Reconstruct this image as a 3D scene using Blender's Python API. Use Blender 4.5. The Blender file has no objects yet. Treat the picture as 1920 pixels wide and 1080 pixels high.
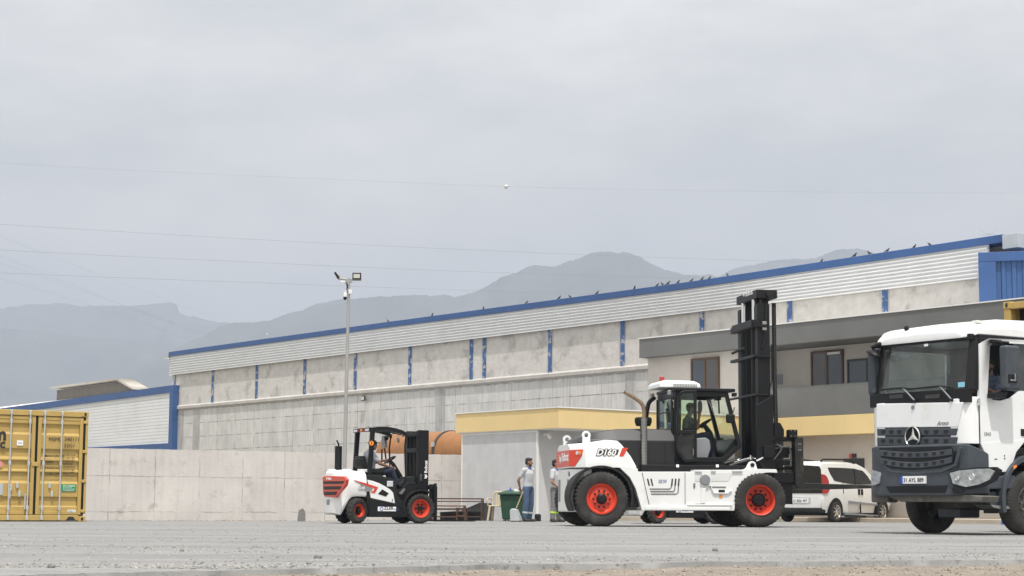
import bpy, bmesh, math, random
from mathutils import Vector, Matrix, noise
random.seed(7)
sc = bpy.context.scene
COL = sc.collection
R = math.radians
# ------------------------------------------------------------------ camera
FPX = 3390.0                       # focal length in pixels of a 1920 px wide picture
TILT = math.atan(409.4 / FPX)
ROLL = 0.00612
CAMH = 0.417
c_f = Vector((0, math.cos(TILT), math.sin(TILT)))
_r = Vector((1, 0, 0)); _u = Vector((0, -math.sin(TILT), math.cos(TILT)))
c_r = _r * math.cos(ROLL) + _u * math.sin(ROLL)
c_u = _u * math.cos(ROLL) - _r * math.sin(ROLL)
cam_d = bpy.data.cameras.new('camera'); cam = bpy.data.objects.new('camera', cam_d); COL.objects.link(cam)
cam_d.sensor_width = 36.0; cam_d.lens = FPX / 1920 * 36.0
cam_d.clip_start = 0.1; cam_d.clip_end = 40000
M3 = Matrix((c_r, c_u, -c_f)).transposed()
cam.matrix_world = Matrix.Translation((0, 0, CAMH)) @ M3.to_4x4()
sc.camera = cam
sc.render.engine = 'CYCLES'
sc.view_settings.view_transform = 'Standard'; sc.view_settings.look = 'None'
sc.view_settings.exposure = 0.0; sc.view_settings.gamma = 1.0
sc.cycles.use_denoising = True
sc.cycles.max_bounces = 8; sc.cycles.transparent_max_bounces = 16
sc.cycles.volume_bounces = 1
# ------------------------------------------------------------------ sky and sun
SUN_EL, SUN_DIR = R(66.5), Vector((0.039, -0.397, 0.915)).normalized()      # high noon sun behind the camera
wd = bpy.data.worlds.new('World'); sc.world = wd; wd.use_nodes = True
wn, wl = wd.node_tree.nodes, wd.node_tree.links
for n in list(wn): wn.remove(n)
wo = wn.new('ShaderNodeOutputWorld')
sky = wn.new('ShaderNodeTexSky'); sky.sky_type = 'NISHITA'; sky.sun_disc = False
sky.sun_elevation = SUN_EL; sky.sun_rotation = math.atan2(SUN_DIR.x, SUN_DIR.y)
sky.dust_density = 4.0; sky.altitude = 20
bg1 = wn.new('ShaderNodeBackground'); bg1.inputs[1].default_value = 0.1
wl.new(sky.outputs[0], bg1.inputs[0])
tc = wn.new('ShaderNodeTexCoord'); mp = wn.new('ShaderNodeMapping'); mp.inputs['Scale'].default_value = (2.6, 1.6, 7.0)
wl.new(tc.outputs['Generated'], mp.inputs[0])
nz = wn.new('ShaderNodeTexNoise'); nz.inputs['Scale'].default_value = 2.2; nz.inputs['Detail'].default_value = 5; nz.inputs['Roughness'].default_value = 0.55
wl.new(mp.outputs[0], nz.inputs['Vector'])
cr = wn.new('ShaderNodeValToRGB')
cr.color_ramp.elements[0].position = 0.34; cr.color_ramp.elements[0].color = (0.70, 0.71, 0.695, 1)
cr.color_ramp.elements[1].position = 0.66; cr.color_ramp.elements[1].color = (1.02, 1.0, 0.945, 1)
wl.new(nz.outputs[0], cr.inputs[0])
sxz = wn.new('ShaderNodeSeparateXYZ'); wl.new(tc.outputs['Generated'], sxz.inputs[0])
zr_ = wn.new('ShaderNodeMapRange'); zr_.inputs[1].default_value = .08; zr_.inputs[2].default_value = .95; zr_.inputs[3].default_value = 1.0; zr_.inputs[4].default_value = 1.9   # the veil is brightest overhead, round the sun
wl.new(sxz.outputs[2], zr_.inputs[0])
bg2 = wn.new('ShaderNodeBackground'); wl.new(cr.outputs[0], bg2.inputs[0]); wl.new(zr_.outputs[0], bg2.inputs[1])
mx = wn.new('ShaderNodeMixShader'); mx.inputs[0].default_value = 0.93                 # a thin closed veil of high cloud
wl.new(bg1.outputs[0], mx.inputs[1]); wl.new(bg2.outputs[0], mx.inputs[2]); wl.new(mx.outputs[0], wo.inputs[0])
sun_d = bpy.data.lights.new('sun', 'SUN'); sun_d.energy = 4.2; sun_d.angle = R(1.2); sun_d.color = (1.0, 0.965, 0.91)
sun = bpy.data.objects.new('sun', sun_d); COL.objects.link(sun)
sun.rotation_euler = (-SUN_DIR).to_track_quat('-Z', 'Y').to_euler()

# ------------------------------------------------------------------ helpers
def ray(px, py): return c_f + c_r * ((px - 960) / FPX) + c_u * ((540 - py) / FPX)
CAM = Vector((0, 0, CAMH))
def at(px, py, Y):
    d = ray(px, py); return CAM + d * (Y / d.y)
class Fr:
    """a local frame on the ground: origin on the view column px at distance Y, turned by yaw degrees"""
    def __init__(s, px, Y, yaw, py=960):
        p = at(px, py, Y); s.o = Vector((p.x, Y, 0)); a = R(yaw); s.yaw = a
        s.x = Vector((math.cos(a), math.sin(a), 0)); s.y = Vector((-math.sin(a), math.cos(a), 0))
    def s(s, px, py, yl=0.0):
        d = ray(px, py); q = CAM + d * ((yl - (CAM - s.o).dot(s.y)) / d.dot(s.y)) - s.o
        return (q.dot(s.x), q.z)
    def r(s, px, py, xl=0.0):
        d = ray(px, py); q = CAM + d * ((xl - (CAM - s.o).dot(s.x)) / d.dot(s.x)) - s.o
        return (q.dot(s.y), q.z)
    def W(s, x, y, z=0): return s.o + s.x * x + s.y * y + Vector((0, 0, z))
def tag(o, label=None, cat=None, group=None, kind=None):
    if label: o['label'] = label
    if cat: o['category'] = cat
    if group: o['group'] = group
    if kind: o['kind'] = kind
    return o
def empty(name, loc, yaw=0.0):
    o = bpy.data.objects.new(name, None); COL.objects.link(o); o.location = loc; o.rotation_euler = (0, 0, yaw); o.empty_display_size = .3
    return o
def thing(name, fr_or_loc, label, cat, group=None, yaw=0.0):
    if isinstance(fr_or_loc, Fr): o = empty(name, fr_or_loc.o, fr_or_loc.yaw)
    else: o = empty(name, fr_or_loc, yaw)
    return tag(o, label, cat, group)
def copy_tree(o, parent=None):
    c = o.copy(); COL.objects.link(c); c.parent = parent
    for ch in list(o.children): copy_tree(ch, c)
    return c
class MB:
    def __init__(s): s.v = []; s.f = []; s.m = []
    def add(s, vs, fs, mi=0):
        b = len(s.v); s.v += [tuple(v) for v in vs]
        for f in fs: s.f.append([b + i for i in f]); s.m.append(mi)
        return s
    def box(s, x0, x1, y0, y1, z0, z1, mi=0):
        return s.add([(x0,y0,z0),(x1,y0,z0),(x1,y1,z0),(x0,y1,z0),(x0,y0,z1),(x1,y0,z1),(x1,y1,z1),(x0,y1,z1)],
            [(0,3,2,1),(4,5,6,7),(0,1,5,4),(1,2,6,5),(2,3,7,6),(3,0,4,7)], mi)
    def ext(s, poly, ax, a, b, mi=0):
        """extrude a 2D polygon: ax='y' -> (x,z), ax='x' -> (y,z), ax='z' -> (x,y)"""
        def P(p, t): return {'y': (p[0], t, p[1]), 'x': (t, p[0], p[1]), 'z': (p[0], p[1], t)}[ax]
        n = len(poly); vs = [P(p, a) for p in poly] + [P(p, b) for p in poly]
        fs = [tuple(range(n))[::-1], tuple(range(n, 2 * n))] + [(i, (i + 1) % n, n + (i + 1) % n, n + i) for i in range(n)]
        return s.add(vs, fs, mi)
    def cyl(s, p, q, r, r2=None, n=16, mi=0, cap=True):
        p = Vector(p); q = Vector(q); r2 = r if r2 is None else r2
        d = (q - p).normalized(); a = d.orthogonal().normalized(); b = d.cross(a)
        vs = []
        for c, rr in ((p, r), (q, r2)):
            for i in range(n):
                t = 2 * math.pi * i / n; vs.append(c + a * (math.cos(t) * rr) + b * (math.sin(t) * rr))
        fs = [(i, (i + 1) % n, n + (i + 1) % n, n + i) for i in range(n)]
        if cap: fs += [tuple(range(n))[::-1], tuple(range(n, 2 * n))]
        return s.add(vs, fs, mi)
    def tube(s, pts, r, n=8, mi=0, sub=0, closed=False):
        pts = [Vector(p) for p in pts]
        rs = list(r) if isinstance(r, (list, tuple)) else [r] * len(pts)
        if sub:                                        # Catmull-Rom
            P = [pts[0] * 2 - pts[1]] + pts + [pts[-1] * 2 - pts[-2]]; Q = []; Rr = []
            for i in range(1, len(P) - 2):
                for k in range(sub):
                    t = k / sub
                    Q.append(.5 * ((2 * P[i]) + (P[i+1] - P[i-1]) * t + (2*P[i-1] - 5*P[i] + 4*P[i+1] - P[i+2]) * t*t + (3*P[i] - P[i-1] - 3*P[i+1] + P[i+2]) * t**3))
                    Rr.append(rs[i-1] * (1 - t) + rs[i] * t)
            Q.append(pts[-1]); Rr.append(rs[-1]); pts, rs = Q, Rr
        m = len(pts); prev = None; vs = []
        for i, p in enumerate(pts):
            if closed: d = (pts[(i + 1) % m] - pts[i - 1]).normalized()
            else: d = (pts[min(i + 1, m - 1)] - pts[max(i - 1, 0)]).normalized()
            if prev is None: a = d.orthogonal().normalized()
            else:
                a = prev - d * prev.dot(d); a = a.normalized() if a.length > 1e-6 else d.orthogonal().normalized()
            prev = a; b = d.cross(a)
            for k in range(n):
                t = 2 * math.pi * k / n; vs.append(p + a * (math.cos(t) * rs[i]) + b * (math.sin(t) * rs[i]))
        fs = []
        for i in range(m if closed else m - 1):
            j = (i + 1) % m
            fs += [(i*n+k, i*n+(k+1) % n, j*n+(k+1) % n, j*n+k) for k in range(n)]
        if not closed: fs += [tuple(range(n))[::-1], tuple(range((m-1)*n, m*n))]
        return s.add(vs, fs, mi)
    def lathe(s, prof, o, axis, n=32, mi=0, closed=False, caps=True):
        """prof: (radius, distance along axis); a list of material numbers may follow per segment"""
        o = Vector(o); d = Vector(axis).normalized(); a = d.orthogonal().normalized(); b = d.cross(a); m = len(prof); vs = []
        for r, h in prof:
            for k in range(n):
                t = 2 * math.pi * k / n; vs.append(o + d * h + a * (math.cos(t) * r) + b * (math.sin(t) * r))
        fs = []
        for i in range(m if closed else m - 1):
            j = (i + 1) % m; fs += [(i*n+k, i*n+(k+1) % n, j*n+(k+1) % n, j*n+k) for k in range(n)]
        if not closed and caps:
            if prof[0][0] > 1e-4: fs.append(tuple(range(n))[::-1])
            if prof[-1][0] > 1e-4: fs.append(tuple(range((m-1)*n, m*n)))
        return s.add(vs, fs, mi)
    def ell(s, c, r, rot=None, n=16, m=10, mi=0):
        c = Vector(c); r = (r, r, r) if isinstance(r, (int, float)) else r; vs = []; fs = []
        for i in range(m + 1):
            ph = math.pi * i / m - math.pi / 2
            for k in range(n):
                t = 2 * math.pi * k / n; p = Vector((math.cos(ph) * math.cos(t) * r[0], math.cos(ph) * math.sin(t) * r[1], math.sin(ph) * r[2]))
                if rot is not None: p = rot @ p
                vs.append(c + p)
        for i in range(m): fs += [(i*n+k, i*n+(k+1) % n, (i+1)*n+(k+1) % n, (i+1)*n+k) for k in range(n)]
        return s.add(vs, fs, mi)
    def cap(s, p, q, r1, r2, n=14):                     # tapered capsule
        s.cyl(p, q, r1, r2, n=n); s.ell(p, r1, n=n, m=8); s.ell(q, r2, n=n, m=8); return s
    def loft(s, rings, mi=0, cap=True):
        n = len(rings[0]); vs = [p for r in rings for p in r]; fs = []
        for i in range(len(rings) - 1): fs += [(i*n+k, i*n+(k+1) % n, (i+1)*n+(k+1) % n, (i+1)*n+k) for k in range(n)]
        if cap: fs += [tuple(range(n))[::-1], tuple(range((len(rings)-1)*n, len(rings)*n))]
        return s.add(vs, fs, mi)
    def plan(s, poly, zb, zt, mi=0):
        """solid over a plan polygon; zb and zt may be functions of (x, y)"""
        fb = zb if callable(zb) else (lambda x, y: zb); ft = zt if callable(zt) else (lambda x, y: zt)
        n = len(poly); vs = [(x, y, fb(x, y)) for x, y in poly] + [(x, y, ft(x, y)) for x, y in poly]
        fs = [tuple(range(n))[::-1], tuple(range(n, 2*n))] + [(i, (i+1) % n, n+(i+1) % n, n+i) for i in range(n)]
        return s.add(vs, fs, mi)
    def quad(s, a, b, c, d, mi=0): return s.add([a, b, c, d], [(0, 1, 2, 3)], mi)
    def each(s, name, mats, parent=None, **kw):
        """links every loose piece as an object of its own"""
        up = list(range(len(s.v)))
        def find(i):
            while up[i] != i: up[i] = up[up[i]]; i = up[i]
            return i
        for f in s.f:
            for i in f[1:]: up[find(i)] = find(f[0])
        groups = {}
        for f, m in zip(s.f, s.m): groups.setdefault(find(f[0]), []).append((f, m))
        out = []
        for fs in groups.values():
            ids = sorted({i for f, m in fs for i in f}); mp_ = {i: k for k, i in enumerate(ids)}; b = MB()
            b.v = [s.v[i] for i in ids]; b.f = [[mp_[i] for i in f] for f, m in fs]; b.m = [m for f, m in fs]
            out.append(b.build(name, mats, parent, **kw))
        return out
    def build(s, name, mats, parent=None, bevel=0.0, seg=2, smooth=True, ang=35, remesh=0, subs=0):
        me = bpy.data.meshes.new(name); me.from_pydata(s.v, [], s.f)
        mats = mats if isinstance(mats, (list, tuple)) else [mats]
        for m in mats: me.materials.append(m)
        me.polygons.foreach_set('material_index', s.m)
        bm = bmesh.new(); bm.from_mesh(me); bmesh.ops.remove_doubles(bm, verts=bm.verts, dist=1e-5)
        bmesh.ops.recalc_face_normals(bm, faces=bm.faces); bm.to_mesh(me); bm.free()
        o = bpy.data.objects.new(name, me); COL.objects.link(o); o.parent = parent
        if smooth:
            me.shade_smooth()
            if not bevel and not remesh: me.set_sharp_from_angle(angle=R(ang))
        if remesh:
            md = o.modifiers.new('Remesh', 'REMESH'); md.mode = 'VOXEL'; md.voxel_size = remesh; md.use_smooth_shade = True
            sm = o.modifiers.new('Smooth', 'SMOOTH'); sm.iterations = 4; sm.factor = .5
        if bevel:
            md = o.modifiers.new('Bevel', 'BEVEL'); md.width = bevel; md.segments = seg; md.limit_method = 'ANGLE'; md.angle_limit = R(32); md.harden_normals = True
        if subs:
            md = o.modifiers.new('Subdivision', 'SUBSURF'); md.levels = subs; md.render_levels = subs
        return o
def txt(parent, name, s, o, xd, yd, size, m, bold=0.0, shear=0.0, align='LEFT', extr=0.0015):
    cu = bpy.data.curves.new(name, 'FONT'); cu.body = s; cu.size = size; cu.offset = bold * size; cu.shear = shear; cu.align_x = align; cu.extrude = extr; cu.resolution_u = 3
    t = bpy.data.objects.new(name, cu); COL.objects.link(t)
    dg = bpy.context.evaluated_depsgraph_get(); me = bpy.data.meshes.new_from_object(t.evaluated_get(dg))
    bpy.data.objects.remove(t); bpy.data.curves.remove(cu)
    xd = Vector(xd).normalized(); yd = Vector(yd).normalized(); zd = xd.cross(yd).normalized()
    me.transform(Matrix.Translation(Vector(o)) @ Matrix((xd, yd, zd)).transposed().to_4x4())
    me.materials.clear(); me.materials.append(m); me.name = name
    ob = bpy.data.objects.new(name, me); COL.objects.link(ob); ob.parent = parent
    return ob
# ------------------------------------------------------------------ materials
MATS = {}
def mat(name, col, rough=.6, metal=0.0, var=.12, scale=2.0, bump=0.0, bscale=40.0, coat=0.0, stain=None, streak=0.0, spec=.5, emit=None, stscale=1.3, stlo=.52, sthi=.72):
    """procedural surface: base colour, broad mottling, optional stains of another colour, streaks and bump"""
    m = bpy.data.materials.new(name); m.use_nodes = True; nt = m.node_tree; N, L = nt.nodes, nt.links
    p = N['Principled BSDF']; p.inputs['Roughness'].default_value = rough; p.inputs['Metallic'].default_value = metal
    p.inputs['Coat Weight'].default_value = coat; p.inputs['Specular IOR Level'].default_value = spec
    tcn = N.new('ShaderNodeTexCoord'); co = tcn.outputs['Object']
    n1 = N.new('ShaderNodeTexNoise'); n1.inputs['Scale'].default_value = scale; n1.inputs['Detail'].default_value = 6; n1.inputs['Roughness'].default_value = .6
    L.new(co, n1.inputs['Vector'])
    mr = N.new('ShaderNodeMapRange'); mr.inputs[1].default_value = .3; mr.inputs[2].default_value = .7; mr.inputs[3].default_value = 1 - var; mr.inputs[4].default_value = 1 + var
    L.new(n1.outputs[0], mr.inputs[0])
    v = N.new('ShaderNodeMix'); v.data_type = 'RGBA'; v.blend_type = 'MULTIPLY'; v.inputs[0].default_value = 1
    v.inputs[6].default_value = (*col, 1); L.new(mr.outputs[0], v.inputs[7]); out = v.outputs[2]
    if streak:
        mpn = N.new('ShaderNodeMapping'); mpn.inputs['Scale'].default_value = (5, 5, .35); L.new(co, mpn.inputs[0])
        n2 = N.new('ShaderNodeTexNoise'); n2.inputs['Scale'].default_value = 1.6; n2.inputs['Detail'].default_value = 5; L.new(mpn.outputs[0], n2.inputs['Vector'])
        m2 = N.new('ShaderNodeMapRange'); m2.inputs[1].default_value = .45; m2.inputs[2].default_value = .75; m2.inputs[3].default_value = 1; m2.inputs[4].default_value = 1 - streak
        L.new(n2.outputs[0], m2.inputs[0])
        x = N.new('ShaderNodeMix'); x.data_type = 'RGBA'; x.blend_type = 'MULTIPLY'; x.inputs[0].default_value = 1
        L.new(out, x.inputs[6]); L.new(m2.outputs[0], x.inputs[7]); out = x.outputs[2]
    if stain:
        n3 = N.new('ShaderNodeTexNoise'); n3.inputs['Scale'].default_value = stscale; n3.inputs['Detail'].default_value = 8; n3.inputs['Roughness'].default_value = .65; L.new(co, n3.inputs['Vector'])
        m3 = N.new('ShaderNodeMapRange'); m3.inputs[1].default_value = stlo; m3.inputs[2].default_value = sthi; L.new(n3.outputs[0], m3.inputs[0])
        x = N.new('ShaderNodeMix'); x.data_type = 'RGBA'; L.new(m3.outputs[0], x.inputs[0]); L.new(out, x.inputs[6]); x.inputs[7].default_value = (*stain, 1); out = x.outputs[2]
    L.new(out, p.inputs['Base Color'])
    if bump:
        n4 = N.new('ShaderNodeTexNoise'); n4.inputs['Scale'].default_value = bscale; n4.inputs['Detail'].default_value = 6; L.new(co, n4.inputs['Vector'])
        b = N.new('ShaderNodeBump'); b.inputs['Strength'].default_value = bump; b.inputs['Distance'].default_value = .02; L.new(n4.outputs[0], b.inputs['Height']); L.new(b.outputs[0], p.inputs['Normal'])
    if emit: p.inputs['Emission Color'].default_value = (*emit[:3], 1); p.inputs['Emission Strength'].default_value = emit[3]
    MATS[name] = m
    return m
def glass(name, tint, dust_sheen=.10, rough=.02):
    """thin pane: tinted see-through plus fresnel reflection"""
    m = bpy.data.materials.new(name); m.use_nodes = True; N, L = m.node_tree.nodes, m.node_tree.links
    for n in list(N):
        if n.type != 'OUTPUT_MATERIAL': N.remove(n)
    o = N['Material Output']
    t = N.new('ShaderNodeBsdfTransparent'); t.inputs[0].default_value = (*tint, 1)
    g = N.new('ShaderNodeBsdfGlossy'); g.inputs['Roughness'].default_value = rough; g.inputs[0].default_value = (.95, .97, 1, 1)
    lw = N.new('ShaderNodeFresnel'); ge = N.new('ShaderNodeNewGeometry'); io = N.new('ShaderNodeMath'); io.operation = 'MULTIPLY_ADD'; io.inputs[1].default_value = 1 / 1.45 - 1.45; io.inputs[2].default_value = 1.45
    L.new(ge.outputs['Backfacing'], io.inputs[0]); L.new(io.outputs[0], lw.inputs[0])
    tcn = N.new('ShaderNodeTexCoord'); n1 = N.new('ShaderNodeTexNoise'); n1.inputs['Scale'].default_value = 3.0; n1.inputs['Detail'].default_value = 6; L.new(tcn.outputs['Object'], n1.inputs['Vector'])
    d = N.new('ShaderNodeBsdfDiffuse'); d.inputs[0].default_value = (.5, .49, .46, 1)
    mr = N.new('ShaderNodeMapRange'); mr.inputs[1].default_value = .4; mr.inputs[2].default_value = .8; mr.inputs[3].default_value = dust_sheen * .3; mr.inputs[4].default_value = dust_sheen; L.new(n1.outputs[0], mr.inputs[0])  # patchy dust film; its even floor stands in for pale reflections
    a = N.new('ShaderNodeMixShader'); L.new(lw.outputs[0], a.inputs[0]); L.new(t.outputs[0], a.inputs[1]); L.new(g.outputs[0], a.inputs[2])
    b = N.new('ShaderNodeMixShader'); L.new(mr.outputs[0], b.inputs[0]); L.new(a.outputs[0], b.inputs[1]); L.new(d.outputs[0], b.inputs[2])
    L.new(b.outputs[0], o.inputs[0]); MATS[name] = m
    return m
def joints(m, w, h, ox=0.0, oz=0.0, dark=.45, lw=.022, ax=0, wob=.05, panelvar=.10):
    """adds formwork joint lines on a (length, height) lattice and a tone per panel to a mat() surface"""
    N, L = m.node_tree.nodes, m.node_tree.links; p = N['Principled BSDF']; src = p.inputs['Base Color'].links[0].from_socket
    tcn = N.new('ShaderNodeTexCoord'); sx = N.new('ShaderNodeSeparateXYZ'); L.new(tcn.outputs['Object'], sx.inputs[0])
    n0 = N.new('ShaderNodeTexNoise'); n0.inputs['Scale'].default_value = 3; n0.inputs['Detail'].default_value = 3; L.new(tcn.outputs['Object'], n0.inputs['Vector'])
    def ma(op, a, b=None, c=None):
        q = N.new('ShaderNodeMath'); q.operation = op
        for i, t in enumerate((a, b, c)):
            if t is None: continue
            if isinstance(t, (int, float)): q.inputs[i].default_value = t
            else: L.new(t, q.inputs[i])
        return q.outputs[0]
    wo_ = ma('MULTIPLY_ADD', n0.outputs[0], wob, -wob / 2)
    U = ma('DIVIDE', ma('ADD', ma('ADD', sx.outputs[ax], ox), wo_), w); V = ma('DIVIDE', ma('ADD', ma('ADD', sx.outputs[2], oz), wo_), h)
    def line(t, per, k): return ma('LESS_THAN', ma('MULTIPLY', ma('ABSOLUTE', ma('SUBTRACT', ma('FRACT', t), .5)), per), k)
    l1 = line(U, w, lw); l2 = line(V, h, lw)
    # broken, uneven lines
    n1 = N.new('ShaderNodeTexNoise'); n1.inputs['Scale'].default_value = 2.2; n1.inputs['Detail'].default_value = 5; L.new(tcn.outputs['Object'], n1.inputs['Vector'])
    br = N.new('ShaderNodeMapRange'); br.inputs[1].default_value = .36; br.inputs[2].default_value = .62; L.new(n1.outputs[0], br.inputs[0])
    k = ma('MULTIPLY', ma('MAXIMUM', l1, l2), br.outputs[0])
    cb = N.new('ShaderNodeCombineXYZ'); L.new(ma('FLOOR', ma('ADD', U, .5)), cb.inputs[0]); L.new(ma('FLOOR', ma('ADD', V, .5)), cb.inputs[1])
    wn_ = N.new('ShaderNodeTexWhiteNoise'); L.new(cb.outputs[0], wn_.inputs['Vector'])
    pv = ma('MULTIPLY_ADD', wn_.outputs['Value'], panelvar, 1 - panelvar / 2)
    x = N.new('ShaderNodeMix'); x.data_type = 'RGBA'; x.blend_type = 'MULTIPLY'; x.inputs[0].default_value = 1; L.new(src, x.inputs[6]); L.new(pv, x.inputs[7])
    y = N.new('ShaderNodeMix'); y.data_type = 'RGBA'; y.blend_type = 'MULTIPLY'; L.new(k, y.inputs[0]); L.new(x.outputs[2], y.inputs[6]); y.inputs[7].default_value = (dark, dark, dark * .98, 1)
    L.new(y.outputs[2], p.inputs['Base Color'])
    return m
white = mat('white_paint', (.76, .77, .77), .32, var=.03, coat=.25, stain=(.66, .655, .63), stscale=1.1, stlo=.55, sthi=.85)
truckw = mat('truck_white_paint', (.78, .79, .80), .3, var=.03, coat=.3, stain=(.62, .60, .56), stscale=1.7, stlo=.56, sthi=.82)
black = mat('black_paint', (.0075, .008, .0095), .45, var=.25, stain=(.02, .0195, .019), stscale=2.5, stlo=.58, sthi=.95, spec=.28)
hoodgrey = mat('dark_grey_paint', (.014, .014, .016), .42, var=.12)
plastic = mat('black_plastic', (.012, .013, .014), .6, var=.2, bump=.05, spec=.3, stain=(.035, .033, .031), stscale=2, stlo=.55, sthi=.9)
red = mat('orange_red_paint', (.62, .052, .025), .38, var=.06, coat=.2)
rimred = mat('orange_red_rim', (.66, .055, .022), .4, var=.08, stain=(.40, .06, .035), stscale=3, stlo=.56, sthi=.85)
rubber = mat('tyre_rubber', (.022, .021, .020), .82, var=.25, scale=5, bump=.15, stain=(.085, .080, .072), stscale=2.2, stlo=.5, sthi=.85)
steel = mat('bare_steel', (.36, .36, .35), .38, metal=.9, var=.12)
bronze = mat('heat_tinted_steel', (.34, .25, .17), .3, metal=.95, var=.2, scale=4)
chrome = mat('chrome', (.75, .75, .74), .12, metal=1.0, var=.03)
greyp = mat('grey_plastic', (.22, .23, .25), .5, var=.08)
dirtm = mat('dirty_steel', (.10, .095, .085), .75, var=.3, bump=.1, stain=(.20, .18, .15), stscale=3)
amber = mat('amber_lens', (.85, .25, .03), .25, var=.05, coat=.5)
redlens = mat('red_lens', (.35, .02, .02), .2, var=.05, coat=.5)
whitelens = mat('clear_lens', (.62, .64, .66), .15, var=.1, coat=.5)
paper = mat('white_sticker', (.80, .80, .82), .5, var=.02)
ink = mat('black_ink', (.02, .02, .025), .6, var=.05)
inkblue = mat('blue_ink', (.05, .08, .32), .6, var=.05)
whiteink = mat('white_lettering', (.82, .82, .82), .5, var=.02)
glass_d = glass('tinted_glass', (.30, .34, .34))
glass_g = glass('green_glass', (.84, .95, .85), dust_sheen=.05)
glass_c = glass('clear_glass', (.80, .86, .86))
glass_k = glass('dark_glass', (.10, .11, .115))
# ================================================================== SETTING: ground, yard, hills, haze
def sst(a, b, t):
    t = min(1, max(0, (t - a) / (b - a))); return t * t * (3 - 2 * t)
def nz3(x, y, z=0.0, s=1.0): return noise.noise(Vector((x * s, y * s, z)))
def yard_z(x, y): return -.085 * sst(-1.5, -6, x) * sst(46, 54, y) + .006 * nz3(x, y, 1.3, .35)
def edge_y(x):
    e = 13.75 + (.43 * x if x > 0 else 1.02 * x * .92)
    return max(8.5, e) + .28 * nz3(x, 0, 4.2, .9) + .10 * nz3(x, 0, 9.1, 3.7) + .05 * nz3(x, 0, 2.1, 11)
asphalt = mat('dusty_asphalt', (.25, .248, .245), .92, var=.08, scale=1.2, bump=.2, bscale=90, stain=(.225, .224, .222), stscale=.9, stlo=.5, sthi=.72, spec=.2)
def yard_bands(m):
    N, L = m.node_tree.nodes, m.node_tree.links; p = N['Principled BSDF']; src = p.inputs['Base Color'].links[0].from_socket
    tcn = N.new('ShaderNodeTexCoord'); last = src
    for sc_, rot, lo, hi, mul in (((.05, .9, 1), .04, .44, .64, (.85, .85, .86)), ((.09, 1.7, 1), -.05, .50, .62, (1.16, 1.155, 1.14)), ((.3, 3.2, 1), .02, .52, .66, (.84, .84, .84)), ((9, 9, 9), 0, .60, .68, (.62, .62, .63)), ((26, 26, 26), 0, .58, .68, (.62, .62, .63))):
        mpn = N.new('ShaderNodeMapping'); mpn.inputs['Scale'].default_value = sc_; mpn.inputs['Rotation'].default_value = (0, 0, rot); L.new(tcn.outputs['Object'], mpn.inputs[0])
        n = N.new('ShaderNodeTexNoise'); n.inputs['Scale'].default_value = 1; n.inputs['Detail'].default_value = 5; n.inputs['Roughness'].default_value = .6; L.new(mpn.outputs[0], n.inputs['Vector'])
        mr = N.new('ShaderNodeMapRange'); mr.inputs[1].default_value = lo; mr.inputs[2].default_value = hi; L.new(n.outputs[0], mr.inputs[0])
        x = N.new('ShaderNodeMix'); x.data_type = 'RGBA'; x.blend_type = 'MULTIPLY'; L.new(mr.outputs[0], x.inputs[0]); L.new(last, x.inputs[6]); x.inputs[7].default_value = (*mul, 1); last = x.outputs[2]
    L.new(last, p.inputs['Base Color'])
yard_bands(asphalt)
dirt = mat('dry_dirt', (.245, .212, .178), .95, var=.22, scale=2.2, bump=.8, bscale=30, stain=(.18, .162, .142), stscale=3, stlo=.5, sthi=.7, spec=.15)
terrain = mat('dry_terrain', (.20, .18, .13), .95, var=.3, scale=.01)
def sheet(name, xs, ys, zf, m, yf=None):
    b = MB(); nx = len(xs)
    vs = []
    for y in ys:
        for x in xs:
            Y = yf(x, y) if yf else y; vs.append((x, Y, zf(x, Y)))
    fs = [(j*nx+i, j*nx+i+1, (j+1)*nx+i+1, (j+1)*nx+i) for j in range(len(ys)-1) for i in range(nx-1)]
    b.add(vs, fs); o = b.build(name, m); tag(o, kind='structure'); return o
sheet('ground', [-9000, -2000, -300, -60, -20, 0, 20, 60, 300, 2000, 9000], [-60, 0, 8, 17, 22, 90, 400, 3000, 9000], lambda x, y: -.11 if y < 18 else -.5, terrain)
xs = [-8 + .07 * i for i in range(int(18 / .07))]; ysd = [8.5 + .075 * i for i in range(int(10.5 / .075))]
def dz(x, y): return -.052 + .022 * nz3(x, y, .5, .8) + .014 * nz3(x, y, 3.3, 3.1) + .008 * nz3(x, y, 7.3, 9) - .03 * sst(1.2, 0, edge_y(x) - y) * 0
sheet('dirt_path', xs, ysd, lambda x, y: min(dz(x, y), yard_z(x, y) - .02 if y > edge_y(x) + .3 else 9), dirt)
xs = [-60, -48, -38, -30, -24, -18, -14, -10] + [-8 + .06 * i for i in range(int(18 / .06))] + [10.5, 12, 14, 17, 20, 25, 32, 40, 50]
ts = [0, 0, .004, .01] + [(i / 44) ** 2 for i in range(5, 45)]
def yy(x, t):
    e = edge_y(x); return e - .035 * 0 + (88 - e) * t
b = MB(); nx = len(xs); vs = []
for j, t in enumerate(ts):
    for x in xs:
        Y = yy(x, t); z = yard_z(x, Y)
        if j == 0: Y -= .05 + .03 * nz3(x, 0, 5, 6); z = -.12
        elif j == 1: z -= .012 + .008 * nz3(x, 1, 5, 9)
        vs.append((x, Y, z))
b.add(vs, [(j*nx+i, j*nx+i+1, (j+1)*nx+i+1, (j+1)*nx+i) for j in range(len(ts)-1) for i in range(nx-1)])
tag(b.build('yard', asphalt, ang=60), kind='structure')
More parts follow.
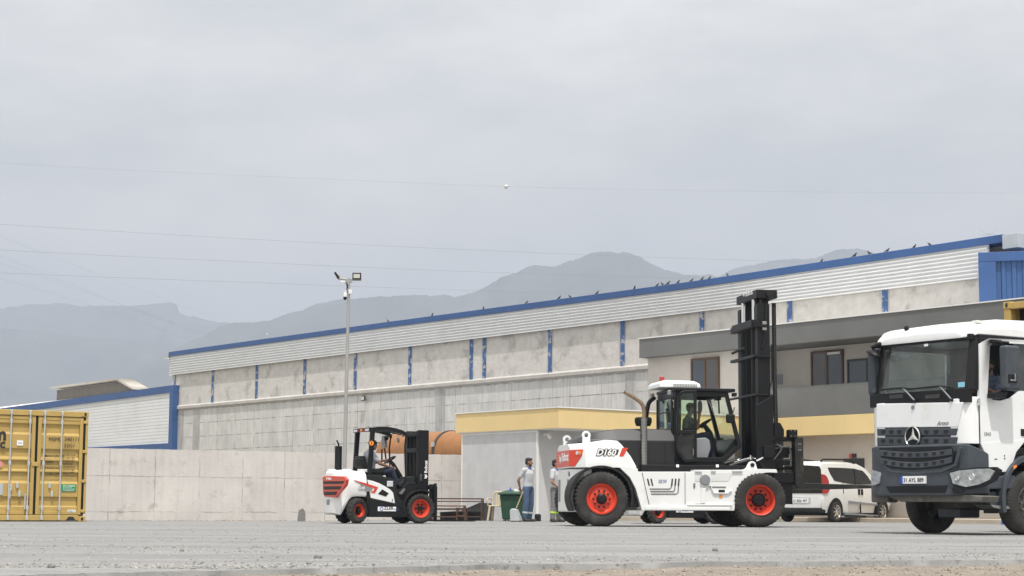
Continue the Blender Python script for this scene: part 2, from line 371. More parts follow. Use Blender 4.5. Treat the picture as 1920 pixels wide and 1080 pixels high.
# loose gravel lying on the yard and on the dirt
def pebble(b, x, y, z, s, rnd, mi=0):
    vs = []
    for d in ((1,0,0),(-1,0,0),(0,1,0),(0,-1,0),(0,0,1),(0,0,-.4),(.6,.6,.5),(-.6,-.5,.55)):
        k = s * rnd.uniform(.65, 1.15); vs.append((x + d[0]*k, y + d[1]*k, z + d[2]*k*.75))
    b.add(vs, [(6,2,4),(6,0,2),(6,4,0),(7,3,4),(7,1,3),(7,4,1),(0,3,5),(3,1,5),(1,2,5),(2,0,5),(0,4,3),(1,4,2)], mi)
rnd = random.Random(5); b = MB(); n = 0
while n < 9000:
    y = 12 + 26 * rnd.random() ** 1.7; x = rnd.uniform(-.31, .31) * y
    if y < edge_y(x) + .05: continue
    d = nz3(x * .35, y, 2.2, .55) + .5 * nz3(x, y, 8, 1.6)
    near = sst(3.0, .2, y - edge_y(x))
    if rnd.random() > .10 + .9 * sst(.0, .45, d) + .5 * near: continue
    pebble(b, x, y, yard_z(x, y), rnd.choice((.005, .006, .007, .008, .010, .014)) * rnd.uniform(.7, 1.25), rnd, rnd.choice((0, 1, 1))); n += 1
gd = mat('dark_gravel', (.16, .158, .155), .9, var=.35, scale=3); gl = mat('pale_gravel', (.30, .29, .275), .9, var=.3, scale=3)
tag(b.build('gravel', [gd, gl], smooth=False), kind='stuff')
b = MB(); n = 0
while n < 4200:
    y = 9.5 + 7 * rnd.random(); x = rnd.uniform(-.31, .33) * y
    if y > edge_y(x) - .02: continue
    pebble(b, x, y, dz(x, y), rnd.choice((.005, .006, .008, .011, .018)) * rnd.uniform(.7, 1.2), rnd, rnd.choice((0, 1, 1))); n += 1
gb = mat('brown_gravel', (.19, .16, .13), .9, var=.35, scale=3); gc = mat('beige_gravel', (.27, .235, .20), .9, var=.3, scale=3)
tag(b.build('dirt_gravel', [gb, gc], smooth=False), kind='stuff')
stone = mat('grey_stone', (.20, .195, .19), .9, var=.3, scale=20, bump=.4)
def boulder(px, py, s, label, flat=.6):
    Y = CAMH * FPX / (py - 949.4 - .00612 * (px - 960)) / 1.0; p = at(px, py, Y)
    b = MB(); b.ell((0, 0, s * flat * .5), (s, s * .8, s * flat), n=9, m=6)
    b.v = [tuple(Vector(v) * (1 + .25 * noise.noise(Vector(v) * (1.6 / s) + Vector((px, 0, 0))))) for v in b.v]
    o = b.build('stone', stone, smooth=False); o.location = (p.x, Y, yard_z(p.x, Y)); tag(o, label, 'stone', 'larger stones on the yard')
boulder(596, 1045, .036, 'largest grey stone lying on the yard near the front, below the small forklift')
boulder(579, 1056, .020, 'flat dark stone beside the largest stone, close to the dirt edge')
boulder(96, 1062, .026, 'small dark stone on the yard in front of the yellow container', .8)
boulder(341, 1032, .022, 'small stone on bare yard between the yellow container and the small forklift', .8)
boulder(1341, 1032, .03, 'lone dark stone on the yard in front of the large forklift wheels', .8)

# hills: ridge lines seen far behind, each a real body of land at its own distance
forest = mat('hill_forest', (.045, .054, .045), .95, var=.55, scale=.007, stain=(.12, .115, .10), stscale=.004, stlo=.58, sthi=.74)
rockhill = mat('hill_rock', (.055, .062, .052), .95, var=.5, scale=.005, stain=(.17, .165, .15), stscale=.0035, stlo=.54, sthi=.70)
def hills(name, D, ridge, m, foot, back, seed, rough=1.0, n=520):
    """ridge: photo pixels of the skyline; the slopes fall towards the viewer over `foot` metres and away over `back`"""
    pts = [at(px, py, D) for px, py in ridge]; X0, X1 = pts[0].x, pts[-1].x; b = MB(); vs = []
    vv = [-1 + i / 16 for i in range(16)] + [0] + [i / 6 for i in range(1, 7)]
    for v in vv:
        for i in range(n):
            x = X0 + (X1 - X0) * i / (n - 1)
            k = max(j for j in range(len(pts)) if pts[j].x <= x + 1e-6); k = min(k, len(pts) - 2)
            a, c = pts[k], pts[k + 1]; t = (x - a.x) / (c.x - a.x); t2 = t * t * (3 - 2 * t); h = a.z + (c.z - a.z) * (.6 * t + .4 * t2)
            s = 1 - abs(v); prof = s ** (1.15 if v < 0 else .8)
            y = D + v * (foot if v < 0 else back)
            rv = nz3(x, y, seed, 1 / 420) + .5 * nz3(x, y, seed + 3, 1 / 170) + .25 * nz3(x, y, seed + 5, 1 / 70)
            z = h * prof * (1 + .22 * rough * rv * min(1, 4 * abs(v))) + 3.0 * rough * nz3(x, seed, 1, 1 / 16) + 3.0 * rough * nz3(x, seed, 4, 1 / 9) + 5 * rough * nz3(x, seed, 2, 1 / 40) * (1 if abs(v) < .3 else 0)
            vs.append((x, y, max(z, -2) - 3 * (abs(v) > .97)))
    b.add(vs, [(j*n+i, j*n+i+1, (j+1)*n+i+1, (j+1)*n+i) for j in range(len(vv)-1) for i in range(n-1)])
    tag(b.build(name, m, ang=80), kind='structure')
hills('mountain', 6100, [(-500, 640), (-300, 600), (-120, 586), (0, 578), (60, 571), (125, 569), (150, 574), (200, 573), (240, 574), (270, 571), (318, 567), (331, 571), (337, 588), (360, 593), (400, 603), (440, 607), (520, 640), (700, 700), (900, 760), (1100, 850)], rockhill, 1500, 1000, 3.1, 1.0)
hills('mountain', 4600, [(150, 760), (260, 690), (360, 640), (430, 606), (500, 602), (560, 583), (600, 567), (650, 560), (720, 556), (780, 553), (850, 556), (880, 551), (905, 540), (950, 516), (1000, 498), (1030, 500), (1050, 497), (1080, 486), (1110, 474), (1140, 472), (1175, 473), (1195, 480), (1225, 497), (1260, 510), (1290, 516), (1330, 514), (1400, 535), (1500, 600), (1700, 720), (1900, 850)], forest, 1500, 1200, 8.2, .8)
hills('mountain', 5200, [(1000, 850), (1150, 700), (1280, 560), (1380, 503), (1440, 491), (1465, 486), (1490, 486), (1530, 485), (1555, 473), (1580, 467), (1605, 466), (1625, 469), (1660, 485), (1720, 510), (1850, 560), (2100, 640), (2300, 800)], forest, 1500, 1200, 5.5, .8)
hills('hill', 5200, [(-600, 700), (-300, 650), (-100, 622), (0, 614), (80, 620), (170, 632), (260, 640), (340, 652), (430, 668), (520, 690), (640, 740), (800, 850)], forest, 1300, 1000, 12.4, .8)
# the summer haze that fades the hills
hz = bpy.data.materials.new('air_haze'); hz.use_nodes = True; N = hz.node_tree.nodes; N.remove(N['Principled BSDF'])
pv = N.new('ShaderNodeVolumePrincipled'); pv.inputs['Color'].default_value = (.55, .605, .725, 1); pv.inputs['Density'].default_value = 2.8e-4; pv.inputs['Anisotropy'].default_value = 0.0
hz.node_tree.links.new(pv.outputs[0], N['Material Output'].inputs['Volume'])
o = MB().box(-5600, 5600, -120, 7400, -6, 860).build('haze', hz, smooth=False); tag(o, kind='stuff')

# ================================================================== THE LONG HALL
conc_low = joints(mat('formwork_concrete', (.60, .59, .575), .9, var=.10, scale=1.6, bump=.2, bscale=14, streak=.24, stain=(.50, .495, .485), stscale=.5, stlo=.52, sthi=.66), 2.15, .80, ox=.3, oz=.05, dark=.42, lw=.020, wob=.03, panelvar=.07)
conc_up = mat('plastered_panel', (.58, .56, .535), .92, var=.10, scale=2.5, bump=.8, bscale=6, stain=(.42, .405, .385), stscale=.9, stlo=.54, sthi=.63)
conc_ledge = mat('ledge_concrete', (.47, .45, .425), .9, var=.12, bump=.3, stain=(.42, .405, .38), stscale=1.5)
sheetm = mat('white_metal_sheet', (.74, .75, .76), .42, var=.03, stain=(.68, .685, .69), stscale=.6)
bluem = mat('blue_metal_trim', (.034, .092, .25), .42, var=.10, scale=.8)
bluecol = mat('flaking_blue_column', (.05, .115, .29), .7, var=.2, stain=(.44, .43, .42), stscale=3.2, stlo=.53, sthi=.58)
galv = mat('galvanised_gutter', (.50, .52, .54), .45, metal=.3, var=.08)
HALL = Fr(1885, 60, -53)
hall = thing('warehouse', HALL, 'very long concrete hall with white ribbed cladding and a blue roof edge', 'warehouse')
XL = -61.2
MB().box(XL, .5, 0, 24, -.4, 6.12).build('wall', conc_low, hall)
MB().box(XL + .1, .45, .045, 23.9, 6.12, 8.6).build('upper_wall', conc_up, hall)
b = MB(); b.ext([(-.01, 5.98), (-.11, 6.06), (-.11, 6.20), (.10, 6.32), (.10, 5.98)], 'x', XL - .25, .5); b.build('ledge', conc_ledge, hall)
def bluecolumn(px, flip=0):
    py = 766 - (px - 322) * .0952; x, z = HALL.s(px, py - 20, .0)
    b = MB(); b.box(x - .13, x + .13, .0, .08, 6.25, 8.5); c = b.build('column', bluecol, hall); w_ = .2 + .06 * nz3(px, 0, 1, .37); MB().box(x - w_, x + w_ * .8, .018, .08, 6.25, 8.5).build('plaster_joint', conc_ledge, c)
for px in (326, 398, 480.5, 570.5, 665.5, 768, 883, 907.5, 1031, 1167, 1316, 1481, 1660): bluecolumn(px)
def hx(px): return HALL.s(px, 660 - (px - 322) * .1408, -.25)[0]
eave_pts = [(XL, 9.54), (-37.7, 9.50), (-15.0, 9.40), (.3, 9.53)]          # the eave sags a little
def ez(x):
    for (a, za), (c, zc) in zip(eave_pts, eave_pts[1:]):
        if x <= c + 1e-6: return za + (zc - za) * (x - a) / (c - a)
    return eave_pts[-1][1]
def bz(x): return 8.13 + .04 * (x - XL) / 61
b = MB(); xsn = [XL + .0, -50, -37.7, -26, -15, -7, -.35]
rings = []
for x in xsn:
    t0, t1 = bz(x), ez(x) - .26; ring = []
    nr = 8
    for k in range(nr):
        zb = t0 + (t1 - t0) * k / nr; hh = (t1 - t0) / nr
        ring += [(x, -.14, zb), (x, -.14, zb + hh * .30), (x, -.055, zb + hh * .42), (x, -.055, zb + hh * .86)]
    ring += [(x, -.14, t1), (x, -.02, t1), (x, -.02, t0)]
    rings.append(ring)
b.loft(rings); b.build('cladding', sheetm, hall, ang=20)
b = MB(); b.loft([[(x, -.17, ez(x) - .27), (x, -.17, ez(x)), (x, .5, ez(x) + .03), (x, .5, ez(x) - .27)] for x in [XL - .05, -50, -37.7, -26, -15, -7, .3]]); b.build('roof_trim', bluem, hall, bevel=.012)
b = MB(); b.loft([[(x, .4, ez(x) - .1), (x, 12, ez(x) + .75), (x, 24, ez(x) - .1)] for x in [XL, -37.7, -15, .3]]); b.build('roof', sheetm, hall)
b = MB(); b.box(XL - .62, XL - .06, -.25, .3, 9.18, 9.36); b.cyl((XL - .2, .02, 9.18), (XL - .05, .02, 8.2), .06); b.build('gutter', galv, hall)
b = MB(); b.box(.32, .95, -.2, .6, 9.02, 9.50); b.build('gutter', galv, hall, bevel=.01)
conc_dark = mat('darker_concrete', (.43, .425, .415), .9, var=.18, scale=1.5, streak=.3, bump=.2, bscale=14)
for pa, pb in ((324, 345), (362, 375), (816, 834), (1172, 1192)):
    xa_ = HALL.s(pa, 790, 0)[0]; xb_ = HALL.s(pb, 790, 0)[0]; MB().box(max(xa_, XL + .02), xb_, -.012, .01, -.3, 5.97).build('infill_strip', conc_dark, hall)
# flood light fixed on the hall wall
x, z = HALL.s(683, 747, -.15); fl = thing('flood_light', HALL.W(x, -.15, z), 'small flood light fixed on the grey hall wall behind the pole', 'flood light', yaw=HALL.yaw)
ledlens = mat('led_lens', (.55, .55, .5), .3, var=.1)
MB().box(-.17, .17, -.10, -.03, -.13, .13).build('housing', plastic, fl, bevel=.02); MB().box(-.13, .13, -.108, -.098, -.09, .09).build('lens', ledlens, fl); MB().tube([(0, -.03, 0), (0, .06, -.05), (0, .15, -.05)], .02).build('bracket', steel, fl)

# ------------------------------------------------------------------ lower hall at the far end
low = thing('low_hall', HALL, 'lower white ribbed hall with blue border, beyond the end of the long hall', 'warehouse')
whiteroof = mat('white_roof_edge', (.80, .80, .79), .5, var=.04)
def lowp(px, py): return HALL.s(px, py, -.30)
xr, zr = lowp(327, 722); xa, za = lowp(0, 766); xb = xr - (xr - xa) * 1.5; zb_ = zr - (zr - za) * 1.5
b = MB(); rings = []
for x in (xb, xr - .2):
    zt = zb_ + (zr - zb_) * (x - xb) / (xr - xb) - .3; nr = 26; ring = []; z0 = 2.0
    for k in range(nr):
        z = z0 + (zt - z0) * k / nr; hh = (zt - z0) / nr; ring += [(x, -.30, z), (x, -.30, z + hh * .8), (x, -.27, z + hh * .86)]
    ring += [(x, -.30, zt), (x, 20, zt), (x, 20, z0)]; rings.append(ring)
b.loft(rings); b.build('wall', sheetm, low, ang=20)
zt0, zt1 = zb_, zr
b = MB(); b.loft([[(xb, -.38, zt0 - .42), (xb, -.38, zt0), (xb, 0, zt0), (xb, 0, zt0 - .42)], [(xr, -.38, zt1 - .42), (xr, -.38, zt1), (xr, 0, zt1), (xr, 0, zt1 - .42)]])
xq, zq = lowp(300, 832); b.box(xb, xr - .45, -.38, -.05, zq - .55, zq)
b.box(xr - .42, xr + .02, -.39, -.03, 1, zt1 - .43); b.build('border', bluem, low)
b = MB(); b.loft([[(xb, -.30, zt0 + .01), (xb, 2.5, zt0 + .62), (xb, 22, zt0 + .62), (xb, 22, zt0)], [(xr, -.30, zt1 + .01), (xr, 2.5, zt1 + .36), (xr, 22, zt1 + .36), (xr, 22, zt1)]]); b.build('roof', whiteroof, low)
# shed with a ridge roof behind it
SH = Fr(107, 128, -53)
shed = thing('roof_shed', SH, 'small brown grey shed with a pale low ridge roof, rising behind the low hall', 'shed')
brownsheet = mat('brown_grey_sheet', (.15, .135, .115), .8, var=.15, streak=.25); paleroof = mat('pale_roof_sheet', (.42, .39, .35), .7, var=.1)
x0, z0 = SH.s(107, 729); x1, z1 = SH.s(227, 713.5); x2, z2 = SH.s(251, 727)
b = MB(); b.ext([(x0, 2), (x0, z0 - .1), (x1, z1 - .1), (x2, z2 - .1), (x2, 2)], 'y', 0, .5); b.build('wall', brownsheet, shed)
b = MB()
for (ax, az), (bx, bz_) in (((x0, z0), (x1, z1)), ((x1, z1), (x2, z2))):
    e = .5; dx, dzz = (bx - ax), (bz_ - az); l = math.hypot(dx, dzz); ux, uz = dx / l, dzz / l
    A = (ax - ux * e, az - uz * e) if ax == x0 else (ax, az); Bq = (bx + ux * e, bz_ + uz * e) if bx == x2 else (bx, bz_)
    b.ext([A, Bq, (Bq[0], Bq[1] + .14), (A[0], A[1] + .14)], 'y', -.35, .8)
b.build('roof', paleroof, shed)
# ------------------------------------------------------------------ neighbouring buildings on the right
ribgrey = mat('pale_ribbed_sheet', (.50, .49, .47), .6, var=.06)
NB = Fr(1876, 78, -16); nb = thing('rear_hall', NB, 'pale vertical ribbed hall just showing above the blue annex', 'warehouse')
xa, za = NB.s(1920, 447)
def ribs(x0, x1, z0, z1, step, d, y0, thick):
    r0_ = []; x = x0
    pr = []
    while x < x1:
        pr += [(x, y0), (x + step * .45, y0), (x + step * .55, y0 - d), (x + step * .9, y0 - d)]; x += step
    pr += [(x, y0), (x, y0 + thick), (x0, y0 + thick)]
    return MB().ext(pr, 'z', z0, z1)
ribs(0, 12, 3, za, .28, .04, 0, 8).build('wall', ribgrey, nb, ang=20)
MB().box(.55, 12, -.18, 8, za, za + .14).build('roof', plastic, nb)
AN = Fr(1846, 58.5, -15); an = thing('annex', AN, 'bright blue ribbed metal annex at the right end of the long hall', 'annex')
_, zt = AN.s(1850, 473); _, zl = AN.s(1850, 480)
ribs(.55, 9, .0, zt - .3, .33, .05, .12, 3).build('wall', mat('blue_ribbed_sheet', (.030, .085, .225), .45, var=.06), an, ang=20)
b = MB(); b.box(0, 9, -.03, 3.2, zt - .3, zt); b.box(0, .55, -.02, 3.1, 0, zt - .302); b.build('border', bluem, an, bevel=.01)

# ================================================================== OFFICE
plaster = mat('cream_plaster', (.52, .49, .455), .9, var=.05, bump=.15, bscale=30)
shadepl = mat('shaded_plaster', (.50, .46, .42), .9, var=.05, bump=.15, bscale=30)  # the same plaster, darker: shade under the upper floor put into its colour
greyw = mat('dark_grey_render', (.150, .152, .15), .9, var=.10, scale=.8, bump=.15, bscale=40)
yellowr = mat('yellow_render', (.72, .55, .27), .85, var=.05, streak=.025, scale=.7, stain=(.54, .43, .25), stscale=.9, stlo=.62, sthi=.75)
greyr = mat('grey_render', (.52, .52, .525), .9, var=.07, streak=.04, stain=(.44, .435, .43), stscale=.8, stlo=.56, sthi=.75, bump=.2, bscale=30)
trimw = mat('white_trim', (.74, .73, .71), .6, var=.04)
brownw = mat('brown_window_frame', (.105, .055, .033), .5, var=.1)
darkw = mat('anthracite_frame', (.03, .033, .038), .5, var=.1)
roomd = mat('dark_room', (.06, .06, .06), .9, var=.1)
OF = Fr(1213, 66, -53)
of = thing('office_building', OF, 'two storey office with dark grey bands, a recessed balcony and a yellow strip', 'office building')
XE = 19.0
XB = OF.s(1393, 740, 0)[0]                                                        # where the balcony recess begins
MB().box(0, XE, -.35, 8, 5.82, 6.50).build('fascia', greyw, of)
MB().box(-.03, XE + .02, -.38, 8.03, 6.503, 6.54).build('coping', trimw, of)
b = MB(); b.box(.08, XB, 0, 7.5, 3.42, 5.815); b.box(XB + .003, XE - .1, 1.3, 7.5, 3.42, 5.815); b.build('wall', plaster, of)
b = MB(); b.box(XB + .01, XE, -.02, .14, 3.42, 4.42); b.build('balcony_parapet', greyw, of)
MB().box(XB + .02, XE - .01, .143, 1.296, 3.42, 3.6).build('balcony_floor', shadepl, of)
MB().box(-.02, XE, -.05, 7.6, 2.79, 3.41).build('strip', yellowr, of)
MB().box(.05, XE - .2, .6, 7.4, -.3, 2.786).build('ground_wall', shadepl, of)
def window(fr, parent, px0, px1, py0, py1, yl, m, panes, pitch=None, name='window'):
    cx0, z = fr.s(px0, (py0 + py1) / 2, yl); cx1, _ = fr.s(px1, (py0 + py1) / 2, yl); _, z1 = fr.s((px0 + px1) / 2, py0, yl); _, z0 = fr.s((px0 + px1) / 2, py1, yl)
    b = MB(); t = .07; b.box(cx0, cx0 + t, yl - .06, yl + .03, z0, z1); b.box(cx1 - t, cx1, yl - .06, yl + .03, z0, z1)
    b.box(cx0 + t, cx1 - t, yl - .058, yl + .03, z1 - t, z1); b.box(cx0 + t, cx1 - t, yl - .058, yl + .03, z0, z0 + t)
    n = len(panes)
    for i in range(1, n): xm = cx0 + (cx1 - cx0) * i / n; b.box(xm - .05, xm + .05, yl - .055, yl + .03, z0 + t, z1 - t)
    w = b.build(name, m, parent, bevel=.006)
    for i, pm in enumerate(panes):
        a = cx0 + (cx1 - cx0) * i / n + t * .7; c = cx0 + (cx1 - cx0) * (i + 1) / n - t * .7
        MB().box(a, c, yl - .03, yl - .02, z0 + t * .8, z1 - t * .8).build('pane', pm, w)
    return (cx0, cx1, z0, z1)
paneb = mat('blue_reflecting_pane', (.055, .068, .082), .08, var=.1, spec=.8); paned = mat('brown_reflecting_pane', (.075, .070, .064), .1, var=.1, spec=.8)
window(OF, of, 1297, 1349, 671, 741, -.02, brownw, (paneb, paned))
w2 = window(OF, of, 1522, 1582, 657, 733, 1.28, brownw, (paned, paneb))
MB().box((w2[0] + w2[1]) / 2 + .08, w2[1] - .08, 1.18, 1.215, w2[3] - .16, w2[3] - .08).build('roller_blind', trimw, of)
window(OF, of, 1590, 1629, 673, 728, 1.28, darkw, (paneb,))
x, z = OF.s(1486, 729, 1.29); MB().box(x - .07, x + .07, 1.27, 1.31, z - .07, z + .07).build('vent', plastic, of)
x, z = OF.s(1462, 711, 1.28); MB().box(x - .13, x + .13, 1.275, 1.31, z - .17, z + .17).build('wall_plate', mat('blue_grey_plate', (.26, .27, .31), .5, var=.3, scale=40), of)
x0, z1 = OF.s(1582, 860, .58); x1, _ = OF.s(1620, 860, .58); MB().box(x0, x1, .56, .62, .12, z1).build('door', darkw, of, bevel=.01)
x0, z1 = OF.s(1593, 851, .57); x1, z0 = OF.s(1605, 858, .57)
s_ = MB().box(x0, x1, .55, .61, z0, z1).build('door_sign', ink, of); MB().box(x0, x0 + (x1 - x0) * .42, .545, .56, z0, z1).build('red_panel', red, s_)
# pavement along the office
pave = mat('beige_pavement', (.42, .36, .29), .9, var=.12, bump=.3)
o = MB().box(2.0, XE + 6, -1.5, .7, -.3, .13).build('pavement', pave, bevel=.02); o.location = OF.o; o.rotation_euler = (0, 0, OF.yaw); tag(o, kind='structure')
# ================================================================== GUARD HOUSE
GH = Fr(1047, 55, -53)
gh = thing('guard_house', GH, 'single storey grey guard house under a wide yellow flat roof', 'guard house')
xl, _ = GH.s(855, 795); ow = .09
MB().box(xl, 0, 0, 9.0, 2.79, 3.40).build('roof', yellowr, gh)
MB().box(xl - .03, .03, -.03, 9.02, 3.403, 3.44).build('coping', trimw, gh)
MB().box(xl + .02, -.02, .02, 8.9, 2.765, 2.787).build('soffit', trimw, gh)
xwl, _ = GH.s(865, 900, ow); xw, _ = GH.s(1007.5, 890, ow)
MB().box(xwl, xw, ow, 8.5, -.3, 2.762).build('wall', greyr, gh)
b = MB()
for xc in (xwl + .03, xw - .025): b.box(xc - .035, xc + .03, ow - .006, ow + .05, -.1, 2.76)
b.box(xwl, xw, ow - .012, ow + .03, 2.70, 2.762); b.build('corner_trim', trimw, gh)
MB().box(xw - .1, xw + 1.0, ow + .6, 8.4, -.3, .12).build('step', pave, gh, bevel=.015)
x, z = GH.s(1013, 807, ow - .2)
camr = thing('cctv_camera', GH.W(xw + .1, ow + .25, 2.62), 'white bullet camera under the yellow roof at the guard house corner', 'security camera', yaw=GH.yaw)
b = MB(); b.box(-.10, 0, -.03, .03, -.03, .05); b.tube([(0, 0, 0), (.12, -.02, .02), (.2, -.05, -.03)], .018); b.build('bracket', trimw, camr, bevel=.006)
MB().lathe([(.0, 0), (.05, .005), (.055, .26), (.045, .27), (0, .25)], (.16, -.02, .0), (.75, -.4, -.35), n=14).build('housing', trimw, camr)
# ================================================================== YARD WALL
wallc = joints(mat('whitewashed_concrete', (.58, .55, .525), .9, var=.10, scale=.7, bump=.35, bscale=10, streak=.08, stain=(.42, .39, .365), stscale=1.6, stlo=.56, sthi=.70), 1.45, 1.07, ox=.1, oz=.35, dark=.62, lw=.016, wob=.08, panelvar=.05)
YW = Fr(165, 54.2, 33)
yw = thing('yard_wall', YW, 'low pale concrete wall with formwork marks along the back of the yard', 'wall')
xe, _ = YW.s(871, 900); zw = lambda x: YW.s(165, 840)[1] + (YW.s(870, 853)[1] - YW.s(165, 840)[1]) * x / xe
pr = []; x = -7.0
while x < xe: pr.append((x, zw(x) + .012 * nz3(x, 1, 3, 2.5) + .008 * nz3(x, 1, 8, 9))); x += .12
pr += [(xe, zw(xe)), (xe, -.5), (-7, -.5)]
MB().ext(pr, 'y', 0, .25).build('wall', wallc, yw, ang=30)
b = MB(); b.box(-7, xe - .3, -.03, .0, -.2, .0); 
b = MB(); b.tube([(xe + .02, -.03, -.3), (xe + .025, -.02, .6), (xe + .015, -.02, 1.3), (xe + .03, -.02, zw(xe) + .1)], .035, n=8); b.box(xe - .02, xe + .06, -.05, .0, .7, zw(xe) + .02); b.build('end_post', mat('rusty_post', (.25, .10, .075), .9, var=.35, scale=8), yw)

rnd = random.Random(9); b = MB()
for i in range(700):
    x = rnd.uniform(-6.5, xe); d = -.02 - .55 * rnd.random() ** 2.2; p = YW.W(x, d); pebble(b, p.x, p.y, yard_z(p.x, p.y), rnd.choice((.012, .016, .02, .028, .045)) * rnd.uniform(.7, 1.2), rnd, rnd.choice((0, 1, 1)))
tag(b.build('rubble', [gb, gc], smooth=False), kind='stuff')
# ================================================================== WHEELS AND MARKS
def tyre_mb(Rr, W, rim, lugs=36, depth=.02, side=.04):
    """tyre round the y axis, outer face at y=0, width W towards +y"""
    n = lugs * 4; b = MB(); prof = [(rim, .02, 0), (rim + (Rr - rim) * .35, -.012, 0), (rim + (Rr - rim) * .7, -.006, 0), (Rr - .012 - side * .5, .012, 1), (Rr - .004, W * .16, 2), (Rr, W * .34, 3), (Rr, W * .5, 0), (Rr, W * .66, 4), (Rr - .004, W * .84, 5), (Rr - .012 - side * .5, W - .012, 6), (rim + (Rr - rim) * .5, W, 0), (rim, W - .02, 0)]
    vs = []
    for r, y, k in prof:
        for i in range(n):
            t = 2 * math.pi * i / n; rr = r
            if k:
                ph = (i + (2 if k > 3 else 0) + (1 if k in (3, 4) else 0)) % 4
                if ph >= 2: rr = r - depth * (1.0 if k in (2, 5) else .8 if k in (3, 4) else .55)
            vs.append((math.cos(t) * rr, y, math.sin(t) * rr))
    m = len(prof); fs = []
    for j in range(m - 1): fs += [(j*n+i, j*n+(i+1) % n, (j+1)*n+(i+1) % n, (j+1)*n+i) for i in range(n)]
    return b.add(vs, fs)
def wheel(parent, x, y, z, Rr, W, rim, style, steer=0.0, flip=False, lugs=36, depth=.02, rmat=None):
    t = tyre_mb(Rr, W, rim, lugs, depth).build('wheel', rubber, parent, ang=40)
    t.location = (x, y, z); t.rotation_euler = (0, 0, steer + (math.pi if flip else 0))
    b = MB(); ry = (0, 1, 0)
    if style == 'dish':                                   # deep dished drive rim
        b.lathe([(rim + .012, -.004), (rim + .014, .03), (rim, .04), (rim * .93, .05), (rim * .86, .16), (rim * .84, .20)], (0, 0, 0), ry, 48, caps=False)
        b.lathe([(rim * .84, .20), (rim * .5, .21), (.03, .21)], (0, 0, 0), ry, 40, caps=False)
        h = MB(); h.lathe([(rim * .46, .205), (rim * .44, .12), (rim * .34, .10), (rim * .30, .08), (0, .075)], (0, 0, 0), ry, 24)
        for k in range(10): a = 2 * math.pi * k / 10; h.cyl((math.cos(a) * rim * .62, .16, math.sin(a) * rim * .62), (math.cos(a) * rim * .62, .22, math.sin(a) * rim * .62), .022, n=8)
    elif style == 'steer':                                # shallow rim with ring of bolts and protruding hub
        b.lathe([(rim + .012, -.004), (rim + .014, .03), (rim, .03), (rim * .93, .02), (rim * .88, .05), (rim * .80, .075), (rim * .76, .08)], (0, 0, 0), ry, 48, caps=False)
        b.lathe([(rim * .76, .08), (rim * .6, .06), (rim * .4, .055), (.02, .055)], (0, 0, 0), ry, 40, caps=False)
        h = MB(); h.lathe([(rim * .36, .06), (rim * .34, -.005), (rim * .28, -.02), (rim * .2, -.05), (0, -.055)], (0, 0, 0), ry, 24)
        for k in range(10): a = 2 * math.pi * k / 10; h.cyl((math.cos(a) * rim * .54, .03, math.sin(a) * rim * .54), (math.cos(a) * rim * .54, .07, math.sin(a) * rim * .54), .022, n=8)
    elif style == 'small':                                # fork lift rim with open star centre
        b.lathe([(rim + .01, -.004), (rim + .012, .02), (rim, .025), (rim * .90, .03), (rim * .80, .06), (rim * .74, .10), (rim * .70, .105)], (0, 0, 0), ry, 40, caps=False)
        b.lathe([(rim * .70, .105), (rim * .3, .09), (.02, .09)], (0, 0, 0), ry, 32, caps=False)
        h = MB(); h.lathe([(rim * .30, .10), (rim * .28, .03), (0, .02)], (0, 0, 0), ry, 18)
        for k in range(6): a = 2 * math.pi * k / 6; h.cyl((math.cos(a) * rim * .48, .06, math.sin(a) * rim * .48), (math.cos(a) * rim * .48, .10, math.sin(a) * rim * .48), .026, n=8)
    elif style == 'plain':
        b.lathe([(rim + .008, -.002), (rim + .01, .015), (rim * .9, .02), (rim * .62, .06), (rim * .60, .10)], (0, 0, 0), ry, 36, caps=False)
        h = MB(); h.lathe([(rim * .60, .10), (rim * .4, .06), (0, .055)], (0, 0, 0), ry, 24)
    elif style == 'alloy':
        b.lathe([(rim + .006, -.004), (rim + .008, .012), (rim * .93, .02), (rim * .90, .05)], (0, 0, 0), ry, 40, caps=False)
        for k in range(8):
            a = 2 * math.pi * k / 8; c, s_ = math.cos(a), math.sin(a); w = rim * .105
            P = lambda r, o, yy: (c * r - s_ * o, yy, s_ * r + c * o)
            b.add([P(rim * .15, -w, .0), P(rim * .95, -w * 1.3, .01), P(rim * .95, w * 1.3, .01), P(rim * .15, w, 0), P(rim * .15, -w, .03), P(rim * .95, -w * 1.3, .04), P(rim * .95, w * 1.3, .04), P(rim * .15, w, .03)], [(0,1,2,3),(7,6,5,4),(0,4,5,1),(1,5,6,2),(2,6,7,3),(3,7,4,0)])
        b.lathe([(rim * .24, .02), (rim * .22, -.008), (0, -.012)], (0, 0, 0), ry, 20, caps=False)
        h = MB(); h.lathe([(rim * .92, .07), (.0, .07)], (0, 0, 0), ry, 30)
    else:                                                 # truck hub
        b.lathe([(rim + .01, -.004), (rim + .012, .02), (rim * .92, .03), (rim * .86, .10), (rim * .84, .12), (rim * .5, .08), (rim * .42, -.02), (0, -.03)], (0, 0, 0), ry, 40, caps=False)
        h = MB(); 
        for k in range(10): a = 2 * math.pi * k / 10; h.cyl((math.cos(a) * rim * .62, .05, math.sin(a) * rim * .62), (math.cos(a) * rim * .62, .12, math.sin(a) * rim * .62), .02, n=8)
    b.build('rim', rmat or rimred, t, ang=40); h.build('hub', dirtm if style in ('truck',) else black, t, ang=40)
    return t
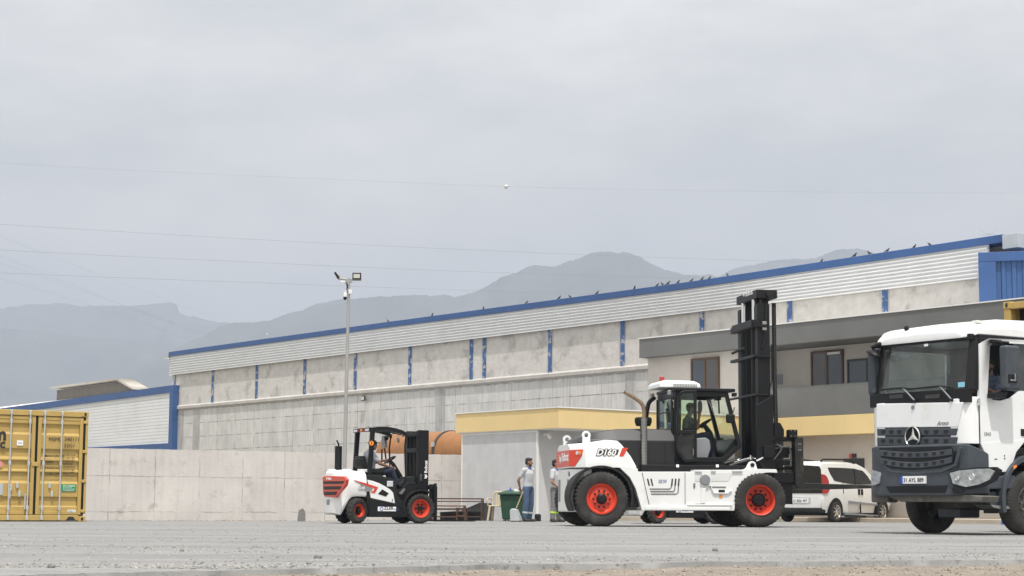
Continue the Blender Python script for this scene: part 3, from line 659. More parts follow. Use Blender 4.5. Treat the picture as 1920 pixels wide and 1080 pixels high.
def catmark(parent, o, xd, yd, s, m):
    """small animal head emblem beside the lettering"""
    P = [(-.5, .5), (-.28, .22), (.28, .22), (.5, .5), (.42, .0), (.5, -.25), (.2, -.2), (.0, -.5), (-.2, -.2), (-.5, -.25), (-.42, .0)]
    xd, yd = Vector(xd).normalized(), Vector(yd).normalized(); zd = xd.cross(yd); o = Vector(o)
    n = len(P); vs = [o + xd * p[0] * s + yd * p[1] * s for p in P]; vs += [v + zd * .002 for v in vs]
    return MB().add(vs, [tuple(range(n)), tuple(range(n, 2*n))] + [(i, (i+1) % n, n+(i+1) % n, n+i) for i in range(n)]).build('emblem', m, parent, smooth=False)
BRAND = 'Bobcat'
# ================================================================== LARGE FORKLIFT
BF = Fr(1427, 39.2, 10)
bf = thing('heavy_forklift', BF, 'very large white and black forklift with tall black mast and orange red wheel rims', 'forklift')
q = lambda px, py, y=.06: BF.s(px, py, y)
def Q(pts, y): return [BF.s(px, py, y) for px, py in pts]
RW = .585; xrw = q(1129, 936, 0)[0]
wheel(bf, 0, 0, RW, RW, .32, .325, 'dish', lugs=40, depth=.022); wheel(bf, 0, .36, RW, RW, .32, .325, 'plain', lugs=40)
wheel(bf, 0, 2.5, RW, RW, .32, .325, 'dish', flip=True, lugs=40); wheel(bf, 0, 2.14, RW, RW, .32, .325, 'plain', flip=True, lugs=40)
wheel(bf, xrw, .02, RW, RW, .34, .325, 'steer', steer=R(-3), lugs=40, depth=.022); wheel(bf, xrw, 2.28, RW, RW, .34, .325, 'steer', steer=R(-3), flip=True, lugs=40)
# counterweight
xr = BF.s(1043.5, 900, 2.0)[0]; yn, yf = .12, 2.38
topn = Q([(1094, 830), (1123, 826.5), (1140, 824), (1162, 825.5), (1170, 832), (1184, 853), (1193, 874)], .12)
zseam = q(1120, 876.5)[1]
def ztop(x, y):
    P = [(xr, topn[0][1] - .015), (xr + .25, topn[0][1])] + [p for p in topn if p[0] > xr + .3]
    for (a, za), (c, zc) in zip(P, P[1:]):
        if x <= c + 1e-6: return za + (zc - za) * (x - a) / (c - a)
    return P[-1][1]
xsd = [xr + .25, xr + .5] + [p[0] for p in topn if p[0] > xr + .55]
poly = [(xr, .55), ] + [(x, yn) for x in xsd] + [(x, yf) for x in reversed(xsd)] + [(xr, 1.95)]
def strips(poly_x, zb, zt, y0, y1, inset_first):
    b = MB(); rings = []
    return b
b = MB(); rings = []
for i, x in enumerate([xr, xr + .12] + xsd):
    k = min(1, (x - xr) / .25); a = .55 + (yn - .55) * k; c = 2.5 - a; zt = ztop(x, 0); h = zt - zseam
    ins = min(.16, h * .45)
    rings.append([(x, a, zseam + .0), (x, c, zseam), (x, c, zseam + h * .55), (x, c - ins * .5, zt - h * .12), (x, c - ins * 1.6, zt), (x, a + ins * 1.6, zt), (x, a + ins * .5, zt - h * .12), (x, a, zseam + h * .55)])
cw = b.loft(rings).build('counterweight', white, bf, bevel=.035, seg=3)
zlo = q(1060, 960, .5)[1]
b = MB(); b.plan([(xr + .01, .6), (xr + .24, .24), (xr + .42, .24), (xr + .42, 2.26), (xr + .24, 2.26), (xr + .01, 1.9)], lambda x, y: zlo + (.0 if x < xr + .3 else .02), zseam - .02)
lw = b.build('lower_counterweight', white, bf, bevel=.04, seg=3)
b = MB()
for y0 in (.70, 1.62):
    _, z1 = BF.r(1050, 899, xr); _, z0 = BF.r(1050, 941, xr); b.box(xr - .004, xr + .05, y0, y0 + .18, z0, z1)
b.each('rear_lamp', greyp, lw, bevel=.02)
b = MB(); b.cyl((xr - .01, .66, zseam - .13), (xr + .05, .66, zseam - .13), .05, n=16); b.build('round_lamp', greyp, lw)
# red rear panel on the flat and on the near chamfer
zt_, zb_ = q(1070, 842.5, .5)[1], q(1070, 875.5, .5)[1] + .01
b = MB(); b.box(xr - .012, xr + .05, .55, 1.95, zb_, zt_ - .015)
cx = Vector((.25, -.43, 0)).normalized(); cn = Vector((-.43, -.25, 0)).normalized(); A = Vector((xr, .55, 0)) + cn * .012; L_ = .497
def ch(u, z): p = A + cx * (u * L_); return (p.x, p.y, z)
hh = zt_ - zb_
fr_ = [ch(0, zb_), ch(.30, zb_), ch(.78, zb_ + hh * .62), ch(.80, zt_ - .01), ch(0, zt_ - .015)]
bk = [tuple(Vector(p) - cn * .05) for p in fr_]
b.add(fr_ + bk, [(0,1,2,3,4), (9,8,7,6,5)] + [(i, (i+1) % 5, 5+(i+1) % 5, 5+i) for i in range(5)])
rp = b.build('rear_panel', red, bf, smooth=False)
for u, m_ in ((.50, whitelens), (.68, amber)):
    c = Vector(ch(u, zb_ + hh * .78)); MB().cyl(c - cn * .02, c + cn * .012, .042, n=16).build('lamp', m_, rp)
txt(rp, 'lettering', BRAND, (xr - .0135, 1.36, zb_ + hh * .36), (0, -1, 0), (0, 0, 1), .25, whiteink, bold=.02)
catmark(rp, (xr - .0135, 1.52, zb_ + hh * .48), (0, -1, 0), (0, 0, 1), .2, whiteink)
# model lettering on the counterweight flank
ol, zl_ = q(1118, 853.5, yn - .004); lt = txt(bf, 'lettering', 'D160', (ol, yn - .010, zl_), (1, 0, 0), (0, 0, 1), .185, whiteink, bold=.03, shear=.3)
txt(bf, 'lettering_outline', 'D160', (ol, yn - .006, zl_), (1, 0, 0), (0, 0, 1), .185, ink, bold=.10, shear=.3)
bb = MB(); bb.add([(ol + .01, yn - .005, zl_ + .01), (ol + .46, yn - .005, zl_ + .01), (ol + .50, yn - .005, zl_ + .125), (ol + .05, yn - .005, zl_ + .125)], [(0, 1, 2, 3)]); bb.build('lettering_back', ink, bf, smooth=False)
bb = MB(); a_ = ol + .50; bb.add([(a_, yn - .006, zl_ - .02), (a_ + .09, yn - .006, zl_ - .02), (a_ + .20, yn - .006, zl_ + .165), (a_ + .07, yn - .006, zl_ + .165)], [(0, 1, 2, 3)]); bb.build('stripe', red, bf, smooth=False)
# lifting eyes
for px, y in ((1063, 1.85), (1099, .42)):
    x, z = q(px, 818 if px > 1080 else 826, y); zb = ztop(max(x, xr + .1), 0) - .06; b = MB()
    b.lathe([(.045, -.03), (.095, -.03), (.095, .03), (.045, .03)], (x, y, z + .02), (0, 1, 0), 20, closed=True); b.box(x - .085, x - .04, y - .028, y + .028, zb, z + .02); b.box(x + .04, x + .085, y - .028, y + .028, zb, z + .02); b.box(x - .085, x + .085, y - .027, y + .027, zb - .02, z - .045)
    b.build('lifting_eye', white, bf, bevel=.008)
# hood
hp = Q([(1072, 834), (1080, 823), (1096, 815.5), (1116, 810), (1150, 805.5), (1201, 804.6), (1262, 806.5)], .95)
zmid = q(1200, 826.5, .62)[1]; zdeck = q(1200, 884, .3)[1]
b = MB(); rings = []
for i, (x, z) in enumerate(hp):
    zm = min(zmid, z - .06); w = .75 if i > 2 else .6 + .05 * i
    rings.append([(x, 1.25 - w, zdeck if i > 3 else zseam), (x, 1.25 - w, zm), (x, 1.25 - w + .17, z), (x, 1.25 + w - .17, z), (x, 1.25 + w, zm), (x, 1.25 + w, zdeck if i > 3 else zseam)])
hd = b.loft(rings).build('hood', hoodgrey, bf, bevel=.02)
b = MB()
for k in range(6):
    x = hp[0][0] + .06 + k * .055; z = hp[0][1] - .02 + k * .035; b.box(x, x + .02, .78, 1.7, z, z + .05)
b.build('grille', black, hd)
x = q(1245, 830, .6)[0]; MB().box(x - .006, x + .006, .493, .52, zdeck + .05, zmid).build('panel_gap', black, hd)
x0 = q(1203, 880, .3)[0]; x1 = q(1402, 880, .3)[0]; zd1 = q(1250, 871.5, .3)[1]
b = MB(); b.box(x0, x1, .32, 2.2, zdeck - .1, zd1); b.build('deck', black, bf, bevel=.015)
b = MB()
for px in (1270.5, 1345): x, z = q(px, 873.5, .31); b.box(x - .03, x + .03, .305, .33, z - .03, z + .03)
b.each('marker', paper, bf)
# chassis
b = MB(); b.box(xr + .35, .9, .56, 1.94, .50, zdeck - .08); b.box(xrw - .10, xrw + .10, .3, 2.2, .48, .68); b.box(-.12, .12, .3, 2.2, .45, .72); b.build('chassis', black, bf)
# wheel housings over the steering wheels
for y0, y1 in ((.06, .58),):
    b = MB(); pr = []
    for k in range(25): a = R(208 - k * 9.4); pr.append((xrw + .70 * math.cos(a), RW + .05 + .66 * math.sin(a)))
    for k in range(25): a = R(208 - (24 - k) * 9.4); pr.append((xrw + .655 * math.cos(a), RW + .05 + .62 * math.sin(a)))
    b.ext(pr, 'y', y0, y1); b.each('fender', plastic, bf)
b = MB()
for y0, y1 in ((.5, .56), (1.94, 2.0)): b.box(xr + .3, q(1203, 940)[0] + .05, y0, y1, .45, zseam)
b.box(xrw + .45, q(1203, 940)[0] + .02, .2, 2.3, .42, .62); b.each('wheel_well', plastic, bf)
# white flank with both wheel arches
fl_ = [(1163, 877.8), (1195, 877.8), (1197, 884.4), (1301, 884.4), (1301, 881), (1394, 881), (1402, 879), (1456, 880), (1458, 886.5), (1440, 886), (1420, 889), (1402, 898.5), (1389, 916), (1380, 938), (1377, 957.5), (1204, 957.5), (1199, 940), (1192, 916), (1181, 895)]
b = MB(); b.ext(Q(fl_, .06), 'y', .06, .44); b.ext(Q(fl_, .06), 'y', 2.06, 2.44); b.each('side_body', white, bf, bevel=.008)
x0, z1 = q(1210, 949.5, .02); x1, z0 = q(1370, 957.3, .02); MB().box(x0, x1, .015, .12, z0, z1).build('side_rail', white, bf, bevel=.012)
def flat(name, pts, y, m, th=.006, parent=None): return MB().ext(Q(pts, y), 'y', y - th, y + .02).build(name, m, parent or bf, smooth=False)
b = MB()                                                   # engraved gaps, slots and hinges
for pts in ([(1203.5, 886), (1204.3, 886), (1217.5, 946), (1216.5, 946)], [(1284, 886), (1284.8, 886), (1285, 946), (1284.2, 946)], [(1213, 897.5), (1215.5, 897.5), (1218.8, 910.5), (1216, 910.5)], [(1219.5, 897.5), (1222, 897.5), (1225, 910.5), (1222.3, 910.5)],
            [(1259.4, 897.5), (1262, 897.5), (1261, 910.5), (1258, 910.5)], [(1265.8, 897.5), (1268.4, 897.5), (1267.3, 910.5), (1264.5, 910.5)], [(1272, 897.5), (1274.6, 897.5), (1273.4, 910.5), (1270.7, 910.5)]): b.ext(Q(pts, .056), 'y', .052, .075)
b.each('slot', ink, bf, smooth=False)
b = MB()
for (xa, ya, xb2, xt) in ((1218, 916.8, 1256, 1259), (1219.5, 921.6, 1262, 1265.5), (1220.7, 926.2, 1268, 1272)):
    P = [q(xa, ya, .055), q(xb2, ya, .055), q(xt - .4, ya - 3, .055), q(xt, 910.5, .055)]; b.tube([(x, .056, z) for x, z in P], .009, n=6)
b.each('stripe_line', ink, bf)
txt(bf, 'lettering', '12.00 AND\nFREE LIFT', (q(1242, 901.8)[0], .053, q(1242, 901.8)[1]), (1, 0, 0), (0, 0, 1), .042, inkblue, align='CENTER')
c, cz = q(1321.5, 899.5, .05); MB().lathe([(.11, 0), (.112, -.05), (.10, -.07), (0, -.075)], (c, .06, cz), (0, 1, 0), 28).build('filler_cap', greyp, bf)
# step recess and front tank details on the flank
sh = mat('white_recess_shade', (.66, .67, .67), .4, var=.04)  # greyer white: the shade of the recesses put into the colour
flat('tread', [(1303, 944.5), (1320, 944.5), (1320, 946), (1303, 946)], .056, ink)
flat('tread', [(1331, 912.5), (1361, 912.5), (1361, 914), (1331, 914)], .056, ink)
flat('vent', [(1347.5, 918.5), (1359, 918.5), (1359, 924.5), (1347.5, 924.5)], .055, black)
flat('warning_sticker', [(1348.5, 928), (1354.5, 928), (1354.5, 933.5), (1348.5, 933.5)], .055, amber)
flat('latch', [(1300, 906), (1303.5, 906), (1303.5, 915), (1300, 915)], .052, steel)
b = MB()
for pts in ([(1303, 881), (1316, 881), (1316, 884.5), (1303, 884.5)], [(1333, 881), (1342, 881), (1342, 884), (1333, 884)], [(1373, 880.8), (1392, 880.8), (1392, 884), (1373, 884)], [(1326, 911), (1332, 911), (1334, 918), (1338, 925.5), (1365, 925.5), (1368, 922), (1372, 921), (1372, 919.5), (1367, 920.5), (1364, 923.5), (1339, 923.5), (1335.5, 917), (1333, 909.5), (1326, 909.5)], [(1288, 945), (1372, 945), (1372, 948), (1288, 948)], [(1314, 915), (1323, 915), (1323, 944), (1314, 944)]): b.ext(Q(pts, .05), 'y', .02, .075)
b.each('step_frame', white, bf, bevel=.005)
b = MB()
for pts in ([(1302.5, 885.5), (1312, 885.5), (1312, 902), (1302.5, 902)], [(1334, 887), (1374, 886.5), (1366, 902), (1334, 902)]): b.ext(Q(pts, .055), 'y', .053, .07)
b.each('recess_shade_panel', sh, bf, smooth=False)
# front bracket with the tilt cylinder
br = Q([(1390, 882), (1398, 878), (1405, 866), (1411, 864.5), (1416, 867), (1420, 880)], .3); b = MB(); b.ext(br, 'y', .28, .36); b.ext(br, 'y', 2.14, 2.22); b.each('bracket', white, bf, bevel=.012)
x, z = q(1410.5, 872, .28); MB().cyl((x, .25, z), (x, .40, z), .045, n=18).build('pin', black, bf)
b = MB()
for y in (.62, 1.88):
    p = q(1368, 876, .6); r_ = q(1414, 862, .6); e = q(1431, 857, .6); b.cyl((p[0], y, p[1]), (r_[0], y, r_[1]), .085, n=18); b.cyl((r_[0], y, r_[1]), (e[0], y, e[1]), .04, n=14, mi=1)
b.each('tilt_cylinder', [black, chrome], bf)
b = MB(); p0, p1 = q(1376, 867, .5), q(1407, 858, .5); b.tube([(p0[0], .5, p0[1]), (p1[0], .5, p1[1])], .014); b.tube([(p1[0], .5, p1[1] - .05), (p1[0], .5, p1[1] + .05)], .02); p0 = q(1418, 864, .45); p1 = q(1431, 858, .45); b.tube([(p0[0], .45, p0[1]), (p1[0], .45, p1[1])], .02); b.each('pipe', chrome, bf)
# ---------------------------------------------------------------- cab
YN, YF2 = .50, 2.0
cx_r = q(1264, 800, YN)[0]; cx_f = q(1386, 832, YN)[0]; cx_ft = q(1361, 737, YN)[0]; z_fl = q(1320, 866, YN)[1]; z_rf = q(1300, 734, YN)[1]; z_sill = q(1264, 806, YN)[1]
b = MB()
def bar(p, r_, w=.05): b.tube([p, r_], w, n=6)
cx_rt = cx_r + .02
for y in (YN + .04, YF2 - .04):
    b.ext([(cx_r, z_fl), (cx_r + .14, z_fl), (cx_rt + .15, z_rf), (cx_rt, z_rf)], 'y', y - .05, y + .05)
    b.ext([(cx_f - .02, z_fl + .3), (cx_f + .06, z_fl + .34), (cx_ft + .05, z_rf), (cx_ft - .03, z_rf)], 'y', y - .045, y + .045)
    b.ext([(cx_r, z_fl - .02), (cx_f - .35, z_fl - .02), (cx_f + .06, z_fl + .34), (cx_f - .06, z_fl + .36), (cx_f - .38, z_fl + .1), (cx_r, z_fl + .1)], 'y', y - .05, y + .05)
b.box(cx_rt, cx_ft + .05, YN, YN + .10, z_rf - .10, z_rf); b.box(cx_rt, cx_ft + .05, YF2 - .10, YF2, z_rf - .10, z_rf)
b.box(cx_r - .02, cx_r + .08, YN + .09, YF2 - .09, z_fl, z_sill + .02)
b.box(cx_rt - .01, cx_rt + .08, YN + .09, YF2 - .09, z_rf - .14, z_rf); b.box(cx_ft - .06, cx_ft + .04, YN + .09, YF2 - .09, z_rf - .10, z_rf)
b.box(cx_r, cx_f - .3, YN, YF2, z_fl - .1, z_fl - .02)
b.ext([(cx_f - .32, z_fl + .05), (cx_f, z_fl + .34), (cx_f + .005, z_sill - .16), (cx_f - .06, z_sill - .16), (cx_f - .34, z_fl + .2)], 'y', YN + .09, YF2 - .09)
b.ext([(cx_f - .40, z_fl), (cx_f - .02, z_fl + .32), (cx_f - .02, z_sill - .18), (cx_f - .30, z_sill - .22), (cx_f - .40, z_sill - .3)], 'y', YF2 - .10, YF2 - .06)
cab = b.build('cab_frame', black, bf, bevel=.012)
x1 = q(1378, 730, YN)[0]; zt = q(1300, 727.5, YN)[1]
MB().box(cx_rt - .02, x1, YN - .04, YF2 + .04, z_rf + .003, zt).build('cab_roof', black, cab, bevel=.02)
# rear window with its inner sliding bar, front and far windows
MB().box(cx_r - .008, cx_r + .006, YN + .14, YF2 - .14, z_sill + .03, z_rf - .15).build('rear_window', glass_g, cab)
b = MB(); b.box(cx_r - .035, cx_r - .01, YN + .10, YN + .17, z_sill, z_rf - .12); b.box(cx_r - .035, cx_r - .01, YF2 - .17, YF2 - .10, z_sill, z_rf - .12); b.box(cx_r - .03, cx_r - .01, YN + .17, YF2 - .17, z_sill, z_sill + .05); b.box(cx_r - .02, cx_r - .01, YN + .17, YF2 - .17, (z_sill + z_rf) / 2 - .02, (z_sill + z_rf) / 2); b.build('window_frame', black, cab)
b = MB(); b.add([(cx_f, YN + .08, z_sill - .15), (cx_f, YF2 - .08, z_sill - .15), (cx_ft, YF2 - .08, z_rf - .1), (cx_ft, YN + .08, z_rf - .1)], [(0, 1, 2, 3)]); b.build('windscreen', glass_g, cab, smooth=False)
MB().add([(cx_r + .13, YF2 - .04, z_sill - .1), (cx_f - .05, YF2 - .04, z_sill - .1), (cx_ft - .06, YF2 - .04, z_rf - .1), (cx_rt + .14, YF2 - .04, z_rf - .1)], [(0, 1, 2, 3)]).build('side_window', glass_g, cab, smooth=False)
# wiper on the screen, mirrors
b = MB(); b.tube([(cx_ft - .05, .9, z_rf - .12), (cx_ft - .02, .95, z_rf - .45)], .018, n=6); b.box(cx_ft - .12, cx_ft - .02, .8, 1.0, z_rf - .16, z_rf - .1); b.build('wiper', black, cab)
x, z = q(1369, 785, YN - .05); b = MB(); b.box(x - .10, x + .10, YN - .12, YN - .02, z - .10, z + .10); mo = b.build('mirror', black, cab, bevel=.04, seg=3); MB().tube([(x + .05, YN - .06, z + .08), (x + .12, YN + .02, z + .25)], .012, n=6).build('mirror_arm', black, cab)
x, z = q(1315, 762, YF2); b = MB(); b.ell((x, YF2 + .12, z), (.06, .02, .16)); b.build('far_mirror', greyp, cab)
b = MB(); x, z = q(1376, 739, YN - .02); b.box(x - .02, x + .06, YN - .06, YN + .1, z - .05, z + .03); b.each('work_lamp', plastic, cab, bevel=.01)
b = MB(); x, z = q(1256, 736, YN - .02); b.box(x - .05, x + .02, YN - .06, YN + .03, z - .05, z + .05); x, z = q(1224, 741, YF2); b.box(x - .05, x + .03, YF2 - .03, YF2 + .08, z - .05, z + .05); b.each('work_lamp', steel, cab, bevel=.01)
# the cab door, standing open along the side
dp = Q([(1268.5, 870 - 5), (1268.5, 820), (1272, 745), (1276, 735), (1282, 732.5), (1306, 732.5), (1306, 866), (1282, 866), (1266.5, 842), (1266.5, 812)], YN - .1)
do = Q([(1267, 812), (1270.5, 744), (1275, 735), (1282, 732), (1306, 732), (1306, 866), (1282, 866), (1266, 843)], YN - .10)
def ring_frame(outer, t, y0, y1):
    n = len(outer); cxm = sum(p[0] for p in outer) / n; czm = sum(p[1] for p in outer) / n; inner = []
    for x, z in outer: inner.append((cxm + (x - cxm) * (1 - t), czm + (z - czm) * (1 - t * .42)))
    vs = [(x, y0, z) for x, z in outer] + [(x, y0, z) for x, z in inner] + [(x, y1, z) for x, z in outer] + [(x, y1, z) for x, z in inner]; fs = []
    for i in range(n):
        j = (i + 1) % n; fs += [(i, j, n + j, n + i), (2*n + i, 3*n + i, 3*n + j, 2*n + j), (i, 2*n + i, 2*n + j, j), (n + i, n + j, 3*n + j, 3*n + i)]
    return MB().add(vs, fs)
b = ring_frame(do, .22, YN - .14, YN - .07); xa, za = q(1267.5, 806, YN - .1); xb_, zb2 = q(1306, 814, YN - .1); b.box(xa + .03, xb_, YN - .138, YN - .072, zb2, za)
dr = b.build('door', black, bf, bevel=.012)
MB().ext(Q([(1271, 804), (1275, 742), (1279, 737), (1303, 737), (1303, 804)], YN - .1), 'y', YN - .108, YN - .10).build('upper_pane', glass_g, dr); MB().ext(Q([(1270, 815), (1303, 815), (1303, 860), (1284, 860), (1270, 838)], YN - .1), 'y', YN - .108, YN - .10).build('lower_pane', glass_d, dr)
x, z = q(1299, 848, YN - .13); b = MB(); b.tube([(x, YN - .14, z - .07), (x, YN - .17, z - .06), (x, YN - .17, z + .06), (x, YN - .14, z + .07)], .01, n=6); b.build('handle', steel, dr)
# inside: seat, console, steering wheel
b = MB(); xs_, zs_ = q(1285, 826, 1.25); b.box(xs_ - .25, xs_ + .28, .98, 1.5, zs_ - .1, zs_ + .06); b.ext([(xs_ - .34, zs_ + .05), (xs_ - .18, zs_ + .05), (xs_ - .28, zs_ + .72), (xs_ - .40, zs_ + .72)], 'y', 1.0, 1.5); b.ell((xs_ - .34, 1.25, zs_ + .80), (.07, .14, .12)); b.box(xs_ - .15, xs_ + .2, 1.05, 1.45, z_fl - .02, zs_ - .1); b.build('seat', plastic, cab, bevel=.04)
MB().ext(Q([(1303, 866), (1303, 822), (1322, 820.5), (1329, 826), (1331, 840), (1324, 864)], .72), 'y', .62, .86).build('console', greyp, cab, bevel=.03)
wx, wz = q(1319, 795, 1.2); b = MB(); ax_ = Vector((-.55, 0, .83)).normalized(); u_ = Vector((0, 1, 0)); v_ = ax_.cross(u_)
b.tube([Vector((wx, 1.2, wz)) + u_ * (math.cos(t * math.pi / 12) * .20) + v_ * (math.sin(t * math.pi / 12) * .20) for t in range(24)], .016, n=7, closed=True)
for t in (0, 2.1, 4.2): b.tube([Vector((wx, 1.2, wz)), Vector((wx, 1.2, wz)) + u_ * math.cos(t) * .2 + v_ * math.sin(t) * .2], .014, n=6)
b.ell((wx, 1.2, wz), .045, n=10, m=6); b.build('steering_wheel', plastic, cab)
b = MB(); x9, z9 = q(1341, 858, 1.2); b.tube([(wx + .02, 1.2, wz - .02), (wx + .14, 1.2, wz - .2), (x9, 1.2, z9)], [.05, .07, .09], n=10); b.build('steering_column', plastic, cab)
# roof unit and beacon
x0, z0 = q(1234, 727, .9); x1, z1 = q(1311, 714, .9); b = MB(); b.loft([[(x, y, z) for x, y in ((x0 + i, .75 + i), (x1 - i * 1.8, .75 + i), (x1 - i * 1.8, 1.85 - i), (x0 + i, 1.85 - i))] for z, i in ((z0, .0), (z0 + (z1 - z0) * .55, .01), (z1 - .02, .07), (z1, .14))])
ac = b.build('roof_air_unit', white, bf, bevel=.02); b = MB()
for k in range(15):
    for r in range(2): x = x0 + .32 + k * .036; b.cyl((x, .752, z0 + .035 + r * .035), (x, .742, z0 + .035 + r * .035), .011, n=6)
b.build('vent_holes', ink, ac)
x, z = q(1241, 716, 1.7); b = MB(); b.lathe([(.05, -.12), (.055, 0), (.06, .02)], (x, 1.7, z), (0, 0, 1), 16); b.build('beacon_base', black, bf); MB().lathe([(.055, .02), (.058, .10), (.045, .12), (0, .125)], (x, 1.7, z), (0, 0, 1), 16).build('beacon', redlens, bf)
# exhaust: perforated shield below, bent heat tinted pipe above
b = MB(); P = [q(1208, 884, .42), q(1208, 790, .42), q(1207.5, 770, .42), q(1203, 757, .42), q(1190, 746, .42), q(1171, 735, .42)]
b.tube([(x, .42, z) for x, z in P], [.043] * 6, n=16, sub=6); b.build('exhaust_pipe', bronze, bf)
e0, e1 = P[-2], P[-1]; MB().lathe([(.037, .0), (0, .0)], (e1[0] - .004, .42, e1[1] + .003), (e1[0] - e0[0], 0, e1[1] - e0[1]), 16).build('exhaust_mouth', ink, bf)
b = MB(); z0 = q(1208, 879, .42)[1]; z1 = q(1208, 785, .42)[1]; b.cyl((P[0][0], .42, z0), (P[0][0], .42, z1), .066, n=24); es = b.build('exhaust_shield', steel, bf); b = MB()
for k in range(34):
    for j in range(9):
        a = R(180 + 20 * j + (10 if k % 2 else 0)); z = z0 + .03 + (z1 - z0 - .06) * k / 33; d = Vector((math.cos(a), math.sin(a), 0)); c = Vector((P[0][0], .42, z)); b.cyl(c + d * .062, c + d * .0675, .0075, n=6)
b.build('shield_holes', ink, es)
x, z = q(1206, 791, 1.05); b = MB(); b.lathe([(.07, -.25), (.07, -.10), (.16, -.09), (.19, 0), (.19, .07), (.16, .10), (0, .11)], (x, 1.05, z), (0, 0, 1), 22); b.build('air_intake', plastic, bf)
b = MB(); pts = [q(1211, 792, 1.9), q(1213, 772, 1.9), q(1217, 755, 1.9), q(1228, 745, 1.9)]; b.tube([(x, 1.9, z) for x, z in pts], .05, n=10, sub=5); b.build('hand_rail', black, bf)
# ---------------------------------------------------------------- mast
mm = Q([(1419, 545), (1457, 545)], .52); xm0 = q(1421, 700, .52)[0]; xm1 = q(1444, 700, .52)[0]; xh0 = q(1450.5, 700, .6)[0]
ztm = q(1440, 543.5, .52)[1]; zbm = .5
MY0, MY1 = .52, 1.98
b = MB()
for y0, s in ((MY0, 1), (MY1, -1)):
    b.box(xm0 + .02, xm1 - .02, min(y0, y0 + s * .04), max(y0, y0 + s * .04), zbm, ztm - .3)
    b.box(xm0, xm0 + .045, min(y0 - s * .003, y0 + s * .20), max(y0 - s * .003, y0 + s * .20), zbm, ztm - .32)
    b.box(xm1 - .045, xm1, min(y0 - s * .003, y0 + s * .20), max(y0 - s * .003, y0 + s * .20), zbm, ztm - .32)
b.each('outer_mast', black, bf, bevel=.006)
b = MB()
for y0, s in ((MY0 + .22, 1), (MY1 - .22, -1)):
    b.box(xm0 + .05, xm1 + .05, min(y0, y0 + s * .13), max(y0, y0 + s * .13), zbm + .15, ztm - .12)
b.each('inner_mast', black, bf, bevel=.006)
zbe = q(1421, 557, .52)[1]; xe1 = q(1457, 560, .52)[0]
tb = MB().box(xm0 - .02, xe1, MY0 - .02, MY1 + .02, zbe - .02, ztm).build('top_beam', black, bf, bevel=.01)
txt(tb, 'lettering', BRAND, (xm0 - .0225, 1.30, zbe + .10), (0, -1, 0), (0, 0, 1), .19, whiteink, bold=.02); catmark(tb, (xm0 - .0225, 1.42, zbe + .16), (0, -1, 0), (0, 0, 1), .13, whiteink)
def cross(name, py0, py1, ex, x_ext=.12, wing=.25):
    z1 = q(1421, py0, .45)[1]; z0 = q(1421, py1, .45)[1]; b = MB(); b.box(xm0 - x_ext, xm0 + .01, MY0 - .04, MY1 + wing, z0, z1); b.box(xm0, xm0 + ex, MY0 - .06, MY0 - .005, z0, z1 - (z1 - z0) * .5); return b.build(name, black, bf, bevel=.008)
cross('cross_plate', 601.5, 613.5, .2, .10, .25); cross('cross_beam', 664, 669.5, .34, .10, .28); cross('cross_beam', 737, 741, .34, .06, .8)
zc0 = q(1410, 613, .5)[1]; MB().box(xm0 - .13, xm0 - .0, MY0 + .02, MY1 + .05, zc0 + .01, zc0 + .17).build('cross_member', black, bf, bevel=.008)
b = MB()
for y in (MY0 + .34, MY1 - .34): b.cyl((xm0 + .03, y, .55), (xm0 + .03, y, zc0 + .05), .07, n=14); b.cyl((xm0 + .03, y, zc0 + .05), (xm0 + .03, y, zbe), .047, n=14, mi=1)
b.each('lift_cylinder', [black, chrome], bf)
mat('oiled_chain', (.06, .05, .04), .5, metal=.4, var=.3)
for y in (MY0 + .13, MY1 - .13):
    b = MB(); b.loft([[(xm0 + .10, y - w, z), (xm0 + .14, y - w, z), (xm0 + .14, y + w, z), (xm0 + .10, y + w, z)] for k in range(46) for z, w in ((1.2 + k * .085, .036), (1.255 + k * .085, .036), (1.26 + k * .085, .018), (1.28 + k * .085, .018))])
    b.build('lift_chain', MATS['oiled_chain'], bf, ang=10)
# hoses over the pulley on the near flank
hs0 = q(1449, 560, .5); hs1 = q(1456, 790, .5); b = MB()
for d in (0, .045): b.tube([(xh0 + d, .60, ztm - .28), (xh0 + d, .60, 3.2), (xh0 + .03 + d, .60, 1.75)], .027, n=7)
b.tube([(xh0 + .022, .58, 1.75 + k * .026) for k in range(120)], [.036 if k % 2 else .024 for k in range(120)], n=6)
b.each('hose', plastic, bf)
b = MB(); b.tube([(xm1 - .02, .50, 1.55), (xm1 - .02, .49, 3.05), (xm1 + .03, .49, 3.2), (xm1 + .03, .5, 4.0)], .012, n=6); b.tube([(xm0 + .2, .50, ztm - .3), (xm0 + .17, .5, ztm - 1.0), (xm0 + .1, .5, ztm - 1.3)], .03, n=8); b.each('pipe', black, bf)
x, z = q(1433, 611, .5); MB().box(x - .05, x + .05, .47, .51, z - .1, z + .1).build('valve', steel, bf, bevel=.01)
x, z = q(1442, 551, .48); b = MB(); b.cyl((x, .44, z), (x, .52, z), .07, n=16); b.cyl((x + .03, .44, z - .08), (x + .03, .52, z - .08), .05, n=16); b.build('pulley', plastic, bf)
x, z = q(1382, 661, 1.9); b = MB(); b.tube([(xm0 - .08, 2.15, z), (xm0 - .08, 1.8, z + .02), (xm0 - .06, 1.2, z + .05)], .03, n=7); b.each('hose', plastic, bf)
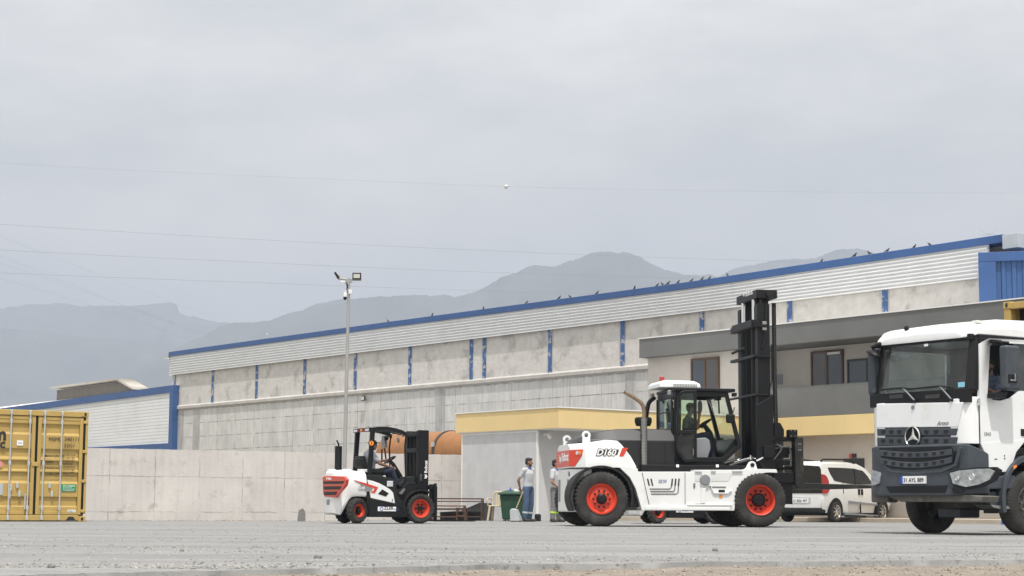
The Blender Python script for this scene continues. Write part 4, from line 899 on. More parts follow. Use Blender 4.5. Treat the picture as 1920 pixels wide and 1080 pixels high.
ox, oz = q(1444, 814, .5); txt(bf, 'lettering', BRAND, (xm0 + .30, MY0 - .006, oz), (0, 0, 1), (-1, 0, 0), .155, whiteink, bold=.025); txt(bf, 'lettering', 'D160', (xm0 + .26, MY0 - .006, oz + .50), (0, 0, 1), (-1, 0, 0), .085, greyp); catmark(bf, (xm0 + .25, MY0 - .006, oz - .09), (0, 0, 1), (-1, 0, 0), .13, whiteink)
# near side mast foot
b = MB(); b.ext(Q([(1418, 760), (1449, 740), (1450, 880), (1432, 884), (1418, 860)], .5), 'y', .46, .515); x0, z1 = q(1431, 836, .42); x1, z0 = q(1450, 858, .42); b.box(x0, x1, .36, .47, z0, z1); b.build('mast_foot', black, bf, bevel=.01)
# ---------------------------------------------------------------- carriage and forks
b = MB(); xq = lambda px, y=.6: q(px, 850, y)[0]; zq = lambda py, y=.6: q(1470, py, y)[1]
b.ext(Q([(1451, 792), (1462, 793), (1469, 806), (1469, 818), (1464, 826), (1458, 833), (1451, 833)], .6), 'y', .55, 1.95)
b.box(xq(1475), xq(1491), .42, .62, zq(821), zq(806)); b.box(xq(1475), xq(1491), 1.85, 2.05, zq(821), zq(806))
for py in (823, 842, 848, 867, 878): b.cyl((xm1, .7, zq(py)), (xq(1492), .7, zq(py)), .055 if py in (823, 867) else .035, n=12)
b.box(xm1 - .1, xm1 + .12, .56, 1.94, zq(890), zq(832)); b.box(xm1 + .05, xq(1486), .52, 1.98, zq(905), zq(886)); b.box(xm1, xq(1491), .55, 1.95, zq(826.5), zq(820))
b.box(xm1 + .02, xq(1480), .62, 1.9, zq(858), zq(836)); b.box(xm1, xq(1492), .62, 1.9, zq(871), zq(863.5))
cr_ = b.build('carriage', black, bf, bevel=.01)
b = MB(); b.tube([(xm1 + .06, .6, zq(842)), (xq(1476), .55, zq(838)), (xq(1481), .55, zq(850)), (xq(1481), .55, zq(874))], .022, n=7, sub=5); b.tube([(xq(1455), .56, zq(833)), (xq(1463), .52, zq(842)), (xq(1450), .54, zq(862))], .018, n=7, sub=5); b.each('hose', mat('grey_hose', (.08, .085, .08), .6, var=.1), cr_)
b = MB()
for yb in (.47, .58): 
    for px in (1479, 1486):
        for py in (808, 818): b.cyl((xq(px), .41, zq(py)), (xq(px), .43, zq(py)), .02, n=8)
b.each('bolt', steel, cr_)
for y0 in (.44, 1.80):
    xs0, xs1 = xq(1489.5, .5), xq(1505, .5); z1 = zq(819.5, .5); z0 = zq(916, .5); zt2 = zq(905.5, .5); b = MB()
    b.ext([(xs0, z0 + .10), (xs0, z1), (xs1, z1), (xs1, zt2), (xs1 + 1.0, zt2 - .02), (xs1 + 2.35, z0 + .065), (xs1 + 2.4, z0 + .045), (xs1 + 1.0, z0), (xs0 + .08, z0)], 'y', y0, y0 + .26); f = b.build('fork', mat('black_steel', (.022, .022, .023), .45, metal=.3, var=.2, stain=(.10, .085, .07), stscale=3, stlo=.52, sthi=.75) if 'black_steel' not in MATS else MATS['black_steel'], bf, bevel=.012)
    b = MB()
    for px, py in ((1496, 832), (1499.5, 832), (1496, 843.5), (1499.5, 843.5)): b.cyl((xq(px, .5), y0 - .008, zq(py, .5)), (xq(px, .5), y0 + .01, zq(py, .5)), .018, n=8)
    b.each('bolt', steel, f)
# ================================================================== SMALL FORKLIFTS
def small_forklift(fr, label, group):
    sf = thing('forklift', fr, label, 'forklift', group)
    q = lambda px, py, y=.06: SF.s(px, py, y)
    def Q(pts, y): return [SF.s(px, py, y) for px, py in pts]
    FWR, RWR = .356, .298; xw = q(675, 958, .04)[0]
    wheel(sf, 0, 0, FWR, FWR, .24, .215, 'small', lugs=22, depth=.022); wheel(sf, 0, 1.24, FWR, FWR, .24, .215, 'small', flip=True, lugs=22)
    wheel(sf, xw, .05, RWR, RWR, .19, .15, 'small', steer=R(24), lugs=18, depth=.025); wheel(sf, xw, 1.19, RWR, RWR, .19, .15, 'small', steer=R(24), flip=True, lugs=18, depth=.025)
    yn, yf = .06, 1.18; yc = .62
    xr = SF.s(603, 930, yf - .1)[0]
    # counterweight: side outline cut by the wheel arch, flanks drawn in towards the tail
    zt = lambda px, py, y=yn: q(px, py, y)[1]
    xs_ = q(688, 890, yn)[0]; z_top = zt(688, 884.5); z_topr = zt(655, 881); z_bot = zt(641, 966); z_arch = zt(672, 931)
    def side(x):
        k = min(1, max(0, (x - xr) / .34)); return yn + .22 * (1 - math.sqrt(max(0, 1 - (1 - k) ** 2)))
    xa0 = q(641, 966, yn)[0]; arch = [(xa0, z_bot), (xa0 + .04, z_bot + .10), (xw - .33, z_arch - .10), (xw - .22, z_arch - .02), (xw - .05, z_arch + .01), (xs_ + .0, z_arch + .0)]
    def az(x):
        if x < xa0: return z_bot
        P = arch
        for (a, za), (c, zc) in zip(P, P[1:]):
            if x <= c + 1e-6: return za + (zc - za) * (x - a) / max(1e-6, c - a)
        return P[-1][1]
    rings = []
    X = [xr, xr + .04, xr + .12, xr + .24, xr + .34, xa0, xa0 + .02, xa0 + .05, xa0 + .10, xw - .33, xw - .27, xw - .18, xw - .08, xs_]
    for x in X:
        y0 = side(x); y1 = 2 * yc - y0; k = min(1, (x - xr) / .15); zt_ = z_topr - .07 * (1 - k) ** 2 + (z_top - z_topr) * max(0, (x - xr - .3) / (xs_ - xr - .3)); zb = az(x) if x > xa0 - 1e-4 else z_bot + .05 * (1 - k)
        h = zt_ - zb
        rings.append([(x, y0 + .03, zb), (x, y1 - .03, zb), (x, y1, zb + h * .12), (x, y1, zb + h * .62), (x, y1 - .05, zb + h * .88), (x, y1 - .16, zt_), (x, y0 + .16, zt_), (x, y0 + .05, zb + h * .88), (x, y0, zb + h * .62), (x, y0, zb + h * .12)])
    cw = MB().loft(rings).build('counterweight', white, sf, bevel=.03, seg=3)
    b = MB()
    for px, y in ((622, .95), (650, .45), (680, .30)): x = q(px, 880, y)[0]; z = z_top - .02; b.box(x - .09, x + .09, y - .08, y + .08, z_topr - .05, z_topr + .025)
    b.each('cap', white, cw, bevel=.015)
    b = MB(); 
    for k in range(15): pass
    # red grille on the tail
    rr = lambda px, py: SF.r(px, py, xr - .012)
    go = [rr(605, 894), rr(612, 892), rr(645, 893), rr(650, 899), rr(648, 910), rr(629, 933), (rr(609, 931)), rr(606, 926)]
    def slab(pts, x0, x1): return MB().ext(pts, 'x', x0, x1)
    ga = slab(go, xr - .02, xr + .05).build('grille', red, sf, bevel=.012)
    for py0, py1, l, r_ in ((902.5, 907.5, 607, 646), (912, 918, 607.5, 641), (922, 928.5, 608.5, 633)):
        pts = [rr(l, py0), rr(r_, py0 - .5), rr(r_ - 2.5, py1 - .5), rr(l + .5, py1)]; slab(pts, xr - .026, xr + .03).build('grille_slot', black, ga, smooth=False)
    ly, lz = rr(615, 899.5); txt(ga, 'lettering', BRAND, (xr - .0215, ly, lz), (0, -1, 0), (0, 0, 1), .085, whiteink, bold=.02); catmark(ga, (xr - .0215, ly + .06, lz + .03), (0, -1, 0), (0, 0, 1), .075, whiteink)
    ty, tz = rr(613, 942); tp = MB(); tp.box(xr - .006, xr + .03, ty - .16, ty + .06, tz - .06, tz + .07); tp.build('tow_pocket', greyp, cw, bevel=.015)
    # white flank panel with black window and red flash
    Y1 = yn - .012
    fp = Q([(689, 899.5), (700, 902), (712, 906.5), (722.5, 912), (732, 918), (737.5, 924), (741, 944), (695.5, 934)], Y1)
    b = MB(); b.ext(fp, 'y', Y1, .2); b.ext(fp, 'y', 2 * yc - .2, 2 * yc - Y1); b.each('side_panel', white, sf, bevel=.012)
    def dec(name, pts, m, y=Y1 - .008): return MB().ext(Q(pts, y), 'y', y, y + .02).build(name, m, sf, smooth=False)
    dec('side_vent', [(717, 917.5), (729, 925), (723.5, 931), (709, 926)], black)
    dec('red_flash', [(664.5, 900), (689, 907), (709, 913.5), (703, 924.5), (694.5, 923), (700.5, 920), (703, 915.5), (688, 911.5)], red, y=Y1 - .010)
    dec('grey_flash', [(676, 907), (699.5, 914.5), (697, 920), (688.5, 922), (684, 919)], greyp)
    x, z = q(672.5, 917, Y1 - .014); txt(sf, 'lettering', 'D30', (x, Y1 - .014, z), (1, 0, 0), (0, 0, 1), .085, whiteink, bold=.03, shear=.25); txt(sf, 'lettering_outline', 'D30', (x, Y1 - .010, z), (1, 0, 0), (0, 0, 1), .085, ink, bold=.09, shear=.25)
    dec('catch', [(735, 935), (737, 935.5), (737, 940), (735, 939.5)], greyp)
    # black body: cowl, sill, floor
    cowl = Q([(688, 934), (688, 891), (700, 891), (718, 893), (735, 897), (743, 902), (745, 930), (762, 946), (766, 970), (692, 969.5)], .08)
    b = MB(); b.ext(cowl, 'y', .08, 1.16); bd = b.build('body', plastic, sf, bevel=.02)
    b = MB(); s1 = Q([(693, 934.5), (741, 945), (763, 948.5), (764, 969.5), (693, 969.5)], .03); b.ext(s1, 'y', .03, .2); b.ext(s1, 'y', 1.04, 1.21); b.each('sill', black, sf, bevel=.012)
    x0, z1 = q(708.5, 950, .025); x1, z0 = q(742.3, 958.5, .025); pl = MB().box(x0, x1, .018, .04, z0, z1).build('company_plate', paper, sf)
    txt(pl, 'lettering', 'ZLER', (x0 + .15, .016, z0 + .035), (1, 0, 0), (0, 0, 1), .105, ink, bold=.02); txt(pl, 'lettering', 'MAKINA', (x0 + .38, .016, z0 + .03), (1, 0, 0), (0, 0, 1), .04, inkblue)
    b = MB(); c = Vector((x0 + .09, .016, (z0 + z1) / 2)); b.lathe([(.03, 0), (.045, 0), (.045, .003), (.03, .003)], c, (0, -1, 0), 18, closed=True); b.build('emblem', inkblue, pl)
    x0, z1 = q(726, 901.8, .07); x1, z0 = q(736.5, 912, .07); MB().box(x0, x1, .062, .09, z0, z1).build('load_label', paper, sf)
    for k in range(3): txt(sf, 'lettering', 'LOAD CHART', (x0 + .01, .060, z1 - .04 - k * .035), (1, 0, 0), (0, 0, 1), .022, inkblue)
    # front fender over the drive wheel and dashboard cowl
    for y0, y1 in ((.0, .30), (.94, 1.24)):
        pr = []
        for k in range(13): a = R(190 - k * 11); pr.append((math.cos(a) * .46, FWR + math.sin(a) * .44))
        for k in range(13): a = R(190 - (12 - k) * 11); pr.append((math.cos(a) * .43, FWR + math.sin(a) * .41))
        MB().ext(pr, 'y', y0, y1).build('fender', plastic, sf)
    b = MB(); b.box(-.56, .05, .28, .96, .22, .78); b.ext([(-.52, .40), (-.1, .72), (.0, .86), (-.12, .98), (-.32, .97), (-.45, .80), (-.62, .56)], 'y', .14, 1.1); b.build('front_cowl', black, sf, bevel=.03)
    dsh = Q([(744, 908), (751, 903), (757, 894), (775, 893), (777, 908), (764, 916), (748, 915)], .3); MB().ext(dsh, 'y', .22, 1.02).build('dashboard', plastic, sf, bevel=.03, seg=3)
    b = MB(); pts = Q([(748, 925), (756, 916), (759, 917), (752, 927)], .09); b.ext(pts, 'y', .05, .12); b.build('step', steel, sf)
    # overhead guard
    zg = q(698, 802, .12)[1]; b = MB(); ya, yb = .14, 1.10
    a0 = q(691, 893, .14); a1 = q(697.5, 806, .14); f0 = q(752, 900, .14); f1 = q(762, 816, .14)
    for y in (ya, yb):
        b.ext([(a0[0] - .03, a0[1] - .05), (a0[0] + .07, a0[1] - .05), (a1[0] + .07, a1[1] + .02), (a1[0] - .04, a1[1] + .02)], 'y', y - .04, y + .04)
    for y in (ya, yb):
        P = [q(698, 803, y), q(710, 801.5, y), q(725, 801.5, y), q(741, 804.5, y), q(754, 808.5, y), q(763, 814, y)] if y == ya else [(p[0], p[1]) for p in [q(698, 803, ya), q(710, 801.5, ya), q(725, 801.5, ya), q(741, 804.5, ya), q(754, 808.5, ya), q(763, 814, ya)]]
        b.ext([(x, z - .07) for x, z in P] + [(x, z + .02) for x, z in reversed(P)], 'y', y - .05, y + .05)
        b.tube([(P[-1][0] - .02, y, P[-1][1] - .03), (P[-1][0] - .05, y, P[-1][1] - .3), (f0[0] + .12, y, f0[1])], .022, n=7)
    b.box(a1[0] - .05, a1[0] + .09, ya, yb, zg - .07, zg + .01)
    for k in range(9): x = a1[0] + .15 + k * .125; i = min(1, max(0, (x - a1[0]) / 1.25)); b.box(x, x + .035, ya, yb, zg - .05 - .13 * i ** 3, zg - .02 - .13 * i ** 3)
    gd_ = b.build('overhead_guard', black, sf, bevel=.01)
    b = MB(); b.box(a1[0] - .08, a1[0] - .05, ya - .04, yb + .05, zg - .085, zg - .005); lb = b.build('light_bar', black, sf)
    for y0, y1, m_ in ((.14, .34, whitelens), (.36, .44, redlens), (.56, .68, amber), (.80, .88, redlens), (.90, 1.10, whitelens)): MB().box(a1[0] - .092, a1[0] - .07, y0, y1, zg - .075, zg - .02).build('lamp', m_, lb, bevel=.006)
    x, z = q(696.5, 831, .10); MB().cyl((x, .09, z), (x, .11, z), .055, n=18).build('warning_sign', amber, sf); MB().box(x - .008, x + .008, .086, .09, z - .03, z + .03).build('lettering', ink, sf)
    # mirror and far side items
    b = MB(); x, z = q(717, 828, 1.05); b.box(x - .02, x + .12, 1.04, 1.06, z - .14, z + .14); b.build('document_holder', greyp, sf)
    b = MB(); x, z = q(725, 821, 1.0); b.ell((x, 1.0, z), (.05, .06, .06), n=10, m=8); b.build('work_lamp', plastic, sf)
    x, z = q(747, 825, .6); MB().ell((x, .6, z), (.03, .05, .075), n=10, m=8).build('mirror', steel, sf)
    b = MB(); p = [q(716, 862, 1.05), q(716, 843, 1.05), q(721, 840, 1.05), q(724, 862, 1.05)]; b.tube([(x, 1.05, z) for x, z in p], .02, n=7); b.build('grab_bar', black, sf)
    b = MB(); p = [q(716.5, 862, 1.0), q(721, 842, 1.0)]; b.tube([(p[0][0], 1.0, p[0][1]), (p[1][0], 1.0, p[1][1])], .03)
    # exhaust and air filter at the tail
    x, z0 = q(634, 882, .95); _, z1 = q(634, 836.5, .95); b = MB(); b.cyl((x, .95, z0 - .05), (x, .95, z1), .085, n=22); b.tube([(x, .95, z1), (x, .95, z1 + .05), (x - .05, .95, z1 + .14)], [.022, .022, .018], n=8); b.build('exhaust', black, sf, bevel=.006)
    # seat
    b = MB(); x, z = q(690, 884, .62); b.box(x - .15, x + .33, .38, .86, z - .05, z + .07); b.ext([(x - .22, z + .06), (x - .08, z + .06), (x - .16, z + .36), (x - .26, z + .36)], 'y', .38, .86); b.box(x - .42, x - .2, .34, .5, z + .10, z + .30); b.box(x - .2, x + .3, .4, .84, z - .2, z - .05); b.build('seat', plastic, sf, bevel=.03)
    # steering wheel
    wx, wz = q(731, 862, .62); b = MB(); a_ = Vector((-.55, 0, .83)).normalized(); u_ = Vector((0, 1, 0)); v_ = a_.cross(u_); c = Vector((wx, .62, wz))
    b.tube([c + u_ * (math.cos(t * math.pi / 12) * .15) + v_ * (math.sin(t * math.pi / 12) * .15) for t in range(24)], .014, n=7, closed=True)
    for t in (0, 2.1, 4.2): b.tube([c, c + u_ * math.cos(t) * .15 + v_ * math.sin(t) * .15], .012, n=6)
    b.build('steering_wheel', black, sf); p = q(750, 895, .62); b = MB(); b.tube([(wx + .01, .62, wz - .02), (wx + .08, .62, wz - .1), (p[0], .62, p[1])], [.03, .05, .075], n=10); b.build('steering_column', plastic, sf)
    # mast
    xa = q(783, 860, .26)[0]; xb = q(803, 860, .26)[0]; zt2 = q(790, 806.5, .26)[1]; b = MB()
    for y0, s in ((.24, 1), (1.0, -1)):
        b.box(xa + .012, xb - .012, min(y0, y0 + s * .03), max(y0, y0 + s * .03), .12, zt2); b.box(xa, xa + .03, min(y0 - s * .002, y0 + s * .11), max(y0 - s * .002, y0 + s * .11), .12, zt2 - .01); b.box(xb - .03, xb, min(y0 - s * .002, y0 + s * .11), max(y0 - s * .002, y0 + s * .11), .12, zt2 - .01)
    b.each('outer_mast', black, sf, bevel=.004)
    b = MB()
    for y0 in (.37, .80): b.box(xa + .03, xb - .01, y0, y0 + .07, .2, zt2 - .05)
    b.each('inner_mast', black, sf)
    b = MB()
    for y0 in (.46, .74): b.cyl((xa + .02, y0, .2), (xa + .02, y0, zt2 - .2), .035, n=12)
    b.each('lift_cylinder', plastic, sf)
    b = MB(); b.box(xa - .01, xb, .25, .99, zt2 - .15, zt2 - .03); b.box(xa - .02, xa + .03, .25, .99, .95, 1.07); b.box(xa - .02, xa + .02, .25, .99, zt2 - .52, zt2 - .42); b.each('cross_member', black, sf, bevel=.006)
    b = MB()
    for y in (.50, .56, .66, .70): b.tube([(xa + .04, y, .3), (xa + .05, y, 1.2), (xa + .04, y, zt2 - .1)], .016, n=6)
    b.each('hose', plastic, sf)
    ox, oz = q(798, 887, .23); txt(sf, 'lettering', BRAND, (xb - .035, .232, oz), (0, 0, 1), (-1, 0, 0), .105, whiteink, bold=.025); catmark(sf, (xb - .07, .232, oz - .08), (0, 0, 1), (-1, 0, 0), .10, whiteink); ox, oz = q(788, 901, .23); txt(sf, 'lettering', 'D30S', (xa + .10, .232, oz), (0, 0, 1), (-1, 0, 0), .07, greyp)
    # carriage, backrest, forks
    xc0, xc1 = q(806, 940, .3)[0], q(821, 940, .3)[0]; zc1 = q(812, 908, .3)[1]; b = MB()
    b.box(xb - .02, xc0 + .10, .12, 1.12, zc1 - .12, zc1 - .02); b.box(xb - .02, xc0 + .10, .12, 1.12, .16, .28); b.box(xb + .02, xc0 + .06, .16, .24, .16, zc1); b.box(xb + .02, xc0 + .06, 1.0, 1.08, .16, zc1); b.box(xb, xc0 + .04, .3, .94, .2, .52); b.build('carriage', black, sf, bevel=.006)
    for y0 in (.22, .90):
        xs0 = xc0 + .11; b = MB(); b.ext([(xs0, .05), (xs0, zc1 - .05), (xs0 + .045, zc1 - .05), (xs0 + .045, .095), (xs0 + .5, .09), (xs0 + 1.05, .065), (xs0 + 1.05, .05)], 'y', y0, y0 + .12); b.build('fork', black, sf)
    b = MB(); b.box(xc0 + .04, xc0 + .10, .13, .16, .3, zc1 + .02); b.box(xc0 + .02, xc0 + .06, .09, .15, .25, zc1 - .03); b.each('guide_post', black, sf)
    return sf
SF = Fr(790, 42.7, 26)
sf1 = small_forklift(SF, 'small white and black forklift with seated driver, a tail grille of orange red slats', 'small white forklifts')
sf2 = copy_tree(sf1); f2 = Fr(1345, 46.5, 12); sf2.location = f2.o; sf2.rotation_euler = (0, 0, f2.yaw); sf2['label'] = 'another small forklift mostly hidden behind the very large one, one red rim showing below'
# ================================================================== TRUCK
slate = mat('slate_plastic', (.042, .052, .066), .55, var=.12, bump=.04, stain=(.10, .10, .098), stscale=2.2, stlo=.55, sthi=.85)
TR = Fr(1935, 29.7, 33)
tk = thing('truck', TR, 'white tractor truck with dark slate bumper, facing the viewer at the right edge', 'truck')
s_ = lambda px, py, y=.06: TR.s(px, py, y)
r_ = lambda px, py, x=-1.35: TR.r(px, py, x)
def fz(py, px=1720, x=-1.35): return TR.r(px, py, x)[1]
def front(pts, x, th=.03): return MB().ext([TR.r(px, py, x) for px, py in pts], 'x', x, x + th)
YA, YB = .06, 2.34
wheel(tk, 0, 0, .525, .525, .30, .29, 'truck', lugs=60, depth=.008, rmat=dirtm)
wheel(tk, 0, 2.36, .525, .525, .30, .29, 'truck', flip=True, lugs=60, depth=.008, rmat=dirtm)
wheel(tk, 3.7, 0, .525, .525, .30, .29, 'truck', lugs=60, depth=.008, rmat=dirtm); wheel(tk, 3.7, 2.36, .525, .525, .30, .29, 'truck', flip=True, lugs=60, depth=.008, rmat=dirtm)
# chassis and axle
b = MB(); b.box(-1.0, 5.2, .72, .86, .72, .98); b.box(-1.0, 5.2, 1.5, 1.64, .72, .98); b.box(-.1, .1, .3, 2.06, .40, .60); b.box(-1.15, -1.0, .5, 1.9, .6, .95); b.box(-.6, 1.2, .86, 1.5, .62, 1.1); b.box(3.6, 3.8, .3, 2.06, .4, .65); b.cyl((-.5, .6, .62), (.4, .6, .58), .035); b.build('chassis', dirtm, tk, bevel=.01)
# cab floor, back wall, roof, doors
zfl, zb, zt = 1.40, fz(757), s_(1838, 627)[1]
b = MB(); b.box(-1.2, .72, YA + .05, YB - .05, zfl - .1, zfl); b.box(.66, .74, YA, YB, 1.0, zt + .1); b.box(-1.25, -1.08, YA + .2, YB - .2, zfl, zb + .02); b.build('cab_interior', mat('dark_cabin', (.022, .023, .025), .8, var=.15), tk)
b = MB(); b.ext([(-1.26, zb - .12), (-1.26, zb + .05), (-1.05, zb + .14), (-.80, zb + .10), (-.72, zb - .1), (-.74, zfl), (-1.2, zfl)], 'y', YA + .12, YB - .12); b.build('dashboard', plastic, tk, bevel=.03)
rings = []
def rf(x, z0, z1, i, e): return [(x, YA + e, z0), (x, YB - e, z0), (x, YB - e, z0 + (z1 - z0) * .45), (x, YB - e - i * .35, z0 + (z1 - z0) * .85), (x, YB - e - i, z1), (x, (YA + YB) / 2, z1 + .015), (x, YA + e + i, z1), (x, YA + e + i * .35, z0 + (z1 - z0) * .85), (x, YA + e, z0 + (z1 - z0) * .45)]
ztop = TR.s(1850, 602, .5)[1]
for x, z0, z1, i, e in ((-1.255, zt - .03, zt + .02, .30, .26), (-1.25, zt - .05, zt + .07, .30, .18), (-1.19, zt - .04, zt + .14, .28, .10), (-1.05, zt, zt + .21, .26, .02), (-.8, zt + .0, ztop - .04, .25, .0), (-.4, zt + .0, ztop + .01, .25, .0), (.3, zt, ztop + .03, .25, .0), (.74, zt, ztop + .0, .25, .0)): rings.append(rf(x, z0, z1, i, e))
MB().loft(rings).build('roof', truckw, tk, bevel=.02, seg=2)
x, z = TR.s(1740, 614, 1.7); b = MB(); b.ell((-1.12, 1.62, zt + .22), (.05, .04, .05), n=10, m=8); b.build('roof_camera', black, tk)
b = MB(); b.box(-1.02, -.90, YA + .08, YA + .2, zt + .19, zt + .24); b.build('roof_marker', trimw, tk, bevel=.01)
# front: white flap, rounded corner panels, black screen band and pillars
front([(1643, 757), (1805, 754), (1801, 775), (1796, 800.5), (1643, 802)], -1.36, .06).build('front_flap', truckw, tk, bevel=.012)
z0, z1 = fz(835), fz(752)
def corner(sg):
    f = (lambda y: y) if sg > 0 else (lambda y: YA + YB - y)
    P0 = [(-1.355, .46), (-1.355, .33), (-1.33, .22), (-1.27, .13), (-1.18, .075), (-1.07, .055), (-1.07, .2), (-1.2, .46)]
    P = [(x, f(y)) for x, y in P0]; b = MB()
    b.plan(P, z0, lambda x, y: z1 + (.03 if abs(y - (YA + YB) / 2) > 1.0 else 0)); return b
for sg in (1, -1):
    b = corner(sg); c_ = b.build('corner_panel', truckw, tk, bevel=.015)
    f = (lambda y: y) if sg > 0 else (lambda y: YA + YB - y); bb = MB(); bb.plan([(x, f(y)) for x, y in ((-1.36, .50), (-1.36, .46), (-1.2, .46), (-1.2, .50))], z0 + .02, z1)
yl = r_(1643, 770)[0]
b = MB(); b.add([], [])
zs0, zs1 = fz(734, x=-1.32), zt - .05
def wy(z): return .17 + .03 * (z - zs0)
XS0, XS1 = -1.335, -1.20
def sx_(z): return XS0 + (XS1 - XS0) * (z - zs0) / (zs1 - zs0)
b = MB(); b.ext([(.10, zb - .02), (YB - .04, zb - .02), (YB - .04, zs0), (.10, zs0)], 'x', XS0 - .005, XS0 + .12)
for f in (lambda y: y, lambda y: YA + YB - y):
    P = []
    for z in (zs0 - .02, (zs0 + zs1) / 2, zs1 + .03):
        x = sx_(z); P.append([(x + .05, f(.20), z), (x + .13, f(.085), z), (x + .19, f(.068), z), (-1.06, f(.065), z), (-1.06, f(.17), z), (x + .15, f(.20), z)])
    b.loft(P)
b.add([(sx_(zs1) - .01, .12, zs1 - .03), (sx_(zs1) - .01, YB - .06, zs1 - .03), (sx_(zs1) - .01, YB - .06, zs1 + .06), (sx_(zs1) - .01, .12, zs1 + .06), (-1.08, .12, zs1 - .03), (-1.08, YB - .06, zs1 - .03), (-1.08, YB - .06, zs1 + .06), (-1.08, .12, zs1 + .06)], [(0,1,2,3),(4,7,6,5),(0,4,5,1),(3,2,6,7),(0,3,7,4),(1,5,6,2)])
b.box(-1.07, .7, YA - .0, YA + .05, zt - .10, zt - .003); b.box(-1.07, .7, YB - .05, YB, zt - .10, zt - .003)
b.build('screen_surround', black, tk, bevel=.012)
b = MB(); WY = [(.10, .14), (.22, .06), (.5, .015), (1.2, 0), (1.9, .015), (2.18, .06), (2.30, .14)]
b.loft([[(sx_(z) + .012 + d, y, z) for y, d in WY] for z in (zs0 - .01, zs1)], cap=False); b.f = [f for f in b.f if not (0 in f and 6 in f)]; b.m = b.m[:len(b.f)]
b.build('windscreen', glass('windscreen_glass', (.62, .72, .70), dust_sheen=.13), tk)
p = r_(1803, 720, -1.31); MB().box(-1.318, -1.312, p[0] - .07, p[0] + .07, p[1] - .05, p[1] + .03).build('windscreen_sticker', mat('pale_blue_sticker', (.25, .58, .72), .5, var=.1), tk)
p = r_(1737, 647, -1.23); MB().box(-1.24, -1.235, p[0] - .045, p[0] + .045, p[1] - .02, p[1] + .02).build('windscreen_sticker', paper, tk)
b = MB()
for (ax, ay), (mx_, my), (bx, by) in (((1716, 752), (1694, 727.5), (1650, 731)), ((1785, 750), (1763, 724), (1702, 730))):
    A, Mm, Bp = r_(ax, ay, -1.36), r_(mx_, my, -1.365), r_(bx, by, -1.355); b.tube([(-1.36, *A), (-1.375, *Mm)], .014, n=6, mi=1); b.tube([(-1.375, *Mm), (-1.36, *Bp)], .016, n=6); A2 = r_(mx_ + 18, my + 2, -1.36); b.tube([(-1.375, *Mm), (-1.36, *A2)], .014, n=6); b.ell((-1.365, *A), .03, n=8, m=6)
b.each('wiper', [black, greyp], tk)
b = MB()
for px in (1681, 1749): p = r_(px, 743, -1.345); b.box(-1.356, -1.33, p[0] - .16, p[0] + .16, p[1] - .035, p[1] + .03)
b.each('wiper_hatch', mat('worn_black_plastic', (.045, .045, .046), .7, var=.3, scale=9), tk, bevel=.008)
p = r_(1711.5, 764, -1.365); MB().cyl((-1.372, *p), (-1.34, *p), .035, n=16).build('round_badge', greyp, tk)
# upper grille with pockets, star emblem
MB().ext([r_(1644, 802.5), r_(1795, 801), r_(1791, 836), r_(1645, 838)], 'x', -1.345, -1.25).build('grille', slate, tk, bevel=.01)
gr = tk.children[-1]
for py0, py1 in ((804, 817), (820.5, 836)):
    b = front([(1644, py0), (1794.5, py0 - 1), (1792, py1 - 1), (1644.5, py1)], -1.372, .03); b.build('grille_bar', slate, gr, bevel=.01)
def pockets(par, pts, x, w, h, m_):
    for px, py in pts:
        y, z = TR.r(px, py, x); MB().ext([(y - w, z + h), (y + w, z + h), (y + w * .72, z - h), (y - w * .72, z - h)], 'x', x - .004, x + .02).build('pocket', m_, par, smooth=False)
pk = mat('grille_hole', (.008, .009, .010), .8)
pockets(gr, [(px, py) for px in (1656, 1671, 1686, 1737, 1755, 1774) for py in (810, 827)], -1.372, .055, .030, pk)
c = r_(1711.5, 818.5, -1.40); em = MB(); em.lathe([(.150, .0), (.168, .0), (.172, -.02), (.160, -.035), (.150, -.02)], (-1.39, *c), (1, 0, 0), 40, closed=True)
em.build('emblem', chrome, gr); em = gr.children[-1]; MB().lathe([(.152, .0), (0, .0)], (-1.388, *c), (1, 0, 0), 32).build('emblem_plate', ink, gr)
b = MB(); Z = Vector((-1.41, *c))
for k in range(3):
    a = R(90 + 120 * k); d = Vector((0, math.cos(a), math.sin(a))); e = Vector((0, -math.sin(a), math.cos(a))); tip = Vector((-1.396, *c)) + d * .155; o_ = Vector((-1.396, *c))
    a1 = o_ + d * .02 + e * .036; a2 = o_ + d * .02 - e * .036; b.add([Z, tip, a1, a2], [(0, 1, 2), (0, 3, 1), (1, 3, 2), (0, 2, 3)])
b.build('emblem_star', chrome, gr, smooth=False)
p = r_(1757, 797.5, -1.364); txt(tk, 'lettering', 'Arocs', (-1.364, p[0], p[1]), (0, -1, 0), (0, 0, 1), .10, greyp, bold=.02, shear=.35)
# bumper with lower grille, headlamps, number plate
zbt, zbb = fz(834, x=-1.45), fz(932, x=-1.45)
pl0 = [(-1.46, .50), (-1.46, 1.90), (-1.42, 2.12), (-1.32, 2.30), (-1.12, 2.39), (-.96, 2.40), (-.96, 2.1), (-1.2, 1.8), (-1.2, .6), (-.96, .3), (-.96, .0), (-1.12, .01), (-1.32, .10), (-1.42, .28)]
def bt(x, y): return zbt - (.0 if x < -1.3 else .16 * (x + 1.3) / .34) - (.10 if .55 < y < 1.85 and x < -1.19 else 0)
b = MB(); b.plan(pl0, lambda x, y: zbb + .04 * abs((y - 1.2) / 1.2) ** 2, bt); bp = b.build('bumper', slate, tk, bevel=.035, seg=3)
rows = []
gl0 = [(1648, 839), (1785, 836), (1791, 846), (1786, 868), (1763, 878), (1711, 882), (1671, 879), (1654, 868), (1646, 850)]
front(gl0, -1.468, .03).build('lower_grille', black, bp, bevel=.012)
lg = bp.children[-1]
